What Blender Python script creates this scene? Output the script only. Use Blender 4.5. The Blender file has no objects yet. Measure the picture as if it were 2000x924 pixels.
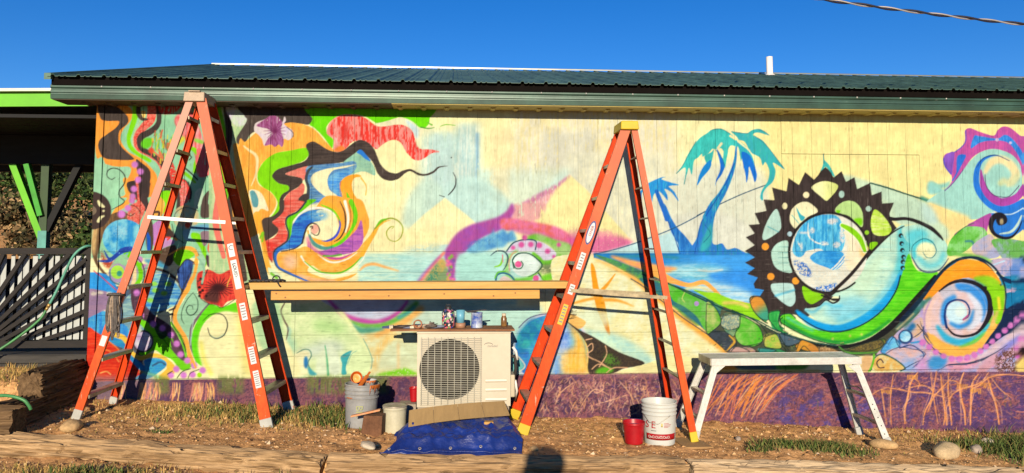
import bpy, bmesh, math, random
import numpy as np
from mathutils import Vector, Matrix
R = math.radians
S = bpy.context.scene
# ---------------------------------------------------------------- camera
YAW, PIT = R(4.2), R(4.2)
cd = bpy.data.cameras.new('camera'); cam = bpy.data.objects.new('camera', cd); S.collection.objects.link(cam)
cam.location = (0, -7.65, 1.65); cam.rotation_euler = (R(90)+PIT, 0, -YAW)
cd.sensor_width = 36; cd.lens = 27.0; cd.shift_y = -0.0485; cd.clip_start = .02; cd.clip_end = 3000
S.camera = cam
# ---------------------------------------------------------------- sky, sun, exposure
SUN = Vector((-.108, -.958, .266)).normalized(); EL = math.asin(SUN.z)
w = bpy.data.worlds.new('World'); S.world = w; w.use_nodes = True
nt = w.node_tree; nt.nodes.clear()
sky = nt.nodes.new('ShaderNodeTexSky'); sky.sky_type = 'NISHITA'; sky.sun_disc = False
sky.sun_elevation = EL; sky.sun_rotation = math.atan2(SUN.x, SUN.y); sky.air_density = 1.0; sky.dust_density = 0.0; sky.ozone_density = 4.0; sky.altitude = 1500
hs = nt.nodes.new('ShaderNodeHueSaturation'); hs.inputs['Saturation'].default_value = 1.27; hs.inputs['Value'].default_value = 1.0; hs.inputs['Hue'].default_value = .512
bg = nt.nodes.new('ShaderNodeBackground'); bg.inputs[1].default_value = .09
wo = nt.nodes.new('ShaderNodeOutputWorld')
nt.links.new(sky.outputs[0], hs.inputs['Color']); nt.links.new(hs.outputs[0], bg.inputs[0]); nt.links.new(bg.outputs[0], wo.inputs[0])
ld = bpy.data.lights.new('sun', 'SUN'); ld.energy = 5.0; ld.angle = R(.5); ld.color = (1, .86, .66)
sun = bpy.data.objects.new('sun', ld); S.collection.objects.link(sun); sun.rotation_euler = SUN.to_track_quat('Z', 'Y').to_euler()
S.view_settings.view_transform = 'Standard'; S.view_settings.look = 'None'; S.view_settings.exposure = 0.52; S.view_settings.gamma = 1.0
S.view_settings.use_curve_mapping = False
S.cycles.max_bounces = 5; S.cycles.diffuse_bounces = 1; S.cycles.glossy_bounces = 3
COL = S.collection
random.seed(3); RR = np.random.RandomState(11)
ALB = np.array([.47, .53, .58])                                   # photographed, sunlit colour -> paint reflectance
def lin(c): c = np.asarray(c, np.float64); return np.where(c <= .04045, c/12.92, ((c+.055)/1.055)**2.4)
def rgb(r, g, b, k=ALB): return tuple(float(v) for v in np.minimum(lin(np.array([r, g, b])/255.)*k, .9))
# ---------------------------------------------------------------- materials
MATS = {}
def mat(name, col, rough=.6, var=.12, scale=8., stretch=(1, 1, 1), bump=0., bscale=None, metal=0., col2=None, mix=.5, spec=.4, fine=0., scuff=None):
    if name in MATS: return MATS[name]
    m = bpy.data.materials.new(name); m.use_nodes = True; n = m.node_tree.nodes; L = m.node_tree.links
    b = n['Principled BSDF']; b.inputs['Roughness'].default_value = rough; b.inputs['Metallic'].default_value = metal
    b.inputs['Specular IOR Level'].default_value = spec
    tc = n.new('ShaderNodeTexCoord'); mp = n.new('ShaderNodeMapping'); mp.inputs['Scale'].default_value = stretch
    L.new(tc.outputs['Object'], mp.inputs[0])
    nz_ = n.new('ShaderNodeTexNoise'); nz_.inputs['Scale'].default_value = scale; nz_.inputs['Detail'].default_value = 7; nz_.inputs['Roughness'].default_value = .65
    L.new(mp.outputs[0], nz_.inputs[0])
    r = n.new('ShaderNodeValToRGB'); L.new(nz_.outputs[0], r.inputs[0])
    c = np.array(col); c2 = np.array(col2) if col2 is not None else c*(1-2*var)
    r.color_ramp.elements[0].position = .5-.28*(1-mix)-.06; r.color_ramp.elements[1].position = .5+.28*(1-mix)+.06
    r.color_ramp.elements[0].color = (*c2, 1); r.color_ramp.elements[1].color = (*np.minimum(c*(1+var*.5), .95), 1)
    out = r.outputs[0]
    if fine:
        n2 = n.new('ShaderNodeTexNoise'); n2.inputs['Scale'].default_value = scale*9; n2.inputs['Detail'].default_value = 4; L.new(mp.outputs[0], n2.inputs[0])
        mr = n.new('ShaderNodeMapRange'); mr.inputs[1].default_value = .3; mr.inputs[2].default_value = .7; mr.inputs[3].default_value = 1-fine; mr.inputs[4].default_value = 1+fine*.6; L.new(n2.outputs[0], mr.inputs[0])
        mx = n.new('ShaderNodeMix'); mx.data_type = 'RGBA'; mx.blend_type = 'MULTIPLY'; mx.inputs[0].default_value = 1
        L.new(out, mx.inputs[6]); L.new(mr.outputs[0], mx.inputs[7]); out = mx.outputs[2]
    if scuff:
        for (sc_, st_, lo_, c_) in scuff:
            m3 = n.new('ShaderNodeMapping'); m3.inputs['Scale'].default_value = st_; L.new(tc.outputs['Object'], m3.inputs[0])
            n3 = n.new('ShaderNodeTexNoise'); n3.inputs['Scale'].default_value = sc_; n3.inputs['Detail'].default_value = 5; n3.inputs['Roughness'].default_value = .7; L.new(m3.outputs[0], n3.inputs[0])
            r3 = n.new('ShaderNodeMapRange'); r3.inputs[1].default_value = lo_; r3.inputs[2].default_value = lo_+.06; r3.inputs[3].default_value = 0; r3.inputs[4].default_value = .8; L.new(n3.outputs[0], r3.inputs[0])
            x3 = n.new('ShaderNodeMix'); x3.data_type = 'RGBA'; x3.inputs[7].default_value = (*c_, 1); L.new(r3.outputs[0], x3.inputs[0]); L.new(out, x3.inputs[6]); out = x3.outputs[2]
    L.new(out, b.inputs['Base Color'])
    if bump:
        bn = n.new('ShaderNodeTexNoise'); bn.inputs['Scale'].default_value = bscale or scale*4; bn.inputs['Detail'].default_value = 6; L.new(mp.outputs[0], bn.inputs[0])
        bu = n.new('ShaderNodeBump'); bu.inputs['Strength'].default_value = bump; bu.inputs['Distance'].default_value = .01
        L.new(bn.outputs[0], bu.inputs['Height']); L.new(bu.outputs[0], b.inputs['Normal'])
    MATS[name] = m; return m
def paint_mat(name, stretch, grain=.10, bump=.16):
    m = mat(name, (.5, .5, .5), .7, bump=bump, bscale=30, stretch=stretch)
    n = m.node_tree.nodes; L = m.node_tree.links; b = n['Principled BSDF']
    for k in list(b.inputs['Base Color'].links): L.remove(k)
    at = n.new('ShaderNodeAttribute'); at.attribute_name = 'paint'
    mp = [q for q in n if q.bl_idname == 'ShaderNodeMapping'][0]
    g = n.new('ShaderNodeTexNoise'); g.inputs['Scale'].default_value = 26; g.inputs['Detail'].default_value = 6; L.new(mp.outputs[0], g.inputs[0])
    g2 = n.new('ShaderNodeTexNoise'); g2.inputs['Scale'].default_value = 3; g2.inputs['Detail'].default_value = 4; L.new(mp.outputs[0], g2.inputs[0])
    ad = n.new('ShaderNodeMath'); ad.operation = 'ADD'; L.new(g.outputs[0], ad.inputs[0]); L.new(g2.outputs[0], ad.inputs[1])
    mr = n.new('ShaderNodeMapRange'); mr.inputs[1].default_value = .75; mr.inputs[2].default_value = 1.25; mr.inputs[3].default_value = 1-grain*.7; mr.inputs[4].default_value = 1+grain*.5; L.new(ad.outputs[0], mr.inputs[0])
    mx = n.new('ShaderNodeMix'); mx.data_type = 'RGBA'; mx.blend_type = 'MULTIPLY'; mx.inputs[0].default_value = 1
    L.new(at.outputs['Color'], mx.inputs[6]); L.new(mr.outputs[0], mx.inputs[7]); L.new(mx.outputs[2], b.inputs['Base Color'])
    b.inputs['Specular IOR Level'].default_value = .06
    return m
# ---------------------------------------------------------------- mesh helpers
class MB:
    def __init__(s): s.v = []; s.f = []; s.sm = []
    def add(s, vs, fs, smooth=False):
        o = len(s.v); s.v += [tuple(map(float, v)) for v in vs]; s.f += [tuple(i+o for i in f) for f in fs]; s.sm += [smooth]*len(fs); return s
    def box(s, a, b):
        x0, y0, z0 = a; x1, y1, z1 = b
        return s.hexa([(x0,y0,z0),(x1,y0,z0),(x1,y1,z0),(x0,y1,z0),(x0,y0,z1),(x1,y0,z1),(x1,y1,z1),(x0,y1,z1)])
    def hexa(s, v): return s.add(v, [(3,2,1,0),(4,5,6,7),(0,1,5,4),(1,2,6,5),(2,3,7,6),(3,0,4,7)])
    def beam(s, p0, p1, w, h, up=(0,0,1)):
        p0 = Vector(p0); p1 = Vector(p1); d = (p1-p0).normalized(); u = Vector(up); u = (u-d*u.dot(d)).normalized(); r = d.cross(u)
        v = []
        for p in (p0, p1):
            for a, b in ((-1,-1),(1,-1),(1,1),(-1,1)): v.append(p+r*a*w/2+u*b*h/2)
        return s.add(v, [(3,2,1,0),(4,5,6,7),(0,1,5,4),(1,2,6,5),(2,3,7,6),(3,0,4,7)])
    def extrude(s, prof, p0, p1, e1, e2, k1=1.):      # closed profile (a,b) in axes e1,e2 swept p0->p1
        p0 = Vector(p0); p1 = Vector(p1); e1 = Vector(e1); e2 = Vector(e2); n = len(prof)
        v = [p0+e1*a+e2*b for a, b in prof]+[p1+e1*a*k1+e2*b*k1 for a, b in prof]
        f = [(i, (i+1) % n, (i+1) % n+n, i+n) for i in range(n)]+[tuple(reversed(range(n))), tuple(range(n, 2*n))]
        return s.add(v, f)
    def tube(s, pts, r, n=8, closed=False, caps=True):
        P = [Vector(p) for p in pts]; N = len(P); rs = [r]*N if np.isscalar(r) else list(r); rings = []; prev = None
        for i in range(N):
            d = (P[(i+1) % N if closed else min(i+1, N-1)]-P[i-1 if (closed or i) else 0]).normalized()
            u = prev if prev is not None else (Vector((0,0,1)) if abs(d.z) < .9 else Vector((1,0,0)))
            u = (u-d*u.dot(d)).normalized(); prev = u; q = d.cross(u)
            rings.append([P[i]+(u*math.cos(2*math.pi*k/n)+q*math.sin(2*math.pi*k/n))*rs[i] for k in range(n)])
        v = [x for g in rings for x in g]; f = []
        for i in range(N if closed else N-1):
            j = (i+1) % N
            f += [(i*n+k, i*n+(k+1) % n, j*n+(k+1) % n, j*n+k) for k in range(n)]
        s.add(v, f, True)
        if caps and not closed: s.f += [tuple(len(s.v)-len(v)+k for k in reversed(range(n))), tuple(len(s.v)-n+k for k in range(n))]; s.sm += [False, False]
        return s
    def lathe(s, prof, c, n=28, ax=(0,0,1), smooth=True):   # prof [(r,h)] around axis at c
        c = Vector(c); a = Vector(ax).normalized(); u = Vector((1,0,0)) if abs(a.x) < .9 else Vector((0,0,1)); u = (u-a*u.dot(a)).normalized(); q = a.cross(u)
        v = []; f = []
        for r, h in prof: v += [c+a*h+(u*math.cos(2*math.pi*k/n)+q*math.sin(2*math.pi*k/n))*r for k in range(n)]
        for i in range(len(prof)-1): f += [(i*n+k, i*n+(k+1) % n, (i+1)*n+(k+1) % n, (i+1)*n+k) for k in range(n)]
        return s.add(v, f, smooth)
    def build(s, name, m, parent=None, bevel=0, seg=2, smooth=None):
        me = bpy.data.meshes.new(name); me.from_pydata(s.v, [], s.f); me.materials.append(m)
        me.polygons.foreach_set('use_smooth', [bool(x) for x in (s.sm if smooth is None else [smooth]*len(s.f))]); me.validate(); me.update()
        o = bpy.data.objects.new(name, me); COL.objects.link(o); o.parent = parent
        if bevel:
            b = o.modifiers.new('bevel', 'BEVEL'); b.width = bevel; b.segments = seg; b.limit_method = 'ANGLE'
        return o
def tag(o, label=None, cat=None, group=None, kind=None):
    for k, v in (('label', label), ('category', cat), ('group', group), ('kind', kind)):
        if v: o[k] = v
    return o
def thing(name, label, cat, loc, group=None):
    o = bpy.data.objects.new(name, None); COL.objects.link(o); o.location = loc; o.empty_display_size = .1
    return tag(o, label, cat, group)
def at(o, par):                                   # keep world coordinates under an Empty that is not at the origin
    o.parent = par; o.location = -Vector(par.location); return o
def inst(src, name, parent, loc=(0,0,0), rot=(0,0,0), scale=(1,1,1)):
    o = bpy.data.objects.new(name, src.data); COL.objects.link(o); o.parent = parent; o.location = loc; o.rotation_euler = rot; o.scale = scale; return o
def text(name, s, size, m, parent, loc, rot, ext=.0008, sx=1.):
    c = bpy.data.curves.new(name, 'FONT'); c.body = s; c.size = size; c.extrude = ext; c.align_x = 'CENTER'; c.align_y = 'CENTER'
    t = bpy.data.objects.new(name, c); COL.objects.link(t)
    bpy.context.view_layer.update(); me = bpy.data.meshes.new_from_object(t.evaluated_get(bpy.context.evaluated_depsgraph_get()))
    bpy.data.objects.remove(t); o = bpy.data.objects.new(name, me); me.materials.clear(); me.materials.append(m); COL.objects.link(o)
    o.parent = parent; o.location = loc; o.rotation_euler = rot; o.scale = (sx, 1, 1); return o
def zg(x, y=0): return .01-.052*x
# ---------------------------------------------------------------- mural paint
# The wall painting is brushed into a numpy sheet, then stored as a colour attribute of the siding boards.
MW, MH = 2000, 924
CV = np.zeros((MH, MW, 3), np.float32)
rng = np.random.RandomState(7)
def nz(w, h, sx, sy, seed):
    r = np.random.RandomState(seed); gw, gh = int(w/sx)+3, int(h/sy)+3
    g = r.rand(gh, gw).astype(np.float32)
    xs = np.arange(w)/sx; ys = np.arange(h)/sy
    xi = xs.astype(int); yi = ys.astype(int); fx = (xs-xi)[None, :]; fy = (ys-yi)[:, None]
    fx = fx*fx*(3-2*fx); fy = fy*fy*(3-2*fy)
    a = g[yi][:, xi]; b = g[yi][:, xi+1]; c = g[yi+1][:, xi]; d = g[yi+1][:, xi+1]
    return (a*(1-fx)+b*fx)*(1-fy)+(c*(1-fx)+d*fx)*fy
NV = (nz(MW, MH, 2.2, 26, 1)*.6+nz(MW, MH, 1.2, 5, 2)*.4)      # vertical brush streaks
NH = (nz(MW, MH, 24, 2.0, 3)*.65+nz(MW, MH, 5, 1.2, 4)*.35)    # horizontal brush streaks
NB = (nz(MW, MH, 16, 16, 5)*.5+nz(MW, MH, 6, 6, 6)*.3+nz(MW, MH, 2.5, 2.5, 8)*.2)   # mottling
NS = (nz(MW, MH, 2.2, 2.2, 9)*.5+nz(MW, MH, 1.1, 1.4, 10)*.5)  # speckle
TX = {'v': NV, 'h': NH, 'b': NB, 's': NS}
VX, VY, VS = 0., 0., 1.
def view(x, y, s):
    global VX, VY, VS
    VX, VY, VS = x, y, s
def tp(pts):
    return [(VX+x/VS, VY+y/VS) for x, y in pts]
def spl(pts, closed, n=7):
    P = np.array(pts, np.float64); N = len(P); out = []
    for i in range(N if closed else N-1):
        if closed: p0, p1, p2, p3 = P[i-1], P[i], P[(i+1) % N], P[(i+2) % N]
        else: p0, p1, p2, p3 = P[max(i-1, 0)], P[i], P[i+1], P[min(i+2, N-1)]
        t = np.linspace(0, 1, n, endpoint=False)[:, None]
        out.append(.5*(2*p1+(p2-p0)*t+(2*p0-5*p1+4*p2-p3)*t*t+(3*p1-p0-3*p2+p3)*t**3))
    if not closed: out.append(P[-1:])
    return np.vstack(out)
def blur(m, r):
    k = max(1, int(r))
    for _ in range(2):
        for ax in (0, 1):
            p = np.pad(m, [(k+1, k) if a == ax else (0, 0) for a in (0, 1)], mode='edge')
            c = np.cumsum(p, ax)
            m = (c[2*k+1:] - c[:-2*k-1])/(2*k+1) if ax == 0 else (c[:, 2*k+1:]-c[:, :-2*k-1])/(2*k+1)
    return m
def mask_poly(q, pad):
    x0 = max(0, int(q[:, 0].min())-pad); x1 = min(MW, int(q[:, 0].max())+pad+2)
    y0 = max(0, int(q[:, 1].min())-pad); y1 = min(MH, int(q[:, 1].max())+pad+2)
    if x1 <= x0 or y1 <= y0: return None
    S = 3; W, H = (x1-x0)*S, (y1-y0)*S
    tg = np.zeros((H, W+1), np.int32)
    a = (q-[x0, y0])*S-.5; b = np.roll(a, -1, 0)
    for (ax, ay), (bx, by) in zip(a, b):
        if ay == by: continue
        if ay > by: ax, ay, bx, by = bx, by, ax, ay
        r = np.arange(max(0, math.ceil(ay)), min(H-1, math.ceil(by)-1)+1)
        if len(r) == 0: continue
        xs = np.clip(np.ceil(ax+(r-ay)*(bx-ax)/(by-ay)), 0, W).astype(int)
        tg[r, xs] += 1
    m = (np.cumsum(tg[:, :W], 1) & 1).astype(np.float32)
    return m.reshape(y1-y0, S, x1-x0, S).mean((1, 3)), x0, y0
def lay(mk, x0, y0, col, soft, al, tex, amt, c2=None, gp=None):
    h, w = mk.shape
    if soft: mk = blur(mk, soft if soft <= 2 else 2+(soft-2)*.6)
    sl = (slice(y0, y0+h), slice(x0, x0+w))
    cc = np.array(col, np.float32)/255.
    if c2 is not None:
        d = np.array(c2, np.float32)/255.
        if gp is None:
            t = np.clip((TX[tex or 'b'][sl]-.5)*2.6+.5, 0, 1)[..., None]
        else:
            (gx, gy), (hx, hy) = tp(gp); L = (hx-gx)**2+(hy-gy)**2
            yy, xx = np.mgrid[y0:y0+h, x0:x0+w]
            t = np.clip(((xx-gx)*(hx-gx)+(yy-gy)*(hy-gy))/L+(NB[sl]-.5)*.35, 0, 1)[..., None]
        cc = cc*(1-t)+d*t
    a = mk*al
    if tex and amt: a = a*np.clip((TX[tex][sl]-amt)*7+.5, 0, 1)
    a = a[..., None]
    CV[sl] = CV[sl]*(1-a)+cc*a
OUT = None
def poly(pts, col, soft=0, al=1., tex=None, amt=0, c2=None, gp=None, sm=True):
    q = tp(pts); q = spl(q, True) if sm else np.array(q, np.float64)
    r = mask_poly(q, 2+3*int(soft))
    if r: lay(r[0], r[1], r[2], col, soft, al, tex, amt, c2, gp)
    if OUT and soft == 0 and not amt: line(list(pts)+[pts[0]], OUT[0], OUT[1], al=.9)
def line(pts, col, w, soft=0, al=1., tex=None, amt=0, c2=None, gp=None):
    q = spl(tp(pts), False, 16)
    ws = [w]*len(pts) if np.isscalar(w) else list(w)
    ws = np.interp(np.linspace(0, 1, len(q)), np.linspace(0, 1, len(ws)), ws)/VS/2
    seg = np.hypot(*np.diff(q, axis=0).T); L = np.r_[0, np.cumsum(seg)]
    n = max(2, int(L[-1]/.6)); s = np.linspace(0, L[-1], n)
    X = np.interp(s, L, q[:, 0]); Y = np.interp(s, L, q[:, 1]); R = np.maximum(np.interp(s, L, ws), .35)
    pad = int(R.max())+3+3*int(soft)
    x0 = max(0, int(X.min())-pad); x1 = min(MW, int(X.max())+pad+2); y0 = max(0, int(Y.min())-pad); y1 = min(MH, int(Y.max())+pad+2)
    if x1 <= x0 or y1 <= y0: return
    mk = np.zeros((y1-y0, x1-x0), np.float32)
    for x, y, r in zip(X, Y, R):
        a0 = max(0, int(x-r-2)-x0); a1 = min(x1-x0, int(x+r+3)-x0); b0 = max(0, int(y-r-2)-y0); b1 = min(y1-y0, int(y+r+3)-y0)
        if a1 <= a0 or b1 <= b0: continue
        dx = np.arange(a0, a1)+x0-x; dy = np.arange(b0, b1)+y0-y
        d = np.clip(r+.5-np.sqrt(dx[None]**2+dy[:, None]**2), 0, 1)
        np.maximum(mk[b0:b1, a0:a1], d, out=mk[b0:b1, a0:a1])
    lay(mk, x0, y0, col, soft, al, tex, amt, c2, gp)
def ell(cx, cy, rx, ry, col, **k):
    t = np.linspace(0, 2*math.pi, 40, endpoint=False)
    poly([(cx+rx*math.cos(a), cy+ry*math.sin(a)) for a in t], col, sm=False, **k)
def disc(cx, cy, r, col, **k): ell(cx, cy, r, r, col, **k)
CRM=(254,241,184); MINT=(160,212,172); ORG=(255,168,68); GRN=(132,215,20); BLK=(74,60,54); INK=(40,32,34); RED=(226,66,56); PNK=(215,128,205)
def rect(x0, y0, x1, y1, col, **k): poly([(x0, y0), (x1, y0), (x1, y1), (x0, y1)], col, sm=False, **k)
# ---- ground coats
rect(0, 0, 2000, 924, CRM)
rect(1480, 100, 2000, 520, (254, 234, 160), soft=30)
rect(1000, 180, 1320, 360, (250, 232, 178), soft=25, c2=(236,226,200), tex='v')
rect(822, 258, 930, 520, (198, 226, 216), soft=18, al=.95, c2=(222,230,210), tex='v')
rect(845, 260, 885, 500, (190, 216, 212), soft=5, al=.7, tex='v', amt=.4)
rect(893, 240, 938, 500, (190, 218, 214), soft=9, al=.8, c2=(214,226,214), tex='v')
rect(929, 260, 936, 420, (120, 170, 205), soft=3, al=.7, tex='v', amt=.45)
rect(935, 330, 1005, 500, (205, 232, 220), soft=10, al=.8, tex='v', amt=.25)
rect(960, 250, 1000, 400, (248, 222, 170), soft=10, al=.6)
rect(1055, 255, 1165, 330, (222, 216, 196), soft=9, al=.8, tex='v', amt=.3)
poly([(1040,390),(1105,330),(1130,332),(1085,372)], (190,228,222), soft=7, al=.8, sm=False)
poly([(1285,380),(1330,330),(1460,320),(1500,360),(1490,490),(1290,490)], (232, 227, 202), soft=14, al=.95, c2=(222,222,200), tex='v')
poly([(1290,430),(1420,420),(1480,480),(1290,494)], (226, 222, 204), soft=8, al=.8)
rect(700, 494, 1010, 750, (182, 224, 212), soft=2, c2=(206,230,204), tex='h')
rect(560, 600, 820, 740, (206, 226, 170), soft=6)
rect(980, 600, 1480, 745, CRM, soft=8)
rect(800, 600, 1060, 745, (196, 228, 212), soft=8)
rect(1105, 300, 1300, 480, (230,226,202), soft=16, al=.95, c2=(238,230,196), tex='v'); rect(1000,330,1110,430,(214,230,214),soft=14,al=.7)
poly([(800,450),(868,386),(838,350),(800,380),(786,430)], (206,228,208), soft=8, al=.85); poly([(868,386),(940,450),(990,470),(1000,400),(940,350),(890,350)], (198,226,214), soft=8, al=.85)
# ---- centre: pyramids, beam, purple arch with eye
view(780,200,4.2)
poly([(375,785),(560,930),(700,1060),(600,1160),(40,1180),(40,1080),(200,925)], CRM, sm=False, soft=1)
poly([(1400,595),(1250,740),(1130,900),(960,1080),(1400,1200),(1910,1140),(1660,860),(1550,730)], (253,236,168), sm=False, soft=1)
poly([(1400,600),(1280,680),(1100,780),(960,870),(900,960),(1100,960),(1180,880),(1280,730)], (228,150,150), soft=2, tex='v', amt=.32, c2=(240,190,190))
line([(1400,600),(1280,690),(1110,790),(960,890)], (190,110,160), [8,30,50,60], soft=3, al=.6, tex='v', amt=.4)
view(780,400,4.2)
poly([(940,0),(1200,0),(1130,130),(950,140)], (232,170,165), soft=3, tex='v', amt=.4)
rect(-10,385,1100,640,(178,222,212),soft=3,c2=(196,228,214),tex='h')
rect(-350,200,330,390,(253,236,176),soft=10)
poly([(100,350),(380,330),(380,410),(60,400)], (196,222,208), soft=8, al=.8, tex='h', amt=.3)
poly([(370,400),(400,340),(470,240),(580,170),(700,135),(800,105),(880,55),(925,-10),(945,50),(920,110),(940,200),(840,210),(760,240),(690,270),(620,320),(560,380),(480,440),(460,520),(450,660),(400,660),(410,540),(380,460)], (184,84,158), soft=2, c2=(160,80,165), tex='b')
poly([(840,120),(960,118),(1150,150),(1310,190),(1430,270),(1440,340),(1390,325),(1250,280),(1130,230),(940,205),(840,205)], (235,112,108), soft=3, c2=(225,120,160), tex='b')
poly([(900,195),(1130,220),(1300,285),(1420,330),(1420,360),(1200,300),(1000,240)], (205,95,160), soft=4, al=.8)
poly([(1390,250),(1620,240),(1900,320),(1640,385),(1500,390),(1380,360)], (224,98,158), soft=7, tex='s', amt=.22)
poly([(1400,200),(1600,200),(1780,250),(1600,290),(1420,270)], (238,170,165), soft=6, al=.7, tex='s', amt=.42)
poly([(550,380),(620,320),(700,270),(760,235),(772,195),(790,240),(840,205),(865,208),(890,240),(930,215),(965,290),(900,310),(850,350),(780,360),(700,385),(600,400)], (88,155,208), soft=3, c2=(120,180,205), tex='b')
line([(560,340),(640,300),(740,290)], (60,120,190), 30, soft=3, al=.5, tex='s', amt=.4)
poly([(1040,285),(1130,240),(1280,290),(1400,330),(1390,400),(1290,480),(1180,495),(1150,440),(1270,390),(1200,320)], (118,194,62), soft=2, c2=(150,190,110), tex='b')
poly([(1280,330),(1400,330),(1400,440),(1290,430)], (170,200,130), soft=4, al=.7)
rect(480,400,860,640,(178,222,208),soft=6)
poly([(880,380),(940,310),(1040,285),(1140,300),(1210,330),(1290,400),(1250,450),(1160,450),(1100,390),(1000,385),(920,400)], (218,206,222))
line([(880,380),(940,310),(1040,285),(1120,300),(1115,370)], (40,80,92), 11)
for x, y, r in [(935,355,18),(1003,330,24),(1080,328,23),(1150,335,24),(1218,383,22),(1270,428,15),(1310,330,18),(1030,272,22)]: disc(x, y, r, (218,92,158), soft=.6)
line([(1090,600),(990,625),(910,600),(880,540),(900,440),(960,385)], (150,205,120), 34, soft=2)
line([(1100,400),(1150,440),(1190,480),(1290,460),(1320,420)], (110,190,50), 26, soft=1.5)
poly([(925,430),(980,395),(1060,400),(1130,450),(1168,500),(1120,560),(1050,590),(980,580),(930,530)], (226,236,226))
line([(905,540),(900,470),(925,405),(960,385)], (226,150,140), 8)
line([(940,520),(930,450),(980,400),(1060,400),(1130,445),(1170,500),(1120,560),(1060,590)], (30,80,62), [8,13,12,10,12,14,10,6])
disc(978,490,27,(226,92,146)); line([(935,475),(955,520),(995,522),(1014,490),(1000,465)], (40,90,60), 9)
line([(750,415),(800,380),(860,385),(890,430),(880,490),(850,540)], (50,70,88), [5,11,12,13,11,5])
line([(780,510),(830,490),(850,420)], (140,200,60), [8,18,8]); line([(845,410),(850,470)], (220,120,150), 8)
line([(790,640),(800,580),(850,560),(910,580),(960,640)], (40,100,130), 15); poly([(820,640),(850,590),(900,600),(935,640)], (226,200,190))
line([(785,600),(810,555),(870,545)], (110,190,60), 12)
line([(960,622),(1050,610),(1150,570)], (120,195,70), 32, soft=2)
poly([(1090,640),(1140,570),(1195,640)], (214,205,220)); disc(1122,605,25,(218,92,150)); line([(1140,560),(1195,635)], (35,70,60), 11)
poly([(1160,500),(1290,490),(1280,560),(1170,560)], (90,110,70), soft=4, al=.8, tex='h', amt=.35)
poly([(1170,585),(1300,560),(1320,600),(1200,640)], (120,200,50), soft=2)
disc(1300,480,30,(240,235,220),soft=3); poly([(1200,640),(1330,600),(1340,660),(1200,660)], (235,170,130), soft=3)
poly([(200,660),(260,530),(350,440),(400,520),(410,660)], (140,165,115), soft=2, c2=(205,165,90), tex='b')
poly([(210,660),(260,560),(320,500),(300,660)], (70,140,110), soft=2, tex='s', amt=.5)
line([(365,395),(255,520),(160,650)], (236,140,120), 24, soft=1.5); line([(335,420),(210,555),(140,650)], (170,92,172), 14, soft=2)
for _ in range(26): disc(rng.randint(395,460), rng.randint(420,640), rng.randint(6,16), [(215,90,170),(120,90,150),(235,120,150),(130,195,60)][rng.randint(4)], soft=.6)
# ---- left: waves of hair
view(180,180,4.62)
rect(0,0,1150,1500,MINT,c2=(150,205,160),tex='v')
poly([(40,60),(230,60),(330,130),(365,180),(350,260),(290,330),(260,400),(270,460),(330,540),(440,600),(540,690),(590,780),(560,940),(200,940),(290,830),(345,740),(345,680),(230,675),(130,655),(95,590),(40,560)], ORG, c2=(250,150,60), tex='v')
poly([(40,640),(120,650),(230,680),(335,680),(345,740),(290,830),(285,940),(20,940)], (165,212,170))
poly([(60,100),(200,120),(300,195),(328,240),(318,290),(255,345),(240,400),(245,460),(290,520),(370,590),(370,612),(250,615),(120,600),(75,540),(62,480),(80,430),(140,380),(210,330),(245,285),(235,262),(130,262),(80,235)], (84,70,64), c2=(70,58,52), tex='v')

poly([(400,610),(450,640),(510,690),(530,740),(522,830),(500,960),(330,960),(328,870),(345,835),(385,810),(420,760),(405,700)], (78,60,58), c2=(64,50,48), tex='v')
poly([(400,780),(440,770),(432,830),(420,960),(385,960),(380,850)], (226,80,70), tex='v', amt=.3)
line([(395,100),(385,230),(355,330),(330,420),(350,500),(430,565),(520,620)], GRN, [55,50,45,38,38,40,30])
line([(450,230),(400,330),(370,420),(385,500),(450,555),(560,600),(640,670)], (190,205,160), [6,14,16,14,14,12,10])
line([(540,100),(530,240),(470,310),(410,380),(392,450),(420,515),(500,560),(590,620),(640,700)], RED, [80,80,70,50,38,38,34,34,40], c2=(240,140,120), tex='s')
line([(420,120),(420,190),(450,240),(500,245)], BLK, [40,46,34,14]); poly([(445,175),(480,175),(485,215),(465,235)], (250,200,110))
line([(595,100),(605,240),(580,310),(520,360),(455,395),(430,440),(450,510),(540,565),(630,640),(670,740),(680,860),(640,960)], (78,64,60), [44,44,50,56,60,56,50,40,44,62,64,50], c2=(60,50,46), tex='v')
poly([(610,100),(800,100),(760,180),(690,200),(620,190)], RED, soft=1, tex='v', amt=.3)
poly([(445,460),(480,420),(540,420),(545,470),(500,510),(455,500)], (110,205,40), soft=1)
for i in range(70):
    x, y = rng.randint(540,740), rng.randint(340,590)
    line([(x,y),(x+rng.randint(-16,16),y+rng.randint(20,70))], [(232,216,50),(240,190,60),(120,190,80),(90,130,90),(225,100,70)][rng.randint(5)], rng.randint(6,16), al=.9)
disc(535,530,26,(226,80,50),soft=1); line([(560,540),(640,600),(600,520)], (230,120,80), 14)
poly([(745,270),(780,200),(900,180),(960,300),(1010,450),(1015,560),(960,650),(925,560),(900,500),(850,440),(800,380)], (236,98,96), soft=1, c2=(245,170,170), tex='v')
poly([(930,420),(1000,440),(1000,470),(930,450)], (150,210,80), soft=1)
line([(850,500),(920,520),(962,580),(935,650),(925,720)], GRN, [20,42,44,40,30])
line([(875,570),(897,588),(875,612)], INK, 8)
line([(820,420),(760,470),(740,540)], (236,220,60), 40, soft=2)
line([(700,660),(730,740),(720,830)], RED, [70,60,30], tex='s', amt=.3)
line([(780,700),(860,750),(930,815)], (130,205,40), [24,34,20]); line([(820,670),(890,730),(950,790)], INK, 13)
line([(790,780),(850,810),(890,890),(885,960)], (52,66,60), 20); line([(810,830),(840,900),(830,960)], RED, 90, tex='s', amt=.3)
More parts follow.
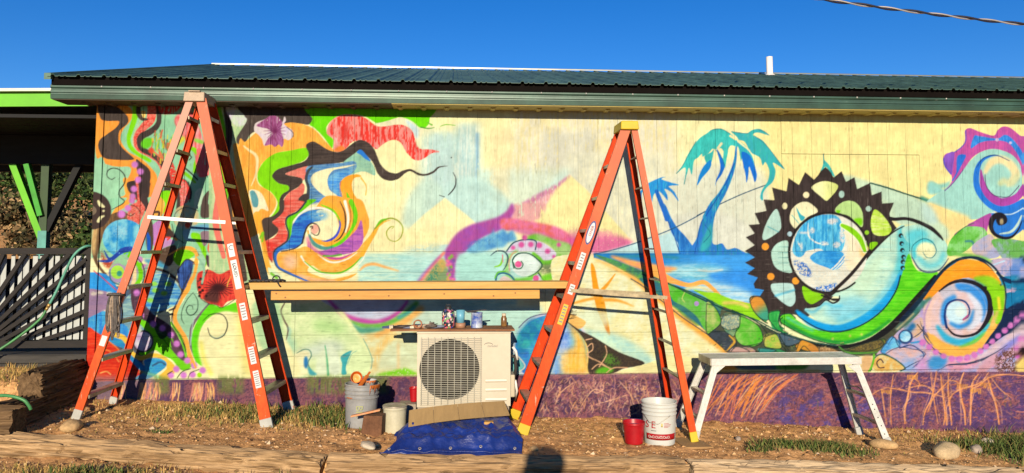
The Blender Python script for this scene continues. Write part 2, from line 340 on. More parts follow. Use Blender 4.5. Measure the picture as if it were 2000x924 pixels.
poly([(940,520),(1080,560),(1090,720),(960,760)], (235,110,110), tex='v', amt=.3)
poly([(1050,150),(1200,160),(1340,200),(1400,300),(1300,420),(1100,300)], (215,226,196))
view(180,360,4.62)
# mid-left
line([(300,-40),(318,60),(340,120),(300,180),(225,230),(170,300)], ORG, [44,44,44,46,40,20])
view(0,280,4.2); line([(945,280),(915,296),(880,270),(885,225),(930,204),(985,220),(1025,270),(1020,330),(980,390),(985,440),(1020,472),(1000,500),(920,542)], INK, [4,6,7,8,8,8,9,9,8,8,8,7,4]); view(180,360,4.62)
poly([(60,360),(180,270),(300,250),(340,330),(200,345),(120,430),(80,540),(60,700),(140,820),(210,900),(150,860),(60,760),(10,640),(8,480)], (100,74,54), c2=(130,95,60), tex='v')
poly([(8,420),(60,360),(50,470),(30,640),(8,600)], (236,196,130), soft=2, c2=(190,140,90), tex='v')
poly([(330,-20),(520,-20),(500,100),(520,230),(470,240),(420,200),(400,130),(330,60)], (76,58,56), c2=(60,48,46), tex='v')
poly([(395,-20),(420,-20),(430,130),(480,220),(440,330),(410,375),(320,310),(350,190),(410,150)], (225,70,58), tex='s', amt=.22, c2=(240,140,120))
line([(345,185),(400,205),(440,260)], INK, 6); line([(310,270),(350,285),(385,260)], INK, 6)
for x, y, r in [(388,-175,30),(437,-112,30),(418,-38,30),(380,45,30),(368,110,28),(362,150,28),(325,218,30),(268,272,36)]: disc(x, y, r, PNK if r>29 else (205,125,190), soft=.5)
poly([(560,110),(620,70),(655,160),(645,260),(600,300),(500,250)], (250,180,80)); poly([(600,80),(720,70),(700,200),(690,300),(645,260),(660,170)], GRN)
line([(520,260),(600,250),(600,290)], (80,50,50), 20)
line([(700,210),(680,330),(700,420),(760,500)], ORG, [20,36,36,20])
poly([(545,380),(620,330),(640,430),(580,560),(545,520)], (196,130,190)); poly([(640,480),(700,490),(745,530),(640,580),(590,600),(600,540)], (206,150,196))
poly([(650,390),(700,400),(760,480),(640,470)], (72,52,48)); poly([(600,610),(740,550),(760,620),(700,740),(590,690)], (96,72,56)); line([(630,480),(700,480),(680,500)], RED, 14)
poly([(470,370),(540,330),(555,520),(530,620),(500,600)], (84,66,52))
ell(290,490,192,172,(46,150,214), c2=(130,200,215), tex='b'); ell(250,430,70,60,(190,220,225),soft=5,al=.5,tex='s',amt=.45)
poly([(380,380),(470,420),(490,520),(480,600),(400,600)], (150,215,215), soft=5, al=.8)
line([(468,400),(508,480),(512,610)], (28,92,190), [14,32,30]); line([(110,600),(150,670),(200,650),(270,590),(350,575)], (40,70,165), [10,22,26,30,30], tex='s', amt=.2)
poly([(80,600),(130,680),(200,700),(160,760),(100,720)], (190,80,50), soft=2, tex='s', amt=.3)
poly([(180,720),(260,640),(380,650),(440,740),(420,880),(330,920),(220,880),(160,800)], (178,150,180), c2=(150,200,150), tex='b')
disc(215,785,62,(172,222,80)); disc(225,800,24,(70,170,150)); line([(165,800),(190,860),(260,890),(320,860)], (60,130,130), 8); line([(290,620),(340,600),(330,650)], (120,200,30), 26)
line([(380,640),(430,720),(440,800),(420,900)], GRN, [10,32,36,24]); line([(360,680),(390,780),(380,900)], (245,210,150), 20)
disc(430,680,30,(205,140,190)); disc(475,750,28,(210,135,195)); disc(480,830,26,(214,130,200))
poly([(470,680),(600,690),(690,760),(620,760),(540,740)], (80,160,190), soft=2)
poly([(790,-10),(850,-10),(852,140),(810,240),(775,200),(792,100)], (230,80,70), tex='s', amt=.25, c2=(245,160,150)); line([(765,40),(780,150),(770,250)], (76,60,56), 34)
line([(870,-20),(890,60),(880,160)], INK, 8); poly([(930,80),(1000,40),(1000,160),(930,240)], (200,225,190))
poly([(1060,60),(1050,180),(1115,240),(1060,300),(980,290),(1000,130)], (90,72,66)); line([(1090,70),(1060,140),(1110,220),(1060,300)], (150,190,165), 12)
ell(850,300,120,110,(170,205,180),al=.9,c2=(225,180,120),tex='b'); line([(735,330),(760,250),(850,210),(960,240)], (70,80,70), 6); line([(720,360),(750,470),(830,530)], (80,90,80), 9)
disc(865,370,26,(220,90,60)); poly([(900,380),(1050,360),(1060,420),(900,420)], (110,170,200), soft=2)
poly([(820,420),(900,420),(900,500),(840,500)], (150,200,205)); poly([(900,440),(970,450),(980,500),(900,490)], GRN)
line([(960,500),(1005,590),(1015,700),(1000,760)], GRN, [60,44,40,24]); poly([(980,440),(1060,430),(1060,500),(1010,560)], (150,120,130))
line([(1120,360),(1130,440),(1065,540),(1065,610),(1140,700),(1090,760)], (228,90,60), [40,40,34,30,26,20]); line([(1095,540),(1095,600),(1155,700)], INK, 5)
poly([(1085,550),(1150,525),(1165,640),(1195,720),(1140,730),(1145,690),(1075,600)], GRN); poly([(1030,640),(1120,700),(1050,750)], (84,62,72))
poly([(1150,520),(1205,530),(1245,750),(1190,745),(1160,640)], (62,56,50)); poly([(1190,540),(1320,520),(1340,760),(1250,760)], (180,206,150))
poly([(760,600),(860,580),(930,630),(860,690),(790,740),(735,680)], GRN); line([(780,580),(880,590),(945,640),(920,730),(885,830),(890,940)], (250,180,80), [6,16,28,28,26,30])
poly([(820,740),(880,700),(912,720),(900,800),(870,960),(790,960)], (70,112,176), c2=(40,50,90), tex='v'); line([(800,740),(880,695),(920,720),(890,820)], (60,50,60), 7)
line([(955,590),(995,690),(965,800),(920,940)], (166,208,172), [14,60,66,80]); line([(935,590),(965,640)], INK, 6)
poly([(480,740),(640,760),(780,860),(780,1000),(480,1000)], (188,205,180), c2=(110,140,130), tex='h')
# black panel right of the ladder and the swirls
view(480,220,4.619)
rect(-330,-60,40,1560,(176,206,150),c2=(206,214,160),tex='v')
line([(-260,-60),(-210,200),(-230,420),(-170,640),(-200,900),(-120,1200),(-60,1560)],(122,206,40),[60,70,50,60,60,50,60]); line([(-180,-60),(-150,200),(-170,420),(-110,640),(-140,900),(-60,1200),(-10,1500)],(78,64,58),[50,60,50,60,70,50,50]); line([(-300,100),(-290,400),(-250,700),(-270,1000),(-200,1300)],(236,120,104),[40,60,40,60,40]); line([(-90,300),(-60,600),(-90,900),(10,1150)],(250,178,80),[50,60,60,70]); rect(-60,600,60,1100,(250,178,80),soft=3)
poly([(-160,-60),(-20,-40),(40,30),(60,60),(0,110),(-90,120),(-170,0)], (218,232,200), soft=1, c2=(222,205,226), tex='b')
poly([(-30,-70),(612,-70),(605,60),(570,110),(440,95),(350,105),(80,175),(0,270),(-60,290),(-80,230),(10,80),(-10,30)], (88,75,69), c2=(74,62,57), tex='v')
poly([(-60,300),(0,265),(100,180),(200,150),(350,100),(450,95),(560,120),(640,170),(720,260),(800,340),(830,358),(780,350),(700,320),(640,285),(545,320),(400,345),(300,360),(230,400),(150,460),(110,540),(100,600),(130,660),(200,700),(260,760),(278,820),(250,890),(200,960),(140,1080),(-60,1080)], ORG, c2=(250,182,80), tex='v')
line([(-20,300),(30,340),(85,380),(105,440),(90,560),(50,660)], (250,226,170), [10,20,26,26,16,8])
poly([(30,715),(90,700),(150,740),(190,830),(205,890),(140,870),(80,940),(60,860)], (252,232,190)); poly([(40,715),(80,710),(115,780),(110,850),(70,850),(50,780)], (100,160,165), tex='h')
poly([(80,170),(90,100),(180,60),(230,30),(290,40),(330,90),(350,40),(365,70),(350,110),(420,160),(430,210),(390,250),(345,240),(330,310),(300,290),(265,310),(230,290),(170,300),(150,245),(115,200)], (240,220,214), c2=(225,205,225), tex='b')
poly([(100,120),(180,60),(230,30),(290,40),(330,90),(320,160),(345,250),(330,312),(300,290),(265,312),(230,290),(175,300),(200,240),(240,190),(200,150)], (146,62,110), tex='v', amt=.2, c2=(180,110,160))
for a in range(16):
    t = a/16*6.28; line([(262,165),(262+100*math.cos(t),165+90*math.sin(t))], (120,40,90), [10,3], al=.8)
line([(370,130),(425,180),(425,220)], INK, 6)
poly([(545,320),(400,345),(270,370),(170,440),(115,530),(110,610),(150,670),(230,720),(285,800),(280,860),(240,930),(170,990),(160,1080),(200,1100),(290,960),(310,860),(330,780),(390,700),(380,660),(300,640),(250,590),(250,550),(300,510),(420,475),(520,440),(560,400),(570,370)], (136,216,14))
poly([(610,-70),(1640,-70),(1660,60),(1650,110),(1610,142),(1560,130),(1500,80),(1400,45),(1300,70),(1200,100),(1170,92),(1080,40),(980,20),(850,30),(750,100),(730,170),(790,230),(785,320),(760,300),(700,220),(620,140),(578,112),(605,60)], (112,214,10))
line([(1580,132),(1650,143),(1705,134)], (80,150,50), [14,9,4]); line([(1755,124),(1810,108),(1890,116)], (120,190,60), [4,10,5]); line([(1640,90),(1680,112)], (110,180,60), [10,14])
poly([(1170,105),(1300,75),(1400,48),(1470,75),(1540,135),(1600,160),(1560,260),(1500,200),(1440,140),(1380,112),(1260,128)], (246,236,196)); poly([(1440,70),(1500,90),(1560,150),(1550,240),(1500,170)], (206,224,224), soft=2)
poly([(735,160),(770,80),(860,25),(980,20),(1080,50),(1180,120),(1260,125),(1380,110),(1460,130),(1510,180),(1540,280),(1580,330),(1680,335),(1750,357),(1680,370),(1620,410),(1560,435),(1500,415),(1440,350),(1400,280),(1340,250),(1270,270),(1190,335),(1100,270),(1040,250),(960,270),(900,330),(850,357),(800,342),(795,250),(740,200)], (244,150,140))
poly([(760,160),(790,80),(870,30),(980,22),(1080,52),(1180,122),(1260,125),(1380,110),(1460,130),(1510,180),(1540,280),(1580,330),(1680,335),(1750,357),(1680,370),(1620,410),(1560,435),(1500,415),(1440,350),(1400,280),(1340,250),(1270,270),(1190,335),(1100,270),(1040,250),(960,270),(900,330),(850,300),(830,240),(780,210)], (228,58,48), tex='v', amt=.5)
poly([(870,130),(920,110),(920,230),(860,230)], (222,50,42), soft=3, al=.7); line([(815,60),(820,330)], (246,200,190), 22, al=.6, tex='v', amt=.3)
poly([(800,340),(860,300),(900,330),(850,357)], (236,130,60), soft=1)
poly([(1190,335),(1270,270),(1340,250),(1400,275),(1450,360),(1500,420),(1490,500),(1370,545),(1280,530),(1220,470),(1200,400)], (253,238,178))
poly([(545,310),(560,280),(610,262),(660,285),(740,335),(820,358),(880,345),(940,300),(1000,258),(1050,250),(1110,275),(1160,330),(1190,400),(1220,470),(1280,530),(1360,550),(1420,525),(1490,512),(1560,545),(1620,555),(1690,530),(1740,490),(1830,484),(1750,500),(1700,545),(1630,572),(1560,568),(1490,532),(1440,550),(1380,600),(1310,618),(1240,600),(1190,550),(1170,500),(1140,440),(1090,390),(1030,340),(1000,370),(940,430),(850,455),(700,470),(560,485),(420,530),(360,555),(420,575),(500,590),(515,630),(480,670),(400,720),(345,780),(335,850),(340,924),(330,1000),(260,1060),(250,1000),(300,900),(305,800),(330,740),(390,700),(380,660),(300,640),(245,590),(250,550),(300,510),(420,475),(530,440),(570,380)], (82,68,62), c2=(66,54,50), tex='h')
line([(575,385),(700,375),(860,372),(960,370)], (50,42,40), 6); line([(540,480),(700,470)], INK, 6)
line([(1870,540),(1893,590),(1890,660),(1860,710),(1825,745)], INK, [5,8,11,11,6]); line([(1745,745),(1790,760)], INK, [4,8]); disc(1857,408,6,INK)
poly([(360,555),(440,520),(560,488),(560,560),(520,615),(505,592),(430,575)], (240,142,122), tex='h', c2=(235,120,105)); poly([(510,640),(535,670),(520,740),(480,790),(490,830),(505,860),(430,890),(380,930),(330,940),(335,850),(350,780),(400,720),(470,680)], (238,132,112), c2=(228,105,90), tex='h')
poly([(980,375),(1030,345),(1085,395),(1130,440),(1168,515),(1165,570),(1080,535),(1000,545),(950,580),(880,600),(900,500),(880,455)], (166,206,172), c2=(150,196,170), tex='h')
poly([(1005,362),(1040,335),(1092,388),(1130,440),(1080,420),(1040,385)], (46,128,214))
poly([(560,490),(700,470),(880,455),(980,440),(1000,500),(940,570),(880,590),(860,680),(885,760),(850,810),(700,780),(560,830),(575,720),(560,640),(545,560)], (128,172,196), c2=(80,130,185), tex='h')
for i in range(26): 
    y = 500+i*13; line([(570+rng.randint(30),y),(640+rng.randint(60),y+rng.randint(-8,14))], (70,100,130), 4, al=.7)
poly([(750,590),(800,550),(900,520),(960,540),(890,590),(855,650),(865,760),(800,730),(745,650)], (70,142,216), c2=(120,180,215), tex='h')
poly([(560,830),(640,785),(760,770),(850,815),(870,860),(700,810)], (60,110,205), soft=1, tex='h', c2=(130,170,220))
poly([(992,470),(900,500),(800,520),(752,570),(740,630),(760,700),(820,745),(875,800),(915,880),(925,960),(890,960),(840,830),(760,780),(680,730),(610,660),(590,600),(620,550),(720,512),(860,490)], (253,240,190))
line([(600,490),(562,530),(545,600),(566,680),(560,740)], (64,72,80), [16,26,26,26,30]); poly([(478,780),(530,735),(575,750),(560,830),(520,845),(488,820)], (70,60,58))
poly([(850,660),(870,610),(930,570),(1010,558),(1045,580),(985,592),(962,640),(972,720),(1020,800),(1080,900),(1110,980),(940,980),(900,860),(880,780)], (252,168,50))
line([(1040,590),(1085,660),(1082,745)], (248,178,60), [14,9,8]); poly([(910,720),(950,780),(990,860),(1010,960),(965,960),(930,840)], (116,204,30))
line([(858,620),(850,700),(880,800),(920,924)], (190,90,110), 5)
view(480,400,4.619)
poly([(920,-60),(1045,-40),(1095,70),(1118,170),(1100,250),(1050,330),(990,400),(880,440),(760,400),(640,330),(560,230),(700,-60)], (252,172,66))
poly([(340,-30),(520,-30),(510,20),(440,70),(370,110),(355,180),(382,270),(370,330),(290,390),(245,430),(240,520),(190,440),(160,340),(250,300),(295,240),(270,190),(235,150),(300,90),(340,50)], (238,130,112), c2=(226,80,66), tex='h')
poly([(160,330),(260,350),(300,390),(245,430),(240,520),(190,440)], (224,62,54), soft=2, tex='h', amt=.25)
for i in range(34):
    y = rng.randint(120,430); x=rng.randint(190,330); line([(x,y),(x+rng.randint(30,90),y+rng.randint(-4,5))], (180,50,44), 3, al=.6)
line([(325,-30),(322,50),(265,110),(190,150)], (76,63,57), [44,40,36,50]); poly([(150,140),(235,115),(245,170),(292,210),(290,250),(230,300),(165,330),(148,280)], (78,64,58))
poly([(640,-40),(560,20),(440,130),(420,200),(415,260),(410,330),(375,330),(385,240),(362,180),(375,110),(480,50),(560,-40)], (110,206,18))
poly([(430,170),(500,90),(600,50),(720,50),(740,120),(640,160),(565,185),(535,260),(515,330),(470,385),(330,412),(280,450),(250,500),(262,420),(370,345),(412,270)], (58,138,205), c2=(40,90,180), tex='h')
poly([(640,60),(740,48),(812,100),(842,190),(812,280),(740,322),(650,312),(590,275),(555,225),(600,165),(680,140)], (253,238,185)); poly([(560,70),(700,60),(740,110),(640,150)], (120,175,205), soft=6, tex='h', amt=.35)
line([(430,165),(480,90),(560,42),(660,28),(760,52),(815,100)], (252,246,230), [6,14,16,16,14,6])
line([(840,120),(850,200),(812,285),(740,325),(685,326)], (72,82,190), [8,18,26,18,6])
line([(700,-30),(800,30),(862,110),(872,200),(842,290),(760,348),(660,338),(590,290),(560,235)], (252,172,56), [40,36,30,30,34,34,34,30,14]); line([(680,0),(790,55),(850,140)], (130,205,30), [10,22,10])
line([(850,-30),(890,60),(902,150),(890,230),(850,300),(800,332)], (60,40,40), [6,12,13,13,12,6]); line([(895,-30),(920,80),(922,160),(900,250)], (254,248,226), [26,22,20,8]); line([(930,-20),(948,100),(936,190),(905,280)], (110,52,44), 5)
line([(950,-30),(988,70),(985,150),(950,230),(890,310),(820,365),(740,390)], (112,206,26), [44,40,38,26,30,36,24])
line([(570,270),(615,350),(700,392),(790,385)], (84,152,140), [16,36,34,20]); 
poly([(1042,140),(1005,220),(930,300),(840,370),(700,415),(620,400),(572,330),(560,380),(600,430),(700,460),(860,455),(1000,420),(1058,340),(1062,240)], (158,82,170), c2=(200,110,180), tex='h')
line([(555,300),(580,370),(660,430)], (232,140,160), 30, soft=2)
poly([(290,440),(460,400),(555,380),(650,440),(780,490),(900,470),(1000,420),(1060,350),(1150,250),(1200,205),(1175,270),(1110,380),(1060,450),(980,540),(880,600),(780,618),(680,600),(600,550),(560,600),(640,640),(760,672),(900,650),(1005,620),(940,665),(800,705),(640,720),(540,720),(460,660),(360,610),(290,570),(275,490)], (253,172,62), c2=(250,185,90), tex='b')
poly([(340,470),(430,450),(470,520),(420,590),(350,560)], (248,196,160), soft=8, al=.9); line([(480,640),(640,680),(800,690)], (240,190,170), 30, soft=3, al=.7)
line([(660,428),(760,478),(860,482),(960,440)], (206,80,150), [8,26,22,6]); line([(700,460),(780,462),(860,450)], (100,170,60), 16)
line([(650,448),(740,508),(820,518),(920,487),(1005,430)], (254,246,225), [4,14,14,12,4])
line([(500,465),(540,525),(620,585),(720,632),(840,638),(940,602),(1045,510),(1095,400)], (250,246,220), [16,14,12,12,10,10,10,6]); line([(530,510),(640,592),(740,615),(860,610),(960,555),(1045,470)], (106,190,30), [6,14,12,16,14,6])
line([(1050,450),(1110,340),(1170,225),(1240,160),(1300,140)], (250,180,60), [40,34,26,14,6]); line([(1165,215),(1230,150),(1310,122),(1380,150),(1417,210),(1400,290),(1350,330),(1290,310),(1270,250),(1300,205),(1335,195),(1320,215)], (150,160,40), [14,18,13,11,10,9,7,8,9,9,6,6]); line([(1180,190),(1220,145),(1270,125)], (110,190,30), [10,20,8])
line([(1030,590),(1080,548),(1160,535),(1250,560),(1380,597)], (250,176,98), [14,24,26,22,8], soft=1)
line([(545,-30),(470,60),(378,110),(362,170),(385,250),(375,320),(330,360),(262,410),(250,470),(280,560),(360,612),(480,662),(620,715)], (56,58,70), [16,16,18,16,16,16,16,14,12,11,11,9,7])
line([(300,400),(268,460),(290,555),(380,610),(500,665),(600,705)], (50,110,190), [30,24,16,18,18,8]); line([(240,520),(190,450),(170,400)], (90,50,40), 6)
line([(510,345),(535,245),(560,192),(600,166),(645,185),(665,230),(650,272),(620,272),(590,250)], (54,44,48), [16,16,14,13,12,11,9,8,6]); ell(625,222,34,44,(238,172,148)); line([(580,200),(600,195),(600,215)], INK, 10); line([(575,215),(580,260),(620,300)], (250,246,225), [4,14,6])
line([(320,420),(440,395),(505,350)], (54,54,66), 10)
line([(100,90),(150,300),(200,560),(260,640)], (250,176,60), [60,40,50,60], al=.9); poly([(200,570),(270,600),(330,660),(250,690)], (226,236,190)); line([(230,620),(280,660)], (130,200,60), 24)
line([(130,300),(155,250),(150,330)], (140,200,40), 18)
# creature foot, lower centre-left
view(480,560,4.619)
poly([(60,165),(440,160),(840,150),(920,310),(1000,390),(1060,480),(1110,570),(1135,660),(1120,760),(1060,800),(60,810)], (218,232,172), c2=(228,234,180), tex='b')
poly([(620,300),(860,320),(900,420),(640,400)], (180,218,140), soft=14, al=.8); poly([(440,600),(760,480),(900,560),(700,640)], (208,216,200), soft=12, al=.8); poly([(360,500),(440,480),(440,620),(380,640)], (180,216,176), soft=6)
poly([(1000,380),(1200,360),(1560,330),(1560,800),(1130,800),(1138,660),(1080,520)], (243,214,146), c2=(226,222,176), tex='b'); poly([(1200,540),(1560,500),(1560,740),(1180,760)], (218,226,190), soft=14, al=.8); line([(1160,740),(1210,560),(1330,440)], (250,190,100), [20,60,60], soft=6, al=.7, tex='v', amt=.3); line([(1375,520),(1378,740)], (246,190,130), 20, soft=2, al=.7)
poly([(1180,800),(1400,745),(1450,740),(1540,780),(1540,800)], (130,206,40), soft=3, tex='s', amt=.3)
poly([(1560,180),(1940,160),(1940,400),(1540,400)], (206,224,204), soft=6)
line([(1180,440),(1300,380),(1420,320),(1500,260),(1580,200)], (247,184,104), [40,70,70,66,60], soft=4)
poly([(700,100),(1440,100),(1300,270),(1150,300),(1020,285),(880,230)], (212,206,222), c2=(196,200,220), tex='h')
line([(740,110),(860,235),(940,282),(1050,312),(1180,322),(1290,290),(1390,220),(1460,130)], (198,76,168), [20,34,48,50,46,42,30,20], soft=2)
line([(900,290),(1040,348),(1180,355),(1300,325),(1430,250),(1540,150)], (112,182,72), [14,40,44,40,40,40], soft=2); line([(960,340),(1020,390),(1120,392),(1240,380)], (88,158,132), [20,54,50,20], soft=3); line([(1380,280),(1470,230),(1520,180)], (80,160,160), 30, soft=3)
poly([(820,220),(880,225),(1000,390),(1100,560),(1130,680),(1080,560),(960,380)], (238,238,176), soft=3); line([(1060,470),(1110,570),(1140,660),(1130,740)], (110,170,150), 7)
poly([(860,630),(955,580),(925,660),(905,740),(912,790),(866,790),(870,700)], (66,164,166)); line([(860,630),(900,630),(960,580)], (120,150,140), 6)
poly([(918,700),(960,610),(1040,565),(1110,620),(1126,700),(1090,785),(945,788)], (226,236,178)); line([(918,700),(955,610),(1000,580)], (120,180,160), 5)
poly([(765,520),(830,600),(862,700),(850,790),(760,790),(745,650)], (228,234,202), soft=2); line([(715,530),(730,640),(742,795)], (92,172,122), [8,18,22]); poly([(650,640),(715,560),(728,700),(730,795),(640,795)], (226,232,196), soft=2)
poly([(440,620),(510,580),(580,600),(550,700),(560,780),(440,800)], (250,238,188), soft=2); line([(460,600),(520,568),(572,572),(592,620),(562,690),(592,760)], (92,134,116), [6,10,10,10,10,8]); ell(545,685,20,56,(48,122,176),soft=1); poly([(560,720),(600,755),(645,795),(580,798)], (76,168,176), soft=1)
line([(350,150),(318,220),(345,300),(382,380),(365,480)], (116,98,84), [12,16,16,18,8]); line([(380,370),(400,400),(385,480)], (150,200,180), 16, soft=2)
# lower left
view(170,550,4.2)
rect(-10,40,460,810,(104,78,72),c2=(70,110,150),tex='b'); poly([(300,180),(420,60),(560,0),(600,200),(480,420),(330,420)],(110,150,170),c2=(160,190,180),tex='h')
poly([(0,-60),(150,-60),(230,20),(280,110),(200,125),(100,75),(0,90)], (40,140,216), c2=(60,160,225), tex='v'); line([(60,-90),(150,-10),(240,70)], (220,60,70), 8)
poly([(0,80),(120,75),(240,120),(280,180),(190,250),(60,290),(0,300)], (168,132,158), c2=(150,120,150), tex='h')
for x, y in [(110,95),(185,100),(60,100),(240,130),(150,250),(110,290)]: ell(x, y, 26, 16, (240,226,196), soft=1.5, al=.8, tex='s', amt=.3)
poly([(0,320),(80,270),(150,245),(210,320),(330,370),(350,480),(240,480),(160,430),(0,410)], (48,128,206), c2=(80,170,210), tex='v')
line([(130,420),(230,490),(310,525),(335,600),(390,660),(470,720)], (58,160,196), [50,60,56,56,56,50], c2=(40,120,190), tex='h'); line([(165,385),(225,432),(300,462),(345,530),(375,590),(440,628),(520,605),(590,612),(650,655),(690,720),(620,800)], (251,196,72), [40,42,42,36,34,36,34,34,50,70,80])
poly([(0,400),(100,430),(170,480),(250,540),(310,600),(370,660),(430,725),(475,748),(400,800),(300,820),(-20,820)], (216,42,28), c2=(228,74,40), tex='h'); line([(150,470),(240,540),(300,610)], (245,150,60), 7)
line([(120,590),(150,562),(190,575),(185,610),(150,625)], (248,150,70), 8); line([(110,750),(160,738),(195,762)], (250,180,100), 9); line([(230,610),(262,660)], (245,150,80), 7)
poly([(470,650),(560,628),(635,648),(655,690),(600,742),(500,800),(390,800),(480,730)], (56,146,206), c2=(70,170,200), tex='h'); line([(540,690),(600,660),(640,680)], (50,60,90), 16, al=.7, tex='h', amt=.3); line([(440,740),(520,760),(600,790)], (130,200,140), 20, soft=2)
poly([(440,160),(520,-40),(660,-80),(650,60),(560,180),(500,275),(450,220)], (60,138,212), c2=(110,180,215), tex='b'); 
for x, y in [(560,20),(640,40),(500,100),(520,160),(650,100),(590,80)]: ell(x, y, 26, 18, (150,214,90), soft=1)
poly([(640,-40),(750,-20),(772,90),(720,185),(660,230),(560,270),(600,120)], (190,212,186), c2=(80,100,90), tex='h')
poly([(370,60),(470,40),(520,240),(640,330),(720,400),(800,560),(850,660),(790,645),(700,500),(580,390),(480,330),(420,300),(370,200)], (98,66,82), c2=(70,50,60), tex='v')
poly([(400,310),(490,330),(600,430),(700,470),(725,560),(795,640),(870,690),(780,730),(700,645),(620,605),(560,565),(480,605),(430,590),(520,500),(480,400)], (116,206,26)); poly([(540,340),(600,360),(660,440),(600,470)], (30,60,34), al=.9); line([(600,440),(700,560),(790,640)], (40,80,30), 6)
poly([(690,470),(740,560),(800,645),(770,640),(700,560)], (98,66,82))
ell(462,492,88,92,(70,64,66)); ell(462,492,74,78,(196,160,196), c2=(225,215,215), tex='b'); poly([(400,340),(450,400),(400,440),(370,420)], (200,200,180))
line([(690,340),(760,440),(800,540),(815,640)], (116,206,40), [20,28,28,12])
poly([(850,-120),(925,-120),(905,60),(930,140),(1000,185),(960,235),(880,320),(852,420),(855,540),(840,550),(800,420),(742,330),(738,250),(800,150),(842,40)], (166,208,168))
line([(850,-120),(835,-10),(830,60),(770,140),(732,220),(722,310),(762,390),(812,470),(832,560),(842,640),(880,700)], (252,172,72), [30,32,34,34,32,32,32,30,28,26,14]); line([(812,60),(752,140),(712,220),(704,310),(740,385),(788,470),(812,580)], (52,42,44), 7)
line([(870,90),(905,150),(908,220),(880,265),(840,275),(815,240),(830,200),(862,200),(870,228)], (50,70,60), [4,7,8,9,9,9,8,7,5]); line([(870,90),(820,150),(782,230),(775,300),(797,350)], (60,80,66), [4,6,7,7,4])
line([(1010,175),(920,280),(866,360),(850,440),(856,540),(900,660)], (118,98,108), [18,20,24,22,20,14]); line([(880,280),(860,400),(850,520)], (180,205,190), 8)
poly([(1010,190),(1060,200),(1120,210),(1250,170),(1300,260),(1130,250),(1010,295),(940,385),(918,500),(935,620),(990,710),(1040,790),(960,710),(890,650),(862,540),(868,420),(920,300)], (104,216,22))
poly([(1030,285),(1130,245),(1250,255),(1480,200),(1580,400),(1700,600),(1700,800),(1020,800),(940,660),(914,520),(942,390)], (250,238,178), soft=2); poly([(1240,240),(1300,300),(1320,520),(1350,740),(1300,760),(1260,500)], (250,224,110), soft=12, al=.8); line([(935,500),(960,640),(1020,760)], (246,232,110), 30, soft=5)
poly([(1360,200),(1560,160),(1600,500),(1440,560)], (180,214,160), soft=5, al=.9)
line([(950,322),(1010,272),(1080,262),(1130,290),(1152,360),(1122,440),(1062,466),(1010,440),(990,380)], (40,40,40), [3,6,7,8,9,9,8,8,5]); line([(1010,440),(1062,466),(1130,430)], (150,200,180), 10, al=.5, soft=1)
for x, y in [(410,95),(445,280),(545,350),(690,440),(738,512),(770,600),(825,650),(880,690),(950,730),(735,720),(690,770),(795,770),(868,765),(620,385)]: disc(x, y, 27, PNK, soft=.4)
disc(925,768,20,(170,225,20)); line([(740,790),(780,740),(850,715)], (50,60,40), 7); line([(830,795),(850,750),(920,720)], (50,60,40), 6); line([(660,760),(700,735)], (60,60,40), 8)
poly([(900,0),(915,-70),(1000,-95),(1090,-60),(1180,-95),(1250,-60),(1240,0),(1225,60),(1228,135),(1150,170),(1110,212),(1060,190),(1000,180),(960,150),(930,135),(908,70)], (234,84,64), c2=(214,52,48), tex='v')
poly([(1005,70),(1080,45),(1082,170),(1010,170),(960,145)], (92,50,46), soft=2)
for a in range(22):
    t = a/22*6.283; line([(1080,50),(1080+120*math.cos(t),50+90*math.sin(t))], (60,24,28), [14,4], al=.9)
for x, y in [(925,50),(930,90),(945,20),(950,75),(935,-20),(925,120),(980,120)]: disc(x, y, 12, (50,20,24))
line([(905,-10),(910,70),(930,135),(1000,182),(1060,192),(1110,212),(1228,135)], (46,26,30), 5); line([(1190,-60),(1160,0),(1150,40)], (250,200,90), 7)
line([(990,-100),(960,-40),(910,0)], (50,60,50), 8)
# half gear at the corner
view(0,0,1)
disc(181,412,37,(70,54,50)); line([(193,393),(197,400),(203,404)], (238,226,170), [4,7,4]); line([(193,432),(197,425),(203,422)], (238,226,170), [6,5,3]); disc(203,412.5,2.2,(238,226,170)); disc(181,412,9,(130,110,90))
# ---- palms and sea
view(1160,400,4.62)
poly([(0,275),(200,285),(360,350),(200,405),(0,435)], (226,118,160), soft=6, tex='s', amt=.2); poly([(0,230),(160,240),(250,290),(0,300)], (240,170,165), soft=5, al=.7, tex='s', amt=.4)
poly([(150,415),(360,352),(560,292),(760,222),(800,440),(100,442)], (196,226,226), soft=2, sm=False)
poly([(0,444),(1600,444),(1600,924),(0,924)], (40,130,196), c2=(70,160,232), gp=[(700,444),(800,600)], sm=False)
poly([(640,560),(1000,540),(1240,600),(1100,680),(900,690),(650,640)], (120,195,216), soft=8, tex='h', c2=(170,214,220)); poly([(1050,620),(1440,600),(1500,780),(1240,780),(1100,700)], (62,150,232), soft=6)
poly([(860,740),(1100,700),(1420,800),(1400,924),(1150,860)], (150,206,236), soft=8, c2=(200,222,226), tex='h'); line([(940,590),(1060,600),(1160,585)], (220,222,210), 14, soft=1, tex='h', amt=.3); line([(200,470),(520,460),(760,480)], (60,150,140), 20, soft=2, al=.7)
rect(0,436,1420,452,(24,110,176),soft=1,al=.8)
line([(160,465),(350,530),(520,570),(740,578)], (242,152,122), [20,60,80,20], soft=2, c2=(250,176,90), tex='h'); line([(480,540),(600,590),(700,600)], (250,176,90), [20,50,10], soft=2)
line([(480,600),(620,650),(720,690),(860,725),(990,700),(1080,765),(1180,850),(1400,900)], (251,174,86), [60,80,50,40,42,34,30,26])
line([(830,760),(950,745),(1050,780)], (232,216,150), 26, soft=2)
poly([(900,770),(1020,790),(1120,800),(1200,862),(1420,900),(1480,1000),(1200,1000),(1060,870)], (152,212,40))
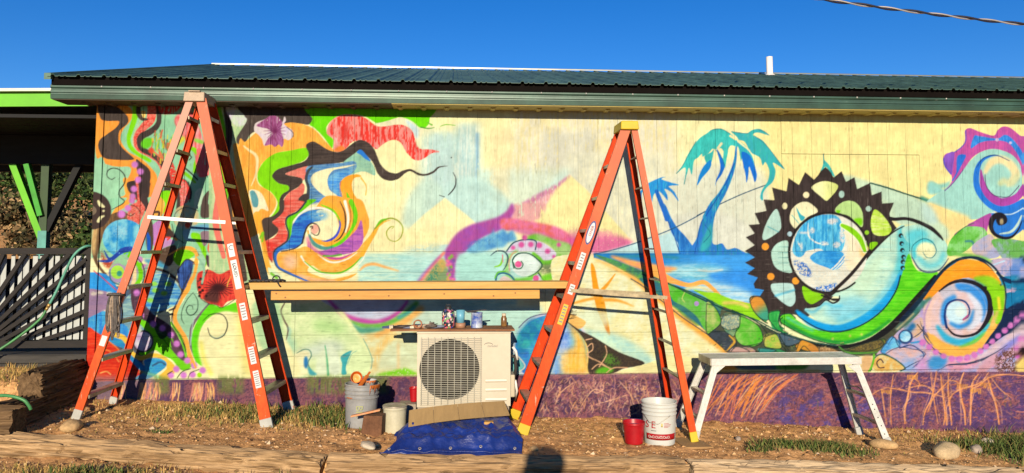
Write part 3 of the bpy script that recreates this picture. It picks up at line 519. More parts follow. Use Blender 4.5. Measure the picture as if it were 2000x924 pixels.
poly([(20,452),(200,505),(400,585),(560,655),(700,715),(900,795),(1200,924),(1300,980),(900,1100),(760,960),(600,850),(400,690),(200,570),(60,485)], (72,126,106), c2=(90,170,80), tex='b')
line([(500,640),(700,720),(900,800),(1200,930)], (30,62,66), 9)
poly([(600,0),(645,0),(700,120),(760,215),(830,290),(905,395),(905,442),(780,442),(760,350),(700,250),(660,130)], (38,112,192), c2=(60,140,205), tex='v'); line([(600,0),(660,130),(720,270),(775,440)], (20,70,150), 8)
line([(0,446),(200,400),(420,330),(700,220),(900,120),(1060,28)], (42,84,118), 9)
poly([(1050,-5),(1135,-5),(1100,80),(1080,180),(1070,330),(1100,362),(1160,352),(1205,405),(1280,392),(1370,435),(1400,447),(900,447),(930,300),(960,180),(1000,90)], (42,140,184), c2=(50,120,200), tex='v'); poly([(1010,250),(1060,180),(1065,330),(1000,420),(960,400)], (60,170,175), soft=3)
line([(1050,0),(1000,100),(960,190),(910,440)], (24,80,160), 7); line([(1000,180),(1050,260),(990,340)], (24,90,130), 5)
view(1160,220,4.62)
line([(930,930),(1150,820),(1350,730),(1560,650)], (38,74,104), 9)
line([(1285,300),(1270,450),(1220,600),(1150,740),(1080,840),(1030,950)], (34,116,196), [14,28,44,62,80,100], c2=(50,160,190), tex='v'); line([(1265,460),(1200,620),(1100,790),(1010,930)], (22,72,160), 7)
TEAL=(62,186,178)
poly([(1070,155),(1150,148),(1230,190),(1290,250),(1300,310),(1235,300),(1192,372),(1150,325),(1100,335),(1070,330),(1040,365),(985,400),(975,375),(940,410),(905,440),(885,560),(860,500),(840,560),(815,645),(830,530),(815,500),(745,552),(800,480),(850,380),(900,300),(960,230),(1020,190)], TEAL, c2=(70,200,190), tex='v')
poly([(1240,172),(1300,180),(1380,190),(1430,160),(1500,150),(1560,185),(1582,208),(1480,182),(1440,205),(1520,250),(1580,320),(1640,400),(1722,512),(1620,455),(1642,530),(1620,620),(1560,680),(1530,730),(1527,795),(1503,770),(1520,700),(1570,620),(1585,530),(1550,450),(1525,480),(1500,410),(1430,370),(1400,330),(1360,300),(1310,250),(1290,220)], TEAL, c2=(60,170,180), tex='v')
poly([(1280,260),(1340,300),(1400,350),(1440,420),(1470,560),(1450,500),(1400,420),(1350,370),(1330,440),(1310,330)], (56,178,186)); poly([(1000,400),(1060,360),(1085,340),(1060,460),(1030,480)], TEAL); poly([(1180,320),(1212,340),(1200,420),(1185,500),(1165,450)], (70,190,180))
poly([(1335,360),(1400,380),(1440,450),(1472,560),(1455,630),(1430,560),(1402,490),(1396,560),(1380,635),(1368,550),(1350,480)], (24,112,204)); poly([(1108,332),(1150,390),(1182,480),(1155,560),(1112,620),(1094,668),(1108,600),(1138,530),(1138,450)], (24,110,200)); poly([(1052,430),(1062,470),(1040,520),(980,590),(933,660),(948,580),(990,490)], (24,132,204))
for q in [[(1070,155),(1150,150),(1230,192)],[(920,260),(880,330),(800,480),(745,550)],[(1240,172),(1330,184),(1390,188)],[(1480,152),(1540,172),(1580,205)],[(1450,210),(1560,300),(1720,512)],[(815,645),(835,540)],[(1100,340),(1150,400),(1180,480)]]: line(q, (30,110,120), 5)
line([(1300,250),(1350,270),(1390,320)], (252,228,160), [4,24,4]); line([(1230,210),(1280,240)], (250,228,170), 20); line([(1120,320),(1150,280)], (245,230,180), 22)
poly([(485,645),(530,620),(600,590),(650,583),(612,602),(690,630),(770,655),(700,662),(680,672),(730,720),(767,805),(700,722),(640,692),(662,740),(668,795),(620,740),(580,710),(545,740),(532,780),(520,845),(505,780),(490,720),(440,720),(430,790),(408,850),(405,740),(440,690)], (40,132,212), c2=(50,160,210), tex='v'); line([(565,710),(600,800),(640,900),(660,960)], (38,108,196), [36,40,44,46])
# ---- dune, bird, planet
view(980,540,4.2)
poly([(430,-150),(760,-150),(1060,-10),(1140,50),(1240,130),(1400,250),(1500,340),(1680,470),(1860,620),(1700,680),(1600,800),(960,800),(640,440),(480,330),(430,100)], (250,236,172), c2=(240,236,196), tex='b')
line([(760,-150),(1050,-5),(1150,70),(1300,195),(1480,345),(1680,490),(1860,630)], (250,172,72), [10,30,44,44,50,56,50], soft=4)
poly([(1130,20),(1250,40),(1500,130),(1720,215),(1805,330),(1790,410),(1932,300),(1932,620),(1860,620),(1690,465),(1560,350),(1400,235),(1230,115)], (48,112,132), c2=(60,120,110), tex='b')
poly([(1370,60),(1500,125),(1640,195),(1755,260),(1795,340),(1790,410),(1700,457),(1660,430),(1600,330),(1500,250),(1400,190)], (88,186,48), c2=(120,180,90), tex='b'); disc(1600,225,20,(190,150,210)); disc(1700,240,16,(214,180,120)); line([(1800,330),(1792,410),(1700,457)], (220,170,80), 8); line([(1500,130),(1480,180),(1500,210)], (200,210,120), 8)
line([(1150,-20),(1370,62),(1560,150),(1750,235),(1932,300)], (26,56,70), 10)
poly([(1690,462),(1800,405),(1932,330),(1932,640),(1860,620)], (72,88,98), c2=(50,60,66), tex='b'); line([(1870,470),(1910,500),(1900,560),(1850,580)], (220,170,80), 18); line([(1750,500),(1830,470)], (110,170,150), 12)
line([(1060,20),(1150,75),(1300,190),(1480,335),(1680,470),(1860,612)], (34,62,80), 8)
poly([(732,-90),(765,-70),(800,100),(842,200),(882,400),(890,490),(856,440),(790,290),(755,150)], (248,160,36)); line([(930,-20),(862,70),(800,135)], (249,168,54), [8,26,34]); line([(580,85),(700,128),(790,150)], (250,174,72), [16,34,34], soft=1); line([(555,230),(660,200),(790,172)], (250,170,70), [12,24,26], soft=1); line([(830,190),(960,200),(1085,247)], (250,170,70), [30,24,6], soft=1); poly([(820,270),(870,400),(884,480),(850,420)], (214,110,30), soft=1)
poly([(640,440),(900,470),(1100,560),(1260,700),(1170,715),(960,620)], (186,226,214), soft=8, c2=(205,230,200), tex='b'); poly([(620,300),(900,280),(860,420),(680,400)], (226,234,200), soft=10, al=.8)
ell(410,610,318,308,(206,200,225),soft=2); ell(410,610,300,292,(60,126,210), c2=(70,170,200), tex='b'); poly([(120,500),(250,350),(330,420),(240,560),(160,640)], (40,130,180), soft=6, c2=(60,170,170), tex='b'); poly([(400,420),(560,420),(560,640),(440,700)], (110,150,226), soft=12, c2=(170,190,235), tex='b')
poly([(540,380),(640,460),(700,600),(700,800),(500,800),(470,660),(600,560)], (246,184,76), soft=8, c2=(250,200,110), tex='v'); poly([(360,640),(500,600),(480,800),(380,800)], (150,190,235), soft=12, tex='b', c2=(230,220,190)); line([(140,420),(220,345),(320,312),(430,305)], (90,80,120), 8)
line([(460,340),(560,390),(650,470),(700,590),(705,790)], (246,206,110), 10); poly([(520,290),(640,340),(692,380),(640,432),(560,390)], (246,190,108)); 
for i in range(14):
    x=530+rng.randint(60); y=285+rng.randint(70); line([(x,y),(x+34,y-8)], (80,60,40), 4)
poly([(500,345),(640,440),(760,500),(960,620),(1175,712),(1000,760),(900,800),(720,800),(712,600),(640,470)], (60,50,46), c2=(80,66,50), tex='s'); poly([(850,640),(920,650),(970,720),(850,720)], (90,130,50), soft=4, tex='s', amt=.4); poly([(780,770),(850,740),(920,760),(880,800),(780,800)], (100,180,40), soft=2)
for q in [[(700,580),(740,550),(745,600),(700,640),(750,680)],[(850,570),(860,640),(800,740)],[(710,660),(800,700),(860,740)],[(740,760),(800,720),(900,760)],[(860,790),(920,750),(1030,750)],[(690,520),(740,510)]]: line(q, (240,184,140), 8)
poly([(950,800),(1180,722),(1400,650),(1560,680),(1560,800)], (252,236,170))
poly([(90,640),(190,740),(100,780)], (120,200,190), soft=3); line([(100,620),(190,730),(130,790)], (230,220,200), 9)
# ---- gear, globe, snail
def Lp(p): return (1430+p[0]/4.619, 280+p[1]/4.619)
def Mp(p): return (1430+p[0]/3.555, 440+p[1]/3.555)
view(0,0,1)
poly([(1640,345),(1700,355),(1800,395),(1840,420),(1850,470),(1780,440),(1720,420)], (206,224,190), soft=5); poly([(1690,360),(1790,388),(1830,420),(1760,440),(1740,400)], (196,218,190), soft=2)
poly([(1812,360),(1822,355),(1845,375),(1815,380)], (150,205,195), soft=3)
tipsL = [(1462,537),(1350,437),(1245,360),(1105,308),(990,253),(845,215),(660,262),(512,315),(362,400),(285,508),(205,632),(150,738),(125,850)]
valL  = [(1355,545),(1262,470),(1130,415),(1030,350),(920,310),(742,330),(605,378),(492,435),(385,515),(312,612),(250,730),(205,815)]
tipsM = [(90,180),(90,262),(105,340),(150,408),(222,452)]; valM = [(158,60),(158,140),(160,225),(158,300),(180,365),(160,440)]
pts=[]
T=[Lp(p) for p in tipsL]+[Mp(p) for p in tipsM]; V=[Lp(p) for p in valL]+[Mp(p) for p in valM[1:]]
for i,t in enumerate(T):
    pts.append(t)
    if i<len(V): pts.append(V[i])
poly(pts[:-1]+[Mp(p) for p in [(222,452),(190,500),(240,560),(240,640),(350,640),(420,620),(520,640),(640,560),(700,500),(900,260),(1060,120),(1150,30)]]+[Lp((1435,690)),Lp((1420,640))], (56,46,44), c2=(66,54,52), tex='v', sm=False)
disc(1609.5,333,5,(70,190,180)); poly([Lp(p) for p in [(825,95),(835,150),(880,200),(930,300),(905,290),(845,215),(790,280),(820,200)]], (70,184,176)); poly([Lp(p) for p in [(780,300),(845,222),(905,300)]], (56,46,44)); line([Lp((825,95)),Lp((830,180))], (60,90,90), 1.2)
view(1430,280,4.619)
poly([(720,395),(780,355),(860,345),(950,375),(945,425),(880,500),(850,520),(800,480),(740,430)], (246,240,178), c2=(225,230,130), gp=[(800,400),(940,400)]); disc(670,468,28,(246,226,180)); ell(990,462,25,32,(176,206,190)); ell(477,568,23,30,(246,232,180))
poly([(400,595),(430,650),(445,740),(430,790),(350,850),(290,875),(275,840),(300,750),(350,650)], (192,222,206)); line([(320,750),(420,800)], (60,160,170), 8, al=.7)
poly([(520,680),(540,600),(600,545),(670,530),(730,560),(775,620),(680,670),(590,770),(540,740)], (247,236,190)); poly([(580,580),(620,640),(660,670),(620,700)], (60,170,180)); line([(540,650),(600,720)], (110,190,180), 8)
poly([(935,620),(960,560),(1040,520),(1120,540),(1175,620),(1182,740),(1150,750),(1060,660)], (192,222,140)); poly([(940,605),(980,610),(960,640)], GRN); poly([(1100,690),(1170,680),(1165,745)], GRN, soft=1); disc(1232,593,25,(180,208,190))
poly([(1290,600),(1340,630),(1400,700),(1440,780),(1400,830),(1310,835),(1265,800),(1250,720),(1265,640)], (190,226,70), c2=(225,236,140), tex='h'); disc(1217,807,20,(160,214,50)); disc(1265,915,22,(150,210,40)); disc(522,820,22,(190,218,222))
view(1430,440,3.555)
for x, y in [(232,150),(270,358),(442,388)]: disc(x, y, 25, (246,160,56))
poly([(385,110),(320,125),(280,170),(275,220),(300,290),(360,325),(420,325),(395,240),(390,180)], (192,226,206))
for y in (150,190,225,262): line([(320,y),(388,y)], (70,130,130), [2,5])
poly([(270,420),(300,405),(400,405),(430,430),(441,520),(420,560),(390,562),(330,520),(285,470)], (196,226,216)); line([(300,490),(430,450)], (110,190,210), 14, soft=1); poly([(490,425),(560,460),(640,490),(570,545),(530,540),(500,500)], (140,206,28)); poly([(960,125),(1010,120),(1000,160),(960,180)], (140,206,28))
view(0,0,1)
disc(1619,494,80,(40,34,34)); disc(1619,494,76.5,(236,234,212))
poly([(1550,485),(1560,450),(1590,427),(1625,421),(1652,436),(1650,470),(1640,500),(1600,520),(1575,512),(1560,500)], (52,156,214), c2=(90,186,226), tex='v'); poly([(1560,450),(1590,427),(1640,425),(1620,450)],(30,120,200),soft=4,al=.7,tex='b',amt=.45); poly([(1575,520),(1600,500),(1650,500),(1660,530),(1630,550),(1590,545)], (60,160,220), soft=2)
for x,y,rx,ry in [(1620,436,12,9),(1588,460,7,5),(1612,477,9,6),(1638,480,9,6),(1575,500,14,4),(1602,530,16,6),(1650,455,9,14)]: ell(x, y, rx, ry, (232,226,214), soft=2, al=.85, tex='s', amt=.3)
poly([(1650,470),(1690,490),(1680,530),(1650,550),(1640,520)], (238,232,204), soft=3, tex='h', amt=.25); poly([(1570,540),(1600,555),(1640,560),(1610,570),(1585,562)], (120,170,205), soft=2, tex='s', amt=.4)
line([(1647,440),(1664,448),(1680,464),(1692,484)], (134,206,20), [9,11,10,7]); line([(1641,437),(1660,442)], (250,246,230), [3,4])
view(1430,440,3.555)
poly([(1195,0),(1100,60),(1000,150),(880,290),(740,440),(690,490),(745,500),(735,545),(650,520),(600,560),(510,580),(520,605),(560,640),(640,690),(740,705),(860,670),(960,610),(1050,540),(1120,450),(1170,350),(1200,150)], (186,226,206), c2=(204,232,206), tex='h')
poly([(640,580),(760,520),(900,500),(940,560),(820,640),(700,650)], (150,216,226), soft=12); poly([(820,380),(960,260),(1040,200),(1000,380),(900,480)], (206,232,200), soft=10)
line([(1185,280),(1150,400),(1060,530),(930,640),(780,710),(660,715),(540,670),(450,600)], (24,158,222), [30,56,60,58,54,58,50,26], soft=1.5); line([(1130,340),(1090,430),(1000,530),(880,610),(740,660)], (110,204,228), 40, soft=8, al=.8)
line([(510,590),(570,600),(640,545),(700,560),(760,560)], (90,190,220), 18, soft=2, al=.8)
poly([(1160,20),(1260,60),(1240,200),(1180,330),(1130,330),(1150,200)], (80,190,200), soft=5, al=.85)
poly([(1180,340),(1225,200),(1262,280),(1310,325),(1430,330),(1350,440),(1240,545),(1100,675),(960,775),(800,825),(680,818),(560,785),(420,722),(338,680),(345,630),(400,618),(440,650),(520,702),(640,737),(760,737),(900,692),(1040,592),(1130,462)], (84,202,28), c2=(110,210,40), tex='h')
line([(350,660),(430,715),(560,775),(700,808),(820,808),(960,755),(1100,655)], (30,140,66), [20,26,22,22,22,22,10], soft=2); line([(380,640),(450,680),(560,730)], (90,200,150), 18, soft=2)
line([(1168,350),(1132,465),(1040,592),(900,692),(740,740),(600,717),(470,640),(440,600)], (24,40,60), [10,10,9,9,10,9,8,6])
line([(350,640),(335,670),(420,725),(560,790),(680,822),(800,830)], (24,60,40), 7); line([(340,690),(335,630),(400,615),(440,645)], (30,70,50), 7)
line([(520,575),(600,560),(650,520),(700,540),(740,520),(745,490)], INK, [6,8,10,12,12,6]); line([(650,485),(700,520),(740,515)], INK, 10)
line([(690,480),(760,420),(880,290),(960,195),(1060,95),(1130,40),(1195,5)], (44,36,36), [20,20,22,18,14,10,6])
# dark ground with leaves under the snail
poly([(-60,570),(0,590),(110,650),(250,720),(420,790),(660,835),(860,835),(1050,720),(1200,610),(1330,460),(1400,480),(1290,620),(1140,770),(1090,900),(300,900),(0,880),(-110,760),(-90,650)], (88,92,70), c2=(70,70,56), tex='b')
poly([(-130,470),(0,515),(60,530),(120,570),(200,660),(100,635),(0,590),(-130,530)], (148,212,36)); line([(-60,540),(40,540),(110,570)], (236,200,110), 22, soft=2)
OUT = ((28,44,36), 5.5)
poly([(30,640),(130,680),(205,760),(205,815),(130,842),(60,790),(20,720)], (90,190,38), c2=(120,190,90), tex='b'); poly([(-60,620),(20,620),(30,720),(0,780),(-70,700)], (110,150,120), c2=(150,170,110), tex='b'); poly([(-40,800),(20,770),(20,830),(-40,850)], (226,170,80)); poly([(230,760),(310,770),(338,855),(250,865),(220,820)], (196,180,92), c2=(150,190,70), tex='b'); poly([(340,750),(450,800),(430,835),(370,835)], (84,104,112)); poly([(480,800),(550,820),(612,872),(560,882),(480,862),(440,842)], (222,152,54)); poly([(600,840),(700,850),(755,885),(640,890)], (160,110,60)); poly([(800,860),(950,815),(1060,792),(1040,875),(860,885)], (134,112,52), c2=(90,110,50), tex='s')
poly([(0,850),(120,845),(160,885),(0,890)], (190,150,140)); poly([(230,850),(330,860),(380,890),(240,890)], (60,140,90)); line([(0,590),(120,642),(260,722),(420,792),(600,835)], (22,56,52), 9); line([(200,690),(260,770),(350,840),(390,890)], (40,60,40), 7); line([(760,885),(860,890),(1040,880)], (80,150,60), 9)
OUT = None
for x, y in [(70,640),(100,720),(130,760),(290,790),(260,800),(700,790),(820,770),(900,760)]: disc(x, y, 8, (226,200,110), soft=1)
poly([(125,510),(150,490),(200,500),(235,550),(247,620),(240,672),(200,652),(150,590)], (222,160,70), c2=(80,170,90), gp=[(180,530),(200,610)]); line([(150,492),(122,515),(150,592),(205,655),(245,680)], (30,50,40), 8); line([(150,492),(205,500),(240,560),(248,640)], (60,50,40), 6)
poly([(252,612),(332,595),(322,680),(365,722),(290,722),(262,662)], (44,152,84), c2=(70,180,100), tex='v'); line([(335,595),(325,680),(360,720)], (20,70,50), 6)
line([(420,782),(600,832),(760,845),(920,815),(1050,745),(1160,645),(1280,505),(1410,355)], (26,26,30), [10,16,24,34,44,44,34,24])
line([(1150,720),(1240,620),(1330,520),(1380,450)], (60,110,110), 26, soft=2); line([(1200,640),(1300,520)], (150,160,120), 12, soft=2)
view(1700,400,4.2)
poly([(260,200),(380,165),(480,190),(560,250),(622,310),(638,400),(602,500),(530,547),(440,540),(370,480),(340,400),(350,330),(300,300)], (188,226,206)); poly([(300,230),(420,200),(480,260),(380,300),(340,380),(310,300)], (90,200,210), soft=6, al=.9)
line([(360,430),(365,340),(430,290),(500,310)], (80,196,206), 34, soft=3); ell(460,380,80,70,(244,240,190),soft=3); line([(400,440),(470,500),(560,480),(600,400)], (120,208,212), 40, soft=5)
line([(340,440),(345,340),(430,280),(505,305),(540,375),(510,430),(460,430),(428,385)], (40,120,132), [4,7,8,8,7,7,6,4]); line([(340,430),(400,525),(480,553),(570,530),(640,440)], (92,104,124), [10,16,16,14,6])
for x, y in [(252,255),(258,320),(264,375),(272,430),(268,470),(266,520)]: disc(x, y, 19, (36,40,44)); disc(x+7, y+6, 9, (90,190,205))
line([(160,112),(200,118),(300,115),(400,145),(500,195),(570,258),(597,292)], (40,34,36), [30,30,26,30,34,24,6])
# ---- right: crest wave, hooks and spirals
view(1700,220,4.2)
line([(0,578),(150,620),(300,670),(465,722)], (44,84,74), [12,14,12,16]); line([(420,700),(470,722)], (70,140,120), 30, soft=2)
poly([(470,725),(620,620),(720,520),(800,420),(900,330),(1020,300),(1160,345),(1235,430),(1245,620),(1190,700),(1000,780),(1010,820),(830,880),(640,800),(500,745)], (168,216,202)); poly([(480,740),(620,790),(820,870),(700,980),(620,930),(480,830)], (252,222,150), soft=4); poly([(420,760),(500,770),(560,900),(450,900)], (190,214,200), soft=6)
poly([(500,570),(560,590),(640,570),(660,540),(640,610),(560,620)], (150,206,190), soft=2)
poly([(610,640),(665,575),(660,500),(610,430),(600,370),(630,335),(700,325),(760,270),(778,220),(778,150),(820,130),(900,160),(1010,190),(1045,145),(1090,117),(1150,128),(1230,190),(1290,240),(1290,640),(1245,500),(1225,420),(1150,340),(1020,300),(920,320),(840,370),(780,450),(710,540)], (186,86,166), c2=(205,90,160), tex='v')
poly([(605,370),(640,335),(690,330),(680,440),(665,510),(612,430)], (140,90,190)); line([(600,380),(612,440),(660,505)], (90,80,200), 10)
poly([(825,295),(852,195),(900,195),(1040,215),(1100,185),(1145,200),(1200,255),(1255,340),(1275,470),(1200,330),(1120,245),(1000,232),(900,250)], (48,122,216), c2=(70,150,225), tex='v'); poly([(705,490),(715,360),(785,352),(752,430),(690,545),(668,560)], (50,116,214)); line([(780,150),(782,230),(750,280),(690,325)], (120,90,190), 9); disc(1040,225,14,(220,190,225)); disc(1150,250,12,(210,190,230))
line([(610,640),(680,575),(760,470)], (110,70,140), 7)
line([(1150,400),(1030,352),(925,385),(875,470),(872,600),(930,700),(1020,772),(1130,795),(1260,740)], (44,122,216), [6,12,24,44,50,60,66,70,70]); line([(905,470),(925,600),(985,690),(1080,735),(1200,695),(1270,600)], (176,76,166), [10,50,62,66,60,50]); line([(940,490),(990,410),(1070,385),(1150,430),(1190,510),(1130,590)], (250,226,170), [30,60,66,70,70,30], soft=2); disc(1035,570,88,(168,216,202)); line([(1090,560),(1160,580),(1200,520)], (220,220,170), 50, soft=4); disc(1070,580,24,(214,222,170),soft=3)
line([(870,450),(930,372),(1030,350),(1140,396)], (30,60,120), [3,7,7,5]); line([(940,510),(950,600),(1000,670),(1070,692),(1140,685),(1220,600)], (70,40,90), 6)
view(1700,400,4.2)
poly([(960,90),(1010,70),(1150,60),(1300,-40),(1300,140),(1210,240),(1100,290),(1010,250),(975,190)], (48,122,208)); line([(1000,62),(1150,78),(1280,10)], (210,232,240), 9)
poly([(690,245),(800,170),(900,110),(992,74),(965,180),(950,240),(900,300),(760,260)], (176,80,158)); poly([(800,165),(860,140),(900,165),(860,175)], (186,86,166))
poly([(640,420),(640,330),(690,250),(770,188),(860,180),(930,195),(960,250),(900,295),(840,335),(760,395)], (98,186,58), c2=(140,205,120), tex='b'); line([(690,250),(770,185),(850,150)], (60,110,70), 6); line([(780,300),(830,300),(850,330)], (60,120,150), 14, soft=1); line([(900,200),(930,230),(860,300)], (190,220,190), 16, soft=2)
poly([(840,335),(940,260),(1000,255),(1065,410),(960,445),(850,400)], (216,190,192), c2=(170,170,200), tex='b'); poly([(1000,290),(1170,285),(1300,330),(1300,470),(1120,465),(1040,380)], (112,182,86), c2=(150,170,180), tex='b'); poly([(970,470),(1100,440),(1300,470),(1300,610),(1160,605),(1050,560)], (104,146,214), c2=(200,176,196), tex='b'); poly([(620,400),(760,400),(940,430),(1000,480),(880,440),(760,430)], (110,180,80), soft=2); line([(1000,495),(1100,460)], (190,215,235), 12); line([(1240,430),(1255,480)], (30,50,80), 16)
line([(1060,150),(1092,130),(1082,98),(1040,88),(1000,118),(988,180),(1018,240),(1090,272),(1160,262),(1212,205),(1245,130)], (34,30,38), [40,60,54,50,46,36,28,24,20,12,6]); disc(1070,132,38,(34,30,38)); ell(1078,140,14,26,(214,190,140),soft=1); line([(1060,238),(1150,222),(1205,165),(1240,90)], (200,222,206), [8,20,22,12])
poly([(1060,600),(1300,620),(1300,900),(1110,900),(1090,720)], (26,122,166), c2=(40,140,180), tex='h'); line([(1040,560),(1100,612),(1180,632),(1300,620)], (18,48,84), [20,30,40,50]); poly([(1190,772),(1300,748),(1300,784)], (26,24,34)); poly([(1090,895),(1180,860),(1300,815),(1300,960),(1085,960)], (40,34,40))
poly([(430,770),(540,600),(640,500),(740,455),(850,455),(950,500),(1020,570),(1062,660),(1092,740),(1095,900),(1070,1000),(1000,1000),(1005,780),(940,680),(840,620),(740,608),(640,640),(550,700),(480,770)], (255,166,48), c2=(250,150,40), tex='h')
poly([(840,590),(940,580),(1035,592),(1085,700),(1095,850),(1060,1000),(1000,1000),(1000,800),(935,690)], (138,202,40), soft=1); line([(1070,780),(1072,850),(1040,890)], (250,226,60), 22, soft=1.5)
line([(250,950),(440,740),(560,580),(680,470),(780,435),(880,445),(980,520),(1062,650),(1102,760)], (22,38,62), [30,30,30,26,22,20,20,16,10]); line([(600,540),(700,470)], (30,110,140), 10)
view(1600,580,3.555)
poly([(560,515),(440,470),(400,400),(480,330),(540,250),(640,170),(740,60),(760,-20),(1420,-20),(1430,520)], (224,178,190), c2=(170,170,215), tex='b')
poly([(1280,40),(1430,30),(1430,220),(1300,265),(1180,345),(1050,385),(1200,230)], (20,40,72)); poly([(1290,-20),(1430,-20),(1430,70),(1310,92)], (26,122,168)); poly([(1300,100),(1430,50),(1430,110),(1330,130)], (36,30,40))
ell(965,120,240,265,(234,192,176), c2=(240,205,170), tex='b')
poly([(1000,-120),(1130,-90),(1190,20),(1180,160),(1090,250),(960,260),(880,180),(870,60),(940,0)], (64,138,214), soft=4, c2=(90,160,225), tex='b'); poly([(740,20),(860,-80),(900,20),(840,140),(760,180)], (236,190,176), soft=6); poly([(860,-60),(1000,-130),(1000,-60),(900,0)], (90,150,220), soft=6)
line([(830,160),(890,255),(1000,292),(1110,268),(1190,170)], (64,174,206), [30,50,50,46,20], soft=2)
line([(740,240),(800,330),(920,368),(1060,338),(1180,225),(1255,100),(1272,-60)], (250,182,92), [30,80,80,70,60,50,40], soft=2); line([(1050,310),(1140,230),(1200,140)], (140,200,60), 24, soft=3); line([(1262,60),(1275,-60)], (140,202,40), 40, soft=1); line([(1235,90),(1262,30)], (250,226,70), 26, soft=1.5)
line([(700,60),(735,160),(740,240)], (180,150,210), 26, soft=3)
line([(1150,-60),(1188,20),(1190,110),(1140,205),(1070,250),(980,268)], (36,30,40), [30,32,28,26,20,10]); ell(965,115,80,92,(216,230,240),soft=3); line([(1080,0),(1110,60),(1090,160),(1000,215)], (150,195,235), 40, soft=4)
line([(940,260),(885,180),(880,80),(945,18),(1018,38),(1046,100),(1008,150)], (26,52,110), [14,14,12,11,11,10,6]); line([(1000,140),(1030,150)], (200,110,150), 12); line([(900,230),(1000,270),(1100,235)], (40,44,60), 9); line([(720,240),(800,340),(880,382)], (40,60,100), 8)
poly([(640,200),(710,145),(725,240),(660,290)], (240,190,140), c2=(200,170,180), tex='b'); line([(680,190),(720,240)], INK, 6); line([(650,200),(540,330),(450,380)], (40,110,160), [40,30,16], soft=2)
OUT = ((44,58,98), 5)
disc(600,278,48,(40,80,130)); disc(598,275,40,(92,182,230), c2=(190,226,236), tex='b'); poly([(450,340),(510,275),(560,345),(500,395),(430,385)], (72,152,216), c2=(120,190,220), tex='b'); disc(525,345,26,(120,200,230), soft=1)
poly([(460,395),(560,350),(720,380),(722,420),(640,495),(560,455)], (190,188,218), c2=(230,180,170), tex='b'); line([(560,355),(640,335),(720,390),(715,430),(650,490)], (50,70,120), 8); line([(640,320),(700,310)], (60,150,200), 14)
OUT = None
poly([(780,420),(860,430),(880,470),(800,500)], (60,140,210), soft=4); poly([(560,470),(660,440),(640,515),(560,515)], (150,180,225), soft=4); poly([(900,440),(1100,430),(1060,500),(900,510)], (234,160,180), soft=6); poly([(700,430),(780,440),(760,510),(680,510)], (210,160,205), soft=5); line([(900,470),(1100,450),(1200,400),(1280,360)], (50,60,80), 7)
poly([(300,420),(370,420),(360,515),(300,515)], (236,186,130), soft=2); poly([(385,440),(430,400),(500,425),(590,490),(560,515),(400,515),(370,470)], (240,184,96), c2=(220,214,170), tex='b'); line([(360,515),(378,435),(430,398),(520,430),(595,492),(570,515)], (40,90,70), 9); line([(445,455),(425,432),(400,455),(415,490),(450,490)], (60,30,50), 8); line([(350,515),(375,450),(380,400)], (110,190,50), 14)
poly([(1220,420),(1300,350),(1420,330),(1430,520),(1240,510)], (120,74,62), soft=5, tex='s', amt=.45); line([(1130,515),(1230,420),(1330,310)], (220,160,170), [60,50,20], soft=2); line([(1260,330),(1320,310)], (90,110,215), 40, soft=4); line([(1240,420),(1270,400)], (80,90,200), 30, soft=3); poly([(1370,440),(1430,420),(1430,520),(1370,510)], (250,226,150), soft=2); disc(1425,370,36,(40,24,30))
for x, y in [(715,318),(765,350),(812,382),(865,410),(920,428),(975,430),(1030,425),(1080,405),(1120,378),(1160,345),(1200,310),(1245,268),(1290,232),(1330,198),(1372,165),(1410,125),(1380,410),(1400,295),(1380,340)]: disc(x+rng.randint(-3,4), y+rng.randint(-3,4), 21, (214,102,192), soft=.6)
for _ in range(60): disc(rng.randint(700,1420), rng.randint(330,500), rng.randint(3,8), [(240,210,215),(120,120,200),(226,120,170),(250,220,190)][rng.randint(4)], al=.8, soft=.5)
view(1430,440,3.555)
for _ in range(90):
    x=rng.uniform(-40,1060); y=rng.uniform(600,880); 
    if y < 640+.28*min(x,600): continue
    line([(x,y),(x+rng.uniform(-14,14),y+rng.uniform(-10,10)),(x+rng.uniform(-26,26),y+rng.uniform(-14,14))], [(30,44,36),(170,190,90),(220,180,100),(60,110,70),(40,60,60)][rng.randint(5)], rng.uniform(2.5,5), al=.8)
view(1600,580,3.555)
for _ in range(130):
    x=rng.uniform(620,1422); y=rng.uniform(300,512); line([(x,y),(x+rng.uniform(-30,30),y+rng.uniform(-8,8))], [(90,90,170),(240,200,200),(200,110,150),(60,60,90),(250,226,190),(80,150,200)][rng.randint(6)], rng.uniform(2,6), al=.6)
for q in [[(700,170),(720,220),(770,290),(830,350)],[(560,515),(640,470),(700,440)],[(480,330),(520,280),(560,350),(640,330)],[(820,520),(900,470),(1000,470),(1100,450),(1200,400)],[(1260,520),(1300,440),(1400,380)],[(640,290),(700,250),(735,200)]]: line(q, (40,52,86), [2,6,5,2])
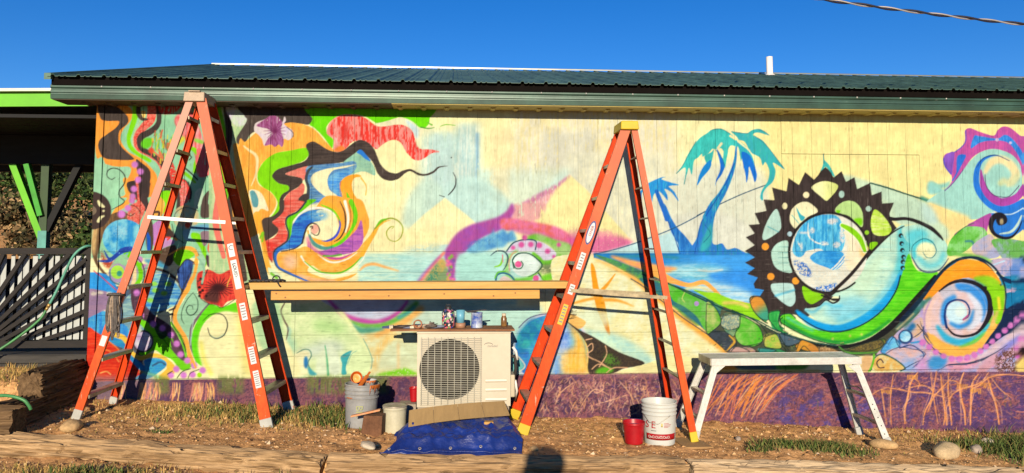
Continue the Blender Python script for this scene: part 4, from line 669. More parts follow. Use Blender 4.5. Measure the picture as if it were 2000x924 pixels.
# ---- second coat: spiral on the right
view(1680,480,2.784)
poly([(350,440),(358,360),(400,270),(460,220),(540,200),(620,218),(672,280),(692,360),(682,430),(640,485),(560,510),(480,525),(410,500)], (238,198,188), c2=(226,196,200), tex='b')
poly([(520,205),(600,212),(662,258),(690,340),(660,420),(640,330),(590,260),(530,240)], (64,146,220), soft=3); poly([(430,240),(500,215),(520,260),(470,300)], (206,196,206), soft=3)
line([(590,262),(640,330),(640,400),(590,452)], (226,224,234), [16,42,44,24], soft=3); line([(455,420),(450,370),(465,310),(510,280)], (66,148,216), 28, soft=3)
ell(526,365,56,62,(206,230,236)); line([(490,420),(540,440),(595,412),(616,350)], (60,150,220), [16,26,24,10], soft=3); disc(545,360,30,(226,238,230),soft=3)
line([(420,440),(470,502),(550,527),(640,502),(702,430)], (60,180,216), [18,36,38,36,18], soft=2); line([(390,500),(450,556),(540,576),(640,546),(712,460),(748,370)], (251,184,84), [36,58,52,46,40,30], soft=1.5); line([(540,552),(620,520),(680,470)], (126,200,52), [6,18,8], soft=2); line([(365,430),(370,340),(412,265)], (240,198,184), [44,44,24], soft=2); line([(350,445),(352,370),(384,290)], (176,140,190), 8, soft=1)
poly([(690,232),(740,188),(778,260),(782,330),(764,410),(735,420),(722,330)], (140,206,30)); line([(752,285),(758,345)], (250,226,60), 16, soft=1.5); line([(745,360),(720,430)], (236,196,120), 14, soft=2)
poly([(343,285),(400,215),(460,140),(530,92),(600,78),(672,95),(730,145),(768,205),(730,205),(660,180),(580,176),(500,195),(430,247),(380,290)], (255,166,46), c2=(252,150,40), tex='h'); poly([(620,175),(700,165),(765,205),(730,215),(690,215)], (150,204,40), soft=2)
line([(470,440),(510,482),(570,492),(640,470),(690,400),(706,330),(692,262),(640,212),(560,190),(490,205),(430,247)], (36,30,38), [8,12,13,15,22,26,25,22,20,15,8]); line([(470,445),(460,382),(474,320),(520,295),(570,305),(594,345),(586,385),(560,402)], (28,58,118), [14,13,11,10,10,9,8,4]); line([(585,380),(560,402)], (190,90,140), 10)
line([(240,410),(345,272),(420,170),(490,97),(570,66),(650,69),(722,112),(772,182),(792,262),(786,345)], (20,44,62), [18,19,17,15,14,13,12,10,8,5]); line([(240,450),(330,330),(380,285)], (60,120,110), [8,24,14], soft=2); line([(200,455),(290,370)], (196,180,130), 9, soft=1)
poly([(790,352),(891,300),(900,372),(820,422),(740,492),(676,545),(702,500),(762,420)], (22,40,74)); line([(345,440),(350,500),(400,560),(440,590)], (46,66,110), 6)
line([(680,640),(780,590),(891,520)], (226,170,186), [30,60,70], soft=3, al=.8); line([(640,610),(760,540),(891,440)], (236,200,200), [14,36,44], soft=3, al=.8); line([(760,590),(860,500)], (110,120,210), 26, soft=4, al=.8)
poly([(740,600),(820,560),(880,590),(891,680),(760,680)], (110,70,60), soft=3, tex='s', amt=.48); poly([(855,640),(900,610),(900,690),(855,680)], (250,214,120), soft=2); disc(888,570,20,(40,24,30)); poly([(380,620),(470,610),(450,660),(380,670)], (70,150,205), soft=4); line([(480,650),(580,640),(700,600),(800,540)], (60,66,96), [3,6,5,3])
for x, y in [(345,527),(378,552),(415,580),(455,602),(500,616),(545,617),(585,607),(620,592),(655,572),(685,550),(720,522),(750,492),(785,462),(820,432),(850,405),(880,378),(868,508),(850,560)]: disc(x, y, 15, (216,126,192), soft=.5)
# ---- second coat: leaves under the snail
view(1380,580,4.526)
OUT = ((30,46,44), 7)
poly([(0,318),(160,308),(265,405),(200,490),(130,440)], (66,74,84), c2=(50,56,60), tex='b'); poly([(140,170),(280,160),(300,255),(200,292),(128,250)], (120,146,140), c2=(200,196,150), tex='s'); poly([(298,170),(380,200),(460,260),(496,340),(482,402),(350,432),(280,400),(252,330),(290,262)], (88,190,46), c2=(140,190,90), tex='b'); poly([(520,352),(612,330),(652,400),(655,455),(530,445),(508,400)], (208,192,92), c2=(150,190,70), tex='b'); poly([(640,320),(825,382),(800,412),(720,432),(662,402)], (80,100,114)); poly([(790,478),(832,388),(905,400),(975,440),(1003,492),(930,492),(862,434),(815,486)], (234,162,58), c2=(200,130,60), tex='b'); poly([(1000,440),(1100,450),(1175,492),(1010,492)], (156,112,72), c2=(200,160,110), tex='s'); poly([(1240,472),(1400,412),(1540,380),(1550,440),(1400,484)], (134,114,60), c2=(84,74,52), tex='s'); poly([(210,490),(262,440),(345,462),(375,492)], (206,162,150)); poly([(470,452),(610,470),(570,492),(470,492)], (60,142,132)); poly([(0,60),(60,80),(110,150),(125,230),(60,295),(0,310)], (110,180,60), c2=(180,190,110), tex='b')
poly([(384,42),(420,0),(480,5),(526,70),(548,150),(545,202),(480,190),(410,112)], (226,150,60), c2=(70,160,130), gp=[(450,70),(500,150)]); poly([(552,142),(600,125),(648,130),(636,210),(662,282),(722,322),(640,302),(582,242),(548,192)], (46,156,70), c2=(80,190,90), tex='v')
OUT = None
line([(200,340),(246,392),(212,440),(180,475)], (216,162,62), [10,20,18,8]); line([(575,360),(600,362),(598,388),(572,386),(574,360)], (90,180,50), 6); line([(640,330),(690,420),(740,490)], (40,50,40), 8); line([(0,26),(150,108),(300,153),(450,208),(600,288),(740,340),(950,402),(1150,432)], (20,68,64), 11); line([(1170,440),(1260,490),(1480,492)], (90,150,60), 10)
for _ in range(70):
    x=rng.uniform(0,1500); y=rng.uniform(330,490)
    if y < 200+.22*x: continue
    line([(x,y),(x+rng.uniform(-16,16),y+rng.uniform(-10,10))], [(226,196,120),(36,44,40),(110,160,80),(190,120,90)][rng.randint(4)], rng.uniform(3,6), al=.8)
poly([(60,660),(70,570),(280,570),(262,660)], (240,160,66), soft=2); poly([(280,560),(640,560),(640,645),(300,645)], (96,110,120), soft=2, c2=(70,110,100), tex='b'); poly([(640,560),(900,560),(860,645),(640,645)], (90,150,60), soft=2); rect(60,646,1000,664,(240,214,130),soft=1,al=.8)
# ---- second coat: globe
view(1530,400,3.62)
ell(322,340,272,274,(240,229,206), c2=(228,228,214), tex='s')
poly([(68,300),(110,180),(200,92),(300,72),(380,82),(425,150),(440,230),(420,320),(360,380),(300,335),(250,312),(180,332),(120,372),(76,352)], (56,158,214), c2=(108,198,226), tex='v'); poly([(190,370),(250,330),(340,328),(420,340),(432,400),(370,462),(300,442),(222,412)], (46,148,220), c2=(90,180,226), tex='b')
for x, y, rx, ry in [(292,276,30,15),(380,286,28,22),(350,120,44,22),(206,184,18,22),(150,200,44,8),(420,215,22,60),(130,300,8,34)]: ell(x, y, rx, ry, (236,224,216), soft=1, al=.9, tex='s', amt=.36)
for q in [[(175,130),(180,220),(240,270),(320,280)],[(140,370),(170,330),(240,320)],[(150,400),(180,450),(260,460),(330,480)],[(100,260),(130,310)],[(450,330),(380,420),(320,470)],[(480,300),(420,400),(350,470)]]: line(q, (246,238,222), [4,11,10,4], tex='s', amt=.3)
poly([(76,400),(160,420),(205,505),(120,490)], (62,112,190), soft=1, tex='s', amt=.5); poly([(215,590),(300,570),(380,560),(330,612),(240,610)], (62,120,200), soft=1, tex='s', amt=.45); poly([(420,180),(540,260),(590,340),(480,470),(440,400),(460,280)], (246,226,190), soft=2, tex='h', amt=.2); poly([(540,320),(600,300),(600,345),(560,370)], (248,206,130), soft=3)
line([(415,145),(480,180),(540,240),(576,325)], (250,244,214), [34,54,52,36]); line([(415,145),(480,180),(540,240),(576,325)], (138,206,22), [24,40,38,24])
line([(612,325),(480,490),(330,632)], (44,36,36), [22,24,26]); t_ = np.linspace(-.1, 5.0, 30); line([(322+278*math.cos(a+.95), 340+280*math.sin(a+.95)) for a in t_], (42,35,35), 13)
line([(270,640),(330,665),(400,665)], INK, [10,14,6])
# ---- second coat: lower left
view(175,480,2.731)
poly([(300,200),(350,160),(420,170),(482,232),(482,300),(430,332),(340,352),(293,300)], (66,140,206), c2=(150,200,196), tex='h')
for x, y in [(345,205),(398,255),(325,292),(352,240),(420,205)]: ell(x, y, 19, 13, (150,214,84), soft=.6)
line([(325,118),(400,138),(470,190),(497,250),(472,320),(425,345)], (74,58,50), [8,16,18,16,14,8]); line([(340,150),(410,150),(470,205)], (190,210,190), 9, tex='h', amt=.3)
disc(152,148,50,(176,150,184)); disc(150,142,36,(172,222,76)); disc(160,150,15,(60,150,130)); line([(108,128),(114,182),(160,207),(212,196)], (56,110,132), [4,8,8,4]); line([(205,80),(240,145),(226,208)], (246,214,160), [10,20,12]); line([(212,50),(262,105),(272,170),(240,214)], (120,206,26), [12,24,24,14]); line([(225,40),(282,100),(290,180),(255,226)], (60,70,60), [3,6,6,3])
line([(52,82),(110,78),(170,34),(240,18)], (38,70,160), [8,18,20,14], tex='s', amt=.15)
poly([(470,135),(515,78),(552,90),(542,160),(502,232),(478,200)], (66,104,178), c2=(40,60,110), tex='v'); line([(470,130),(515,74),(556,88)], (60,46,50), 6)
line([(420,50),(500,10),(556,20),(572,70),(556,160),(505,255),(462,350),(456,410),(500,480),(530,560),(566,650)], (252,172,72), [6,12,16,17,17,17,17,17,17,16,10]); line([(548,120),(490,250),(446,350),(440,412),(484,485),(514,560)], (50,40,42), [3,5,5,5,5,3])
line([(575,60),(610,120),(600,200)], (150,190,160), [8,14,10])
# ---- purple plinth
view(0,0,1)
pb = [(150,748),(300,743),(800,736),(1300,730),(2000,727),(2000,924),(150,924)]
poly(pb, (160,98,104), sm=False, c2=(120,76,92), tex='b'); poly(pb, (160,96,104), sm=False, al=.7, tex='v', amt=.55); poly(pb, (78,54,80), sm=False, al=.7, tex='s', amt=.58); poly(pb, (80,56,90), sm=False, al=.6, tex='b', amt=.6)
for x0, x1 in [(300,330),(425,475),(600,690),(720,760),(840,870)]: rect(x0, 735, x1, 770, (118,130,66), soft=6, al=.75, tex='v', amt=.35)
rect(160,735,300,800,(150,130,140),soft=8,al=.6)
rect(1520,770,1720,850,(96,80,150),soft=16,al=.65,tex='b',amt=.5); rect(1760,735,2000,840,(92,68,124),soft=16,al=.55,tex='b',amt=.45)
for _ in range(260):
    x=rng.uniform(200,2000); y=rng.uniform(745,830); line([(x,y),(x+rng.uniform(-1.5,1.5),y+rng.uniform(8,30))], [(60,40,60),(170,110,110),(150,90,130),(120,120,70),(90,70,130)][rng.randint(5)], rng.uniform(.6,1.6), al=.6)
for x0, n in [(235,8),(282,16),(300,10),(345,7),(385,16),(405,10)]:
    for _ in range(n):
        x=x0+rng.uniform(-9,9); h=rng.uniform(25,48); b=rng.uniform(-9,9); line([(x+b*.2,748),(x+b*.7,748+h*.5),(x+b-4,748+h)], [(250,170,110),(248,190,120),(240,150,130),(252,200,150)][rng.randint(4)], [1,2.1,1.4])
for _ in range(420):
    x=rng.uniform(1040,1345); y=rng.uniform(740,806); a=rng.uniform(0,6.28); r=rng.uniform(2,7)
    line([(x,y),(x+r*math.cos(a),y+r*math.sin(a)),(x+r*1.6*math.cos(a+1),y+r*1.6*math.sin(a+1))], [(226,160,140),(196,130,130),(240,190,150),(150,110,80),(70,50,60),(60,46,60)][rng.randint(6)], rng.uniform(.7,1.5), al=.85)
for _ in range(420):
    x=rng.uniform(1360,1995); y=rng.uniform(735,825); a=rng.uniform(-.6,.6); r=rng.uniform(4,16)
    line([(x,y),(x+r*math.cos(a),y+r*math.sin(a))], [(200,110,100),(170,90,110),(230,150,130),(60,44,70),(110,84,150),(236,130,80)][rng.randint(6)], rng.uniform(.7,1.7), al=.75)
for q in [[(1150,752),(1165,768),(1180,760)],[(1135,795),(1160,762),(1190,772)],[(1210,745),(1230,768),(1238,790)],[(1165,790),(1195,782),(1225,772)],[(1085,790),(1095,768),(1120,748)],[(1240,770),(1250,800),(1228,812)]]: line(q, (238,176,140), [1,2.2,1.4])
for _ in range(44):
    x=rng.uniform(1380,1500); d=rng.uniform(20,75); line([(x+d,730+rng.uniform(0,8)),(x+d*.45,752+rng.uniform(0,14)),(x-rng.uniform(0,16),790+rng.uniform(0,32))], [(250,150,70),(248,180,130),(240,130,90)][rng.randint(3)], [1,1.8,1.2])
view(1600,580,3.555)
OS=(250,146,66); OL=(250,180,140)
for q, w in [([(440,640),(445,700),(475,890)],6),([(450,630),(540,640),(640,660),(760,670),(880,700)],8),([(520,540),(500,700),(505,890)],6),([(690,525),(640,600),(620,700),(600,780),(600,880)],14),([(610,640),(720,615),(780,640),(800,680)],7),([(820,520),(800,640),(780,720),(740,800),(725,890)],10),([(850,540),(860,650),(880,800),(890,890)],12),([(905,530),(900,650),(915,780),(925,890)],12),([(1010,525),(985,600),(990,700),(1015,800),(1020,890)],15),([(1110,540),(1070,600),(1060,720),(1055,890)],14),([(1180,530),(1120,600),(1000,640),(930,680),(900,760)],9),([(1422,550),(1300,540),(1190,560),(1110,620),(1060,635)],9),([(1175,560),(1200,650),(1235,760),(1255,885)],13),([(780,530),(800,700),(830,880)],6),([(930,560),(870,620),(800,700),(760,800)],8),([(860,580),(960,590),(1000,660)],6),([(660,560),(700,600),(690,640)],6),([(1200,560),(1260,640),(1340,700)],5),([(360,690),(420,650),(460,640)],5),([(870,740),(880,820),(870,890)],10)]:
    line(q, OS, [w*.4,w*1.0,w*1.0,w*.6]); line([(x+rng.uniform(-30,30),y+rng.uniform(-10,10)) for x,y in q], OL, [w*.15,w*.4,w*.4,w*.2], al=.8); line([(x-2,y) for x,y in q], OL, [w*.2,w*.5,w*.5,w*.3])
for x, y in [(460,650),(1080,640),(1150,600),(985,610),(640,545)]:
    for k in range(7): line([(x+k*11-20,y),(x+k*11-22,y+rng.randint(14,36))], (252,166,70), 6)
view(0,0,1)
rect(1040,728,1420,738,(226,160,150),soft=2,al=.4,tex='s',amt=.4)
for _ in range(1500):
    x=rng.uniform(1030,1995); y=rng.uniform(735,830); L_=rng.uniform(3,9); line([(x,y),(x+L_*rng.uniform(-1,1),y+L_*rng.uniform(-.6,.6))], [(226,140,120),(240,176,150),(180,110,120),(58,40,60),(250,150,90),(110,86,160)][rng.randint(6)], rng.uniform(.6,1.3), al=.7)
for _ in range(150):
    x=rng.uniform(1035,1345); y=rng.uniform(735,800); a=rng.uniform(1.0,2.2); L_=rng.uniform(10,26)
    line([(x,y),(x+L_*.5*math.cos(a)+rng.uniform(-4,4),y+L_*.5*math.sin(a)),(x+L_*math.cos(a),y+L_*math.sin(a))], [(246,190,160),(236,164,140),(250,176,120)][rng.randint(3)], [.6,1.5,.8], al=.85)
# weathering: brush variation, worn flecks, scratches along the grain
yy_ = np.arange(MH)[:, None]; up_ = (yy_ < 492)
FV = nz(MW, MH, 1.1, 14, 21); FH = nz(MW, MH, 14, 1.1, 22); NW_ = nz(MW, MH, 40, 40, 23)
fl_ = np.where(up_, FV, FH); tn_ = 1+.16*(NB-.5)+.10*(np.where(up_, NV, NH)-.5)
CV *= tn_[..., None].astype(np.float32)
wl_ = np.clip((fl_-.80)*7, 0, 1)*np.clip((NW_-.35)*3, 0, 1)*.20; CV = CV*(1-wl_[..., None])+np.array([.93, .88, .78], np.float32)*wl_[..., None]
wd_ = np.clip((.17-fl_)*8, 0, 1)*np.clip((.75-NW_)*3, 0, 1)*.16; CV = CV*(1-wd_[..., None])

# richer pigment
g_ = CV.mean(2, keepdims=True); CV = np.clip(g_+(CV-g_)*1.05, 0, 1)
# ---------------------------------------------------------------- setting: ground
NG = {}
def vnoise(x, y, seed, s):
    g = NG.setdefault(seed, None)
    if g is None: g = NG[seed] = np.random.RandomState(seed).rand(64, 64)
    x = np.asarray(x)/s; y = np.asarray(y)/s; xi = np.floor(x).astype(int); yi = np.floor(y).astype(int); fx = x-xi; fy = y-yi
    fx = fx*fx*(3-2*fx); fy = fy*fy*(3-2*fy); G_ = lambda a, b: g[a % 64, b % 64]
    return (G_(xi, yi)*(1-fx)+G_(xi+1, yi)*fx)*(1-fy)+(G_(xi, yi+1)*(1-fx)+G_(xi+1, yi+1)*fx)*fy
def timber_y(x): return np.interp(x, [-9, -3.46, -.92, 1.8, 4.6, 9], [-1.2, -1.37, -1.68, -1.45, -1.44, -1.2])
def ground_z(x, y):
    x = np.asarray(x, float); y = np.asarray(y, float)
    xc = np.clip(x, -9, 12)
    z = .01-.052*xc
    z = z+(vnoise(x, y, 1, .55)-.5)*.03+(vnoise(x, y, 2, .16)-.5)*.02+(vnoise(x, y, 3, .06)-.5)*.020+(vnoise(x, y, 4, .032)-.5)*.016
    low = np.clip((timber_y(x)-.08-y)/.06, 0, 1); z = z-.085*low
    hill = np.clip((y-8)/60, 0, 1); left = np.clip((-x-1)/9, 0, 1)
    z = z+hill*left*10+np.clip((y-60)/160, 0, 1)*8*left
    bank = np.clip((-3.60-x)/.1, 0, 1)*np.clip((y+.85)/.25, 0, 1)*np.clip((9-y)/2, 0, 1); z = z*(1-bank)+(.42+(z-.17))*bank
    return z
def grid_mesh(name, xs, ys, zf, m):
    X, Y = np.meshgrid(xs, ys); Z = zf(X, Y); nx, ny = len(xs), len(ys)
    co = np.stack([X, Y, Z], -1).reshape(-1, 3).astype(np.float32)
    i = (np.arange(ny-1)[:, None]*nx+np.arange(nx-1)[None]).reshape(-1); q = np.stack([i, i+1, i+nx+1, i+nx], -1).astype(np.int32)
    return raw_mesh(name, co, q, m)
def raw_mesh(name, co, q, m, smooth=True, col=None, parent=None):
    me = bpy.data.meshes.new(name); n = len(q); k = q.shape[1]
    me.vertices.add(len(co)); me.vertices.foreach_set('co', np.ascontiguousarray(co, np.float32).reshape(-1))
    me.loops.add(n*k); me.loops.foreach_set('vertex_index', np.ascontiguousarray(q, np.int32).reshape(-1))
    me.polygons.add(n); me.polygons.foreach_set('loop_start', np.arange(n, dtype=np.int32)*k)
    me.polygons.foreach_set('use_smooth', np.full(n, smooth, bool)); me.update(calc_edges=True); me.materials.append(m)
    if col is not None:
        a = me.color_attributes.new('paint', 'FLOAT_COLOR', 'POINT'); c4 = np.ones((len(co), 4), np.float32); c4[:, :3] = col; a.data.foreach_set('color', c4.reshape(-1))
    o = bpy.data.objects.new(name, me); COL.objects.link(o); o.parent = parent; return o
def steps(*segs):
    out = []
    for a, b, d in segs: out += list(np.arange(a, b, d))
    return np.array(out+[segs[-1][1]])
SOIL = mat('soil', (.68, .37, .155), .95, scale=2.6, col2=(.42, .215, .08), mix=.2, bump=.8, bscale=60, fine=.35, spec=.1)
gx = steps((-400, -60, 40), (-60, -10, 4), (-10, -4.6, .2), (-4.6, 6.6, .03), (6.6, 12, .25), (12, 60, 6), (60, 400, 40))
gy = steps((-80, -12, 6), (-12, -3.2, .3), (-3.2, .12, .03), (.12, 12, .5), (12, 80, 4), (80, 900, 60))
tag(grid_mesh('ground', gx, gy, ground_z, SOIL), kind='structure')
# ---------------------------------------------------------------- the painted building
HM = np.array([[209.53356325, 9.78058063, 887.76783724], [4.63479299, -196.20933666, 806.56652091], [.00975431466, .00978058063, 1.]])   # wall x,z -> mural sheet
PAL = (lin(np.clip(CV, 0, 1))*ALB).astype(np.float32)
def paint_at(x, z):
    w_ = HM[2, 0]*x+HM[2, 1]*z+1; u = (HM[0, 0]*x+HM[0, 1]*z+HM[0, 2])/w_; v = (HM[1, 0]*x+HM[1, 1]*z+HM[1, 2])/w_
    u = np.where(u > 1998, 3996-u, u); u = np.clip(u, 150, 1998); v = np.clip(v, 197, 922)
    ui = u.astype(int); vi = v.astype(int); fu = (u-ui)[:, None]; fv = (v-vi)[:, None]
    return (PAL[vi, ui]*(1-fu)+PAL[vi, ui+1]*fu)*(1-fv)+(PAL[vi+1, ui]*(1-fu)+PAL[vi+1, ui+1]*fu)*fv
bld = thing('building', 'low building with a colourful mural wall and dark green metal roof', 'building', (1.2, 4.5, 0))
MP_V = paint_mat('mural_paint_vertical_grain', (6, 6, .35)); MP_H = paint_mat('mural_paint_horizontal_grain', (.35, 6, 6)); MP_C = paint_mat('mural_paint_concrete', (2, 2, 2), .25, .5)
XL, XR, ZJ, ZB, ZT = -3.40, 7.6, 1.566, .36, 3.03
def panel(name, x0, x1, z0, z1, y, m, parent, d=.007, back=.012):
    nx = max(2, int(round((x1-x0)/d))+1); nz_ = max(2, int(round((z1-z0)/d))+1)
    xs = np.linspace(x0, x1, nx); zs = np.linspace(z0, z1, nz_)
    xe = np.r_[x0, xs, x1]; ze = np.r_[z0, zs, z1]; X, Z = np.meshgrid(xe, ze); Y = np.full_like(X, y); Y[0] = Y[-1] = y+back; Y[:, 0] = Y[:, -1] = y+back
    nX = len(xe); co = np.stack([X, Y, Z], -1).reshape(-1, 3)
    i = (np.arange(len(ze)-1)[:, None]*nX+np.arange(nX-1)[None]).reshape(-1); q = np.stack([i, i+1, i+nX+1, i+nX], -1)
    return raw_mesh(name, co, q, m, smooth=False, col=paint_at(co[:, 0].copy(), co[:, 2].copy()), parent=parent)
wall = panel('wall', XL-.02, 12.5, ZB+.004, ZT, .009, MP_V, None, d=.02, back=.12); at(wall, bld)
gx_ = [XL]+[-.394+.2032*k for k in range(-14, 40) if XL+.09 < -.394+.2032*k < XR-.05]+[XR]
gx_ = [3.35 if abs(g-3.264) < .02 else (4.83 if abs(g-4.89) < .03 else g) for g in gx_]
for a, b in zip(gx_[:-1], gx_[1:]):
    y = RR.uniform(-.002, .001); d = .007 if a < 6.0 else .03
    if 3.3 < (a+b)/2 < 4.83:
        panel('siding_board', a+.002, b-.002, ZJ+.003, 2.566, y, MP_V, wall, d); panel('siding_board', a+.001, b-.001, 2.572, ZT-.006, -.004, MP_V, wall, d)
    else: panel('siding_board', a+(.0021 if a < 1.2 else .0012), b-(.0021 if a < 1.2 else .0012), ZJ+.003, ZT-.006, y, MP_V, wall, d)
sx = [XL, -1.546, .894, 3.334, 5.774, XR]
rows = np.linspace(ZB, ZJ, 7)
for a, b in zip(sx[:-1], sx[1:]):
    for z0, z1 in zip(rows[:-1], rows[1:]):
        panel('siding_board', a+.002, b-.002, z0+.0025, z1-.0025, RR.uniform(-.002, .001), MP_H, wall, .007 if a < 5.7 else .03)
at(panel('corner_board', -3.472, XL-.004, ZB, ZT-.004, -.012, MP_V, None, .007, .03), bld)
at(panel('foundation', -3.45, 7.6, -.75, ZB-.004, .012, MP_C, None, .008, .2), bld)
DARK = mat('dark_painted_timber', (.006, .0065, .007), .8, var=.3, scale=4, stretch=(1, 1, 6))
m = MB(); m.box((-3.45, .14, -.7), (12.5, 9.0, 3.1)); m.build('inner_shell', mat('side_wall_paint', (.05, .05, .045), .8), None); at(bpy.data.objects['inner_shell'], bld)
# roof
XR = 12.8
GREEN = mat('green_roof_metal', (.085, .160, .118), .5, var=.3, scale=2.5, bump=.03, spec=.25, metal=.0, fine=.08); GREEN2 = mat('green_fascia_metal', (.032, .078, .056), .4, var=.25, scale=3, bump=.06, spec=.5, metal=.2, scuff=[(9, (1, 1, 6), .66, (.16, .20, .17))])
EY, EZ, RY, RZ = -.38, 3.187, 4.5, 4.42
SL = (RZ-EZ)/(RY-EY); XR0 = -3.76
roof = MB(); roof.hexa([(XR0+.02, EY+.06, EZ-.012+.06*SL), (XR, EY+.06, EZ-.012+.06*SL), (XR, RY, RZ-.012), (XR0+.02, RY, RZ-.012), (XR0+.02, EY+.06, EZ+.06*SL-.002), (XR, EY+.06, EZ+.06*SL-.002), (XR, RY, RZ-.002), (XR0+.02, RY, RZ-.002)])
roof.hexa([(XR0+.02, RY, RZ-.012), (XR, RY, RZ-.012), (XR, 9.4, EZ-.03), (XR0+.02, 9.4, EZ-.03), (XR0+.02, RY, RZ-.002), (XR, RY, RZ-.002), (XR, 9.4, EZ-.02), (XR0+.02, 9.4, EZ-.02)])
roof = roof.build('roof', GREEN); at(roof, bld)
PW = .2286
def roof_panel(x0):
    pr = []
    for k in range(4):
        b = x0+k*PW
        pr += [(b, 0), (b+.030, 0), (b+.040, .019), (b+.062, .019), (b+.072, 0)]
        for t in (.11, .16): pr += [(b+t-.012, 0), (b+t-.004, .008), (b+t+.004, .008), (b+t+.012, 0)]
    pr += [(x0+4*PW-.002, 0)]
    co = []; q = []
    for y, z in ((EY, EZ+.001), (RY, RZ+.001)):
        for x, h in pr: co.append((x, y-h*SL*.2, z+h))
        for x, h in pr: co.append((x, y, z+h-.004))
    n = len(pr)
    for i in range(n-1): q += [(i, i+1, i+1+2*n, i+2*n), (i+n+1, i+n, i+3*n, i+1+3*n), (i+n, i+n+1, i+1, i)]
    return raw_mesh('roof_panel', np.array(co), np.array(q), GREEN, smooth=False, parent=roof)
x = XR0
while x < XR-.1: roof_panel(x); x += 4*PW
PALE = mat('pale_ridge_metal', (.20, .21, .185), .35, var=.1, scale=4, metal=.3)
m = MB(); m.hexa([(XR0-.02, RY-.13, RZ-.01), (XR, RY-.13, RZ-.01), (XR, RY, RZ+.04), (XR0-.02, RY, RZ+.04), (XR0-.02, RY-.13, RZ+.012), (XR, RY-.13, RZ+.006), (XR, RY, RZ+.042), (XR0-.02, RY, RZ+.042)])
at(m.build('ridge_cap', PALE), bld)
m = MB(); m.hexa([(XR0-.03, EY+.01, EZ-.03), (XR0+.03, EY+.01, EZ-.03), (XR0+.03, RY, RZ-.03), (XR0-.03, RY, RZ-.03), (XR0-.03, EY+.01, EZ+.03), (XR0+.03, EY+.01, EZ+.03), (XR0+.03, RY, RZ+.03), (XR0-.03, RY, RZ+.03)]); at(m.build('rake_trim', GREEN), bld)
BLACK = mat('eave_shade_black', (.006, .0045, .004), .85, var=.2, scale=6, spec=.05)
m = MB(); m.box((XR0+.015, -.325, 3.118), (XR, -.30, 3.200)); at(m.build('eave_shade_strip', BLACK), bld)  # black strip standing for the shade between roof edge and fascia
m = MB(); pf = [(-.285, 2.990), (-.300, 2.992), (-.306, 3.030), (-.296, 3.036), (-.296, 3.046), (-.306, 3.052), (-.306, 3.072), (-.296, 3.078), (-.296, 3.086), (-.308, 3.092), (-.312, 3.100), (-.309, 3.122), (-.285, 3.122)]
m.extrude(pf, (XR0, 0, 0), (XR, 0, 0), (0, 1, 0), (0, 0, 1)); fas = m.build('fascia', GREEN2); at(fas, bld)
m = MB(); m.lathe([(0, -.007), (.006, -.006), (.009, 0)], (0, 0, 0), 8, (0, 1, 0)); sdot = m.build('sun_dot', mat('sun_dot_zinc', (.5, .5, .47), .4, metal=.5), fas, 0); sdot.location = (-3.3, -.3115, 3.108)  # pale discs standing in for sun spots let through the rib openings
for k in range(1, 34): inst(sdot, 'sun_dot', fas, (-3.3+k*.4572+RR.uniform(-.02, .02), -.3115, 3.108))
m = MB(); rb = []
m.extrude([(-.036, 0), (.036, 0), (.022, .012), (-.022, .012)], (0, -.322, 3.122), (0, -.29, 3.124), (1, 0, 0), (0, 0, 1)); bump_ = m.build('rib_closure', GREEN2, fas); bump_.location = (XR0+.051, 0, 0)
for k in range(1, 72): inst(bump_, 'rib_closure', fas, (XR0+.051+k*PW, 0, 0))
CREAM = mat('cream_soffit_paint', rgb(252, 214, 120), .7, var=.1, scale=5); BROWN = mat('brown_soffit_paint', rgb(110, 84, 60), .7, var=.2, scale=5)
m = MB(); m.box((-.62, -.288, 2.984), (XR, .0, 2.992)); sof = m.build('soffit', CREAM); at(sof, bld)
m = MB(); m.box((XR0+.01, -.288, 2.984), (-.623, .0, 2.992)); sof2 = m.build('soffit', BROWN); at(sof2, bld)
m = MB(); m.extrude([(-.030, 0), (.030, 0), (.014, -.013), (-.014, -.013)], (0, -.17, 2.9835), (0, -.02, 2.9835), (1, 0, 0), (0, 0, 1)); sr = m.build('soffit_rib', CREAM, sof); sr.location = (-.55, 0, 0)
sr2 = inst(sr, 'soffit_rib', sof2, (-.78, 0, 0)); sr2.data = sr.data.copy(); sr2.data.materials.clear(); sr2.data.materials.append(BROWN)
for k in range(1, 58): inst(sr, 'soffit_rib', sof, (-.55+k*PW, 0, 0))
for k in range(1, 13): inst(sr2, 'soffit_rib', sof2, (-.78-k*PW, 0, 0))
WHITEPVC = mat('white_pvc', (.72, .68, .62), .45, var=.06, scale=6)
m = MB(); m.lathe([(.05, 0), (.05, .36), (.043, .36), (.043, .1)], (4.92, 3.95, 4.22), 18); m.lathe([(.11, .01), (.06, .045), (.05, .05)], (4.92, 3.95, 4.26), 18)
at(m.build('vent_pipe', WHITEPVC), bld)
# ---------------------------------------------------------------- porch on the left
LIME = mat('lime_green_paint', rgb(128, 226, 12), .55, var=.1, scale=4); WOODW = mat('white_drip_edge', (.6, .57, .5), .5)
pr = thing('porch', 'dark open porch with a lime green fascia left of the mural', 'porch', (-5.2, 2.8, .5))
m = MB(); m.hexa([(-7.6, .56, 3.0), (-3.78, .56, 3.075), (-3.78, .6, 3.075), (-7.6, .6, 3.0), (-7.6, .56, 3.148), (-3.78, .56, 3.222), (-3.78, .6, 3.222), (-7.6, .6, 3.148)]); at(m.build('fascia', LIME), pr)
m = MB(); m.hexa([(-7.6, .5, 3.15), (-3.78, .5, 3.224), (-3.78, 5.2, 3.33), (-7.6, 5.2, 3.26), (-7.6, .5, 3.18), (-3.78, .5, 3.254), (-3.78, 5.2, 3.36), (-7.6, 5.2, 3.29)]); at(m.build('roof_sheet', WOODW), pr)
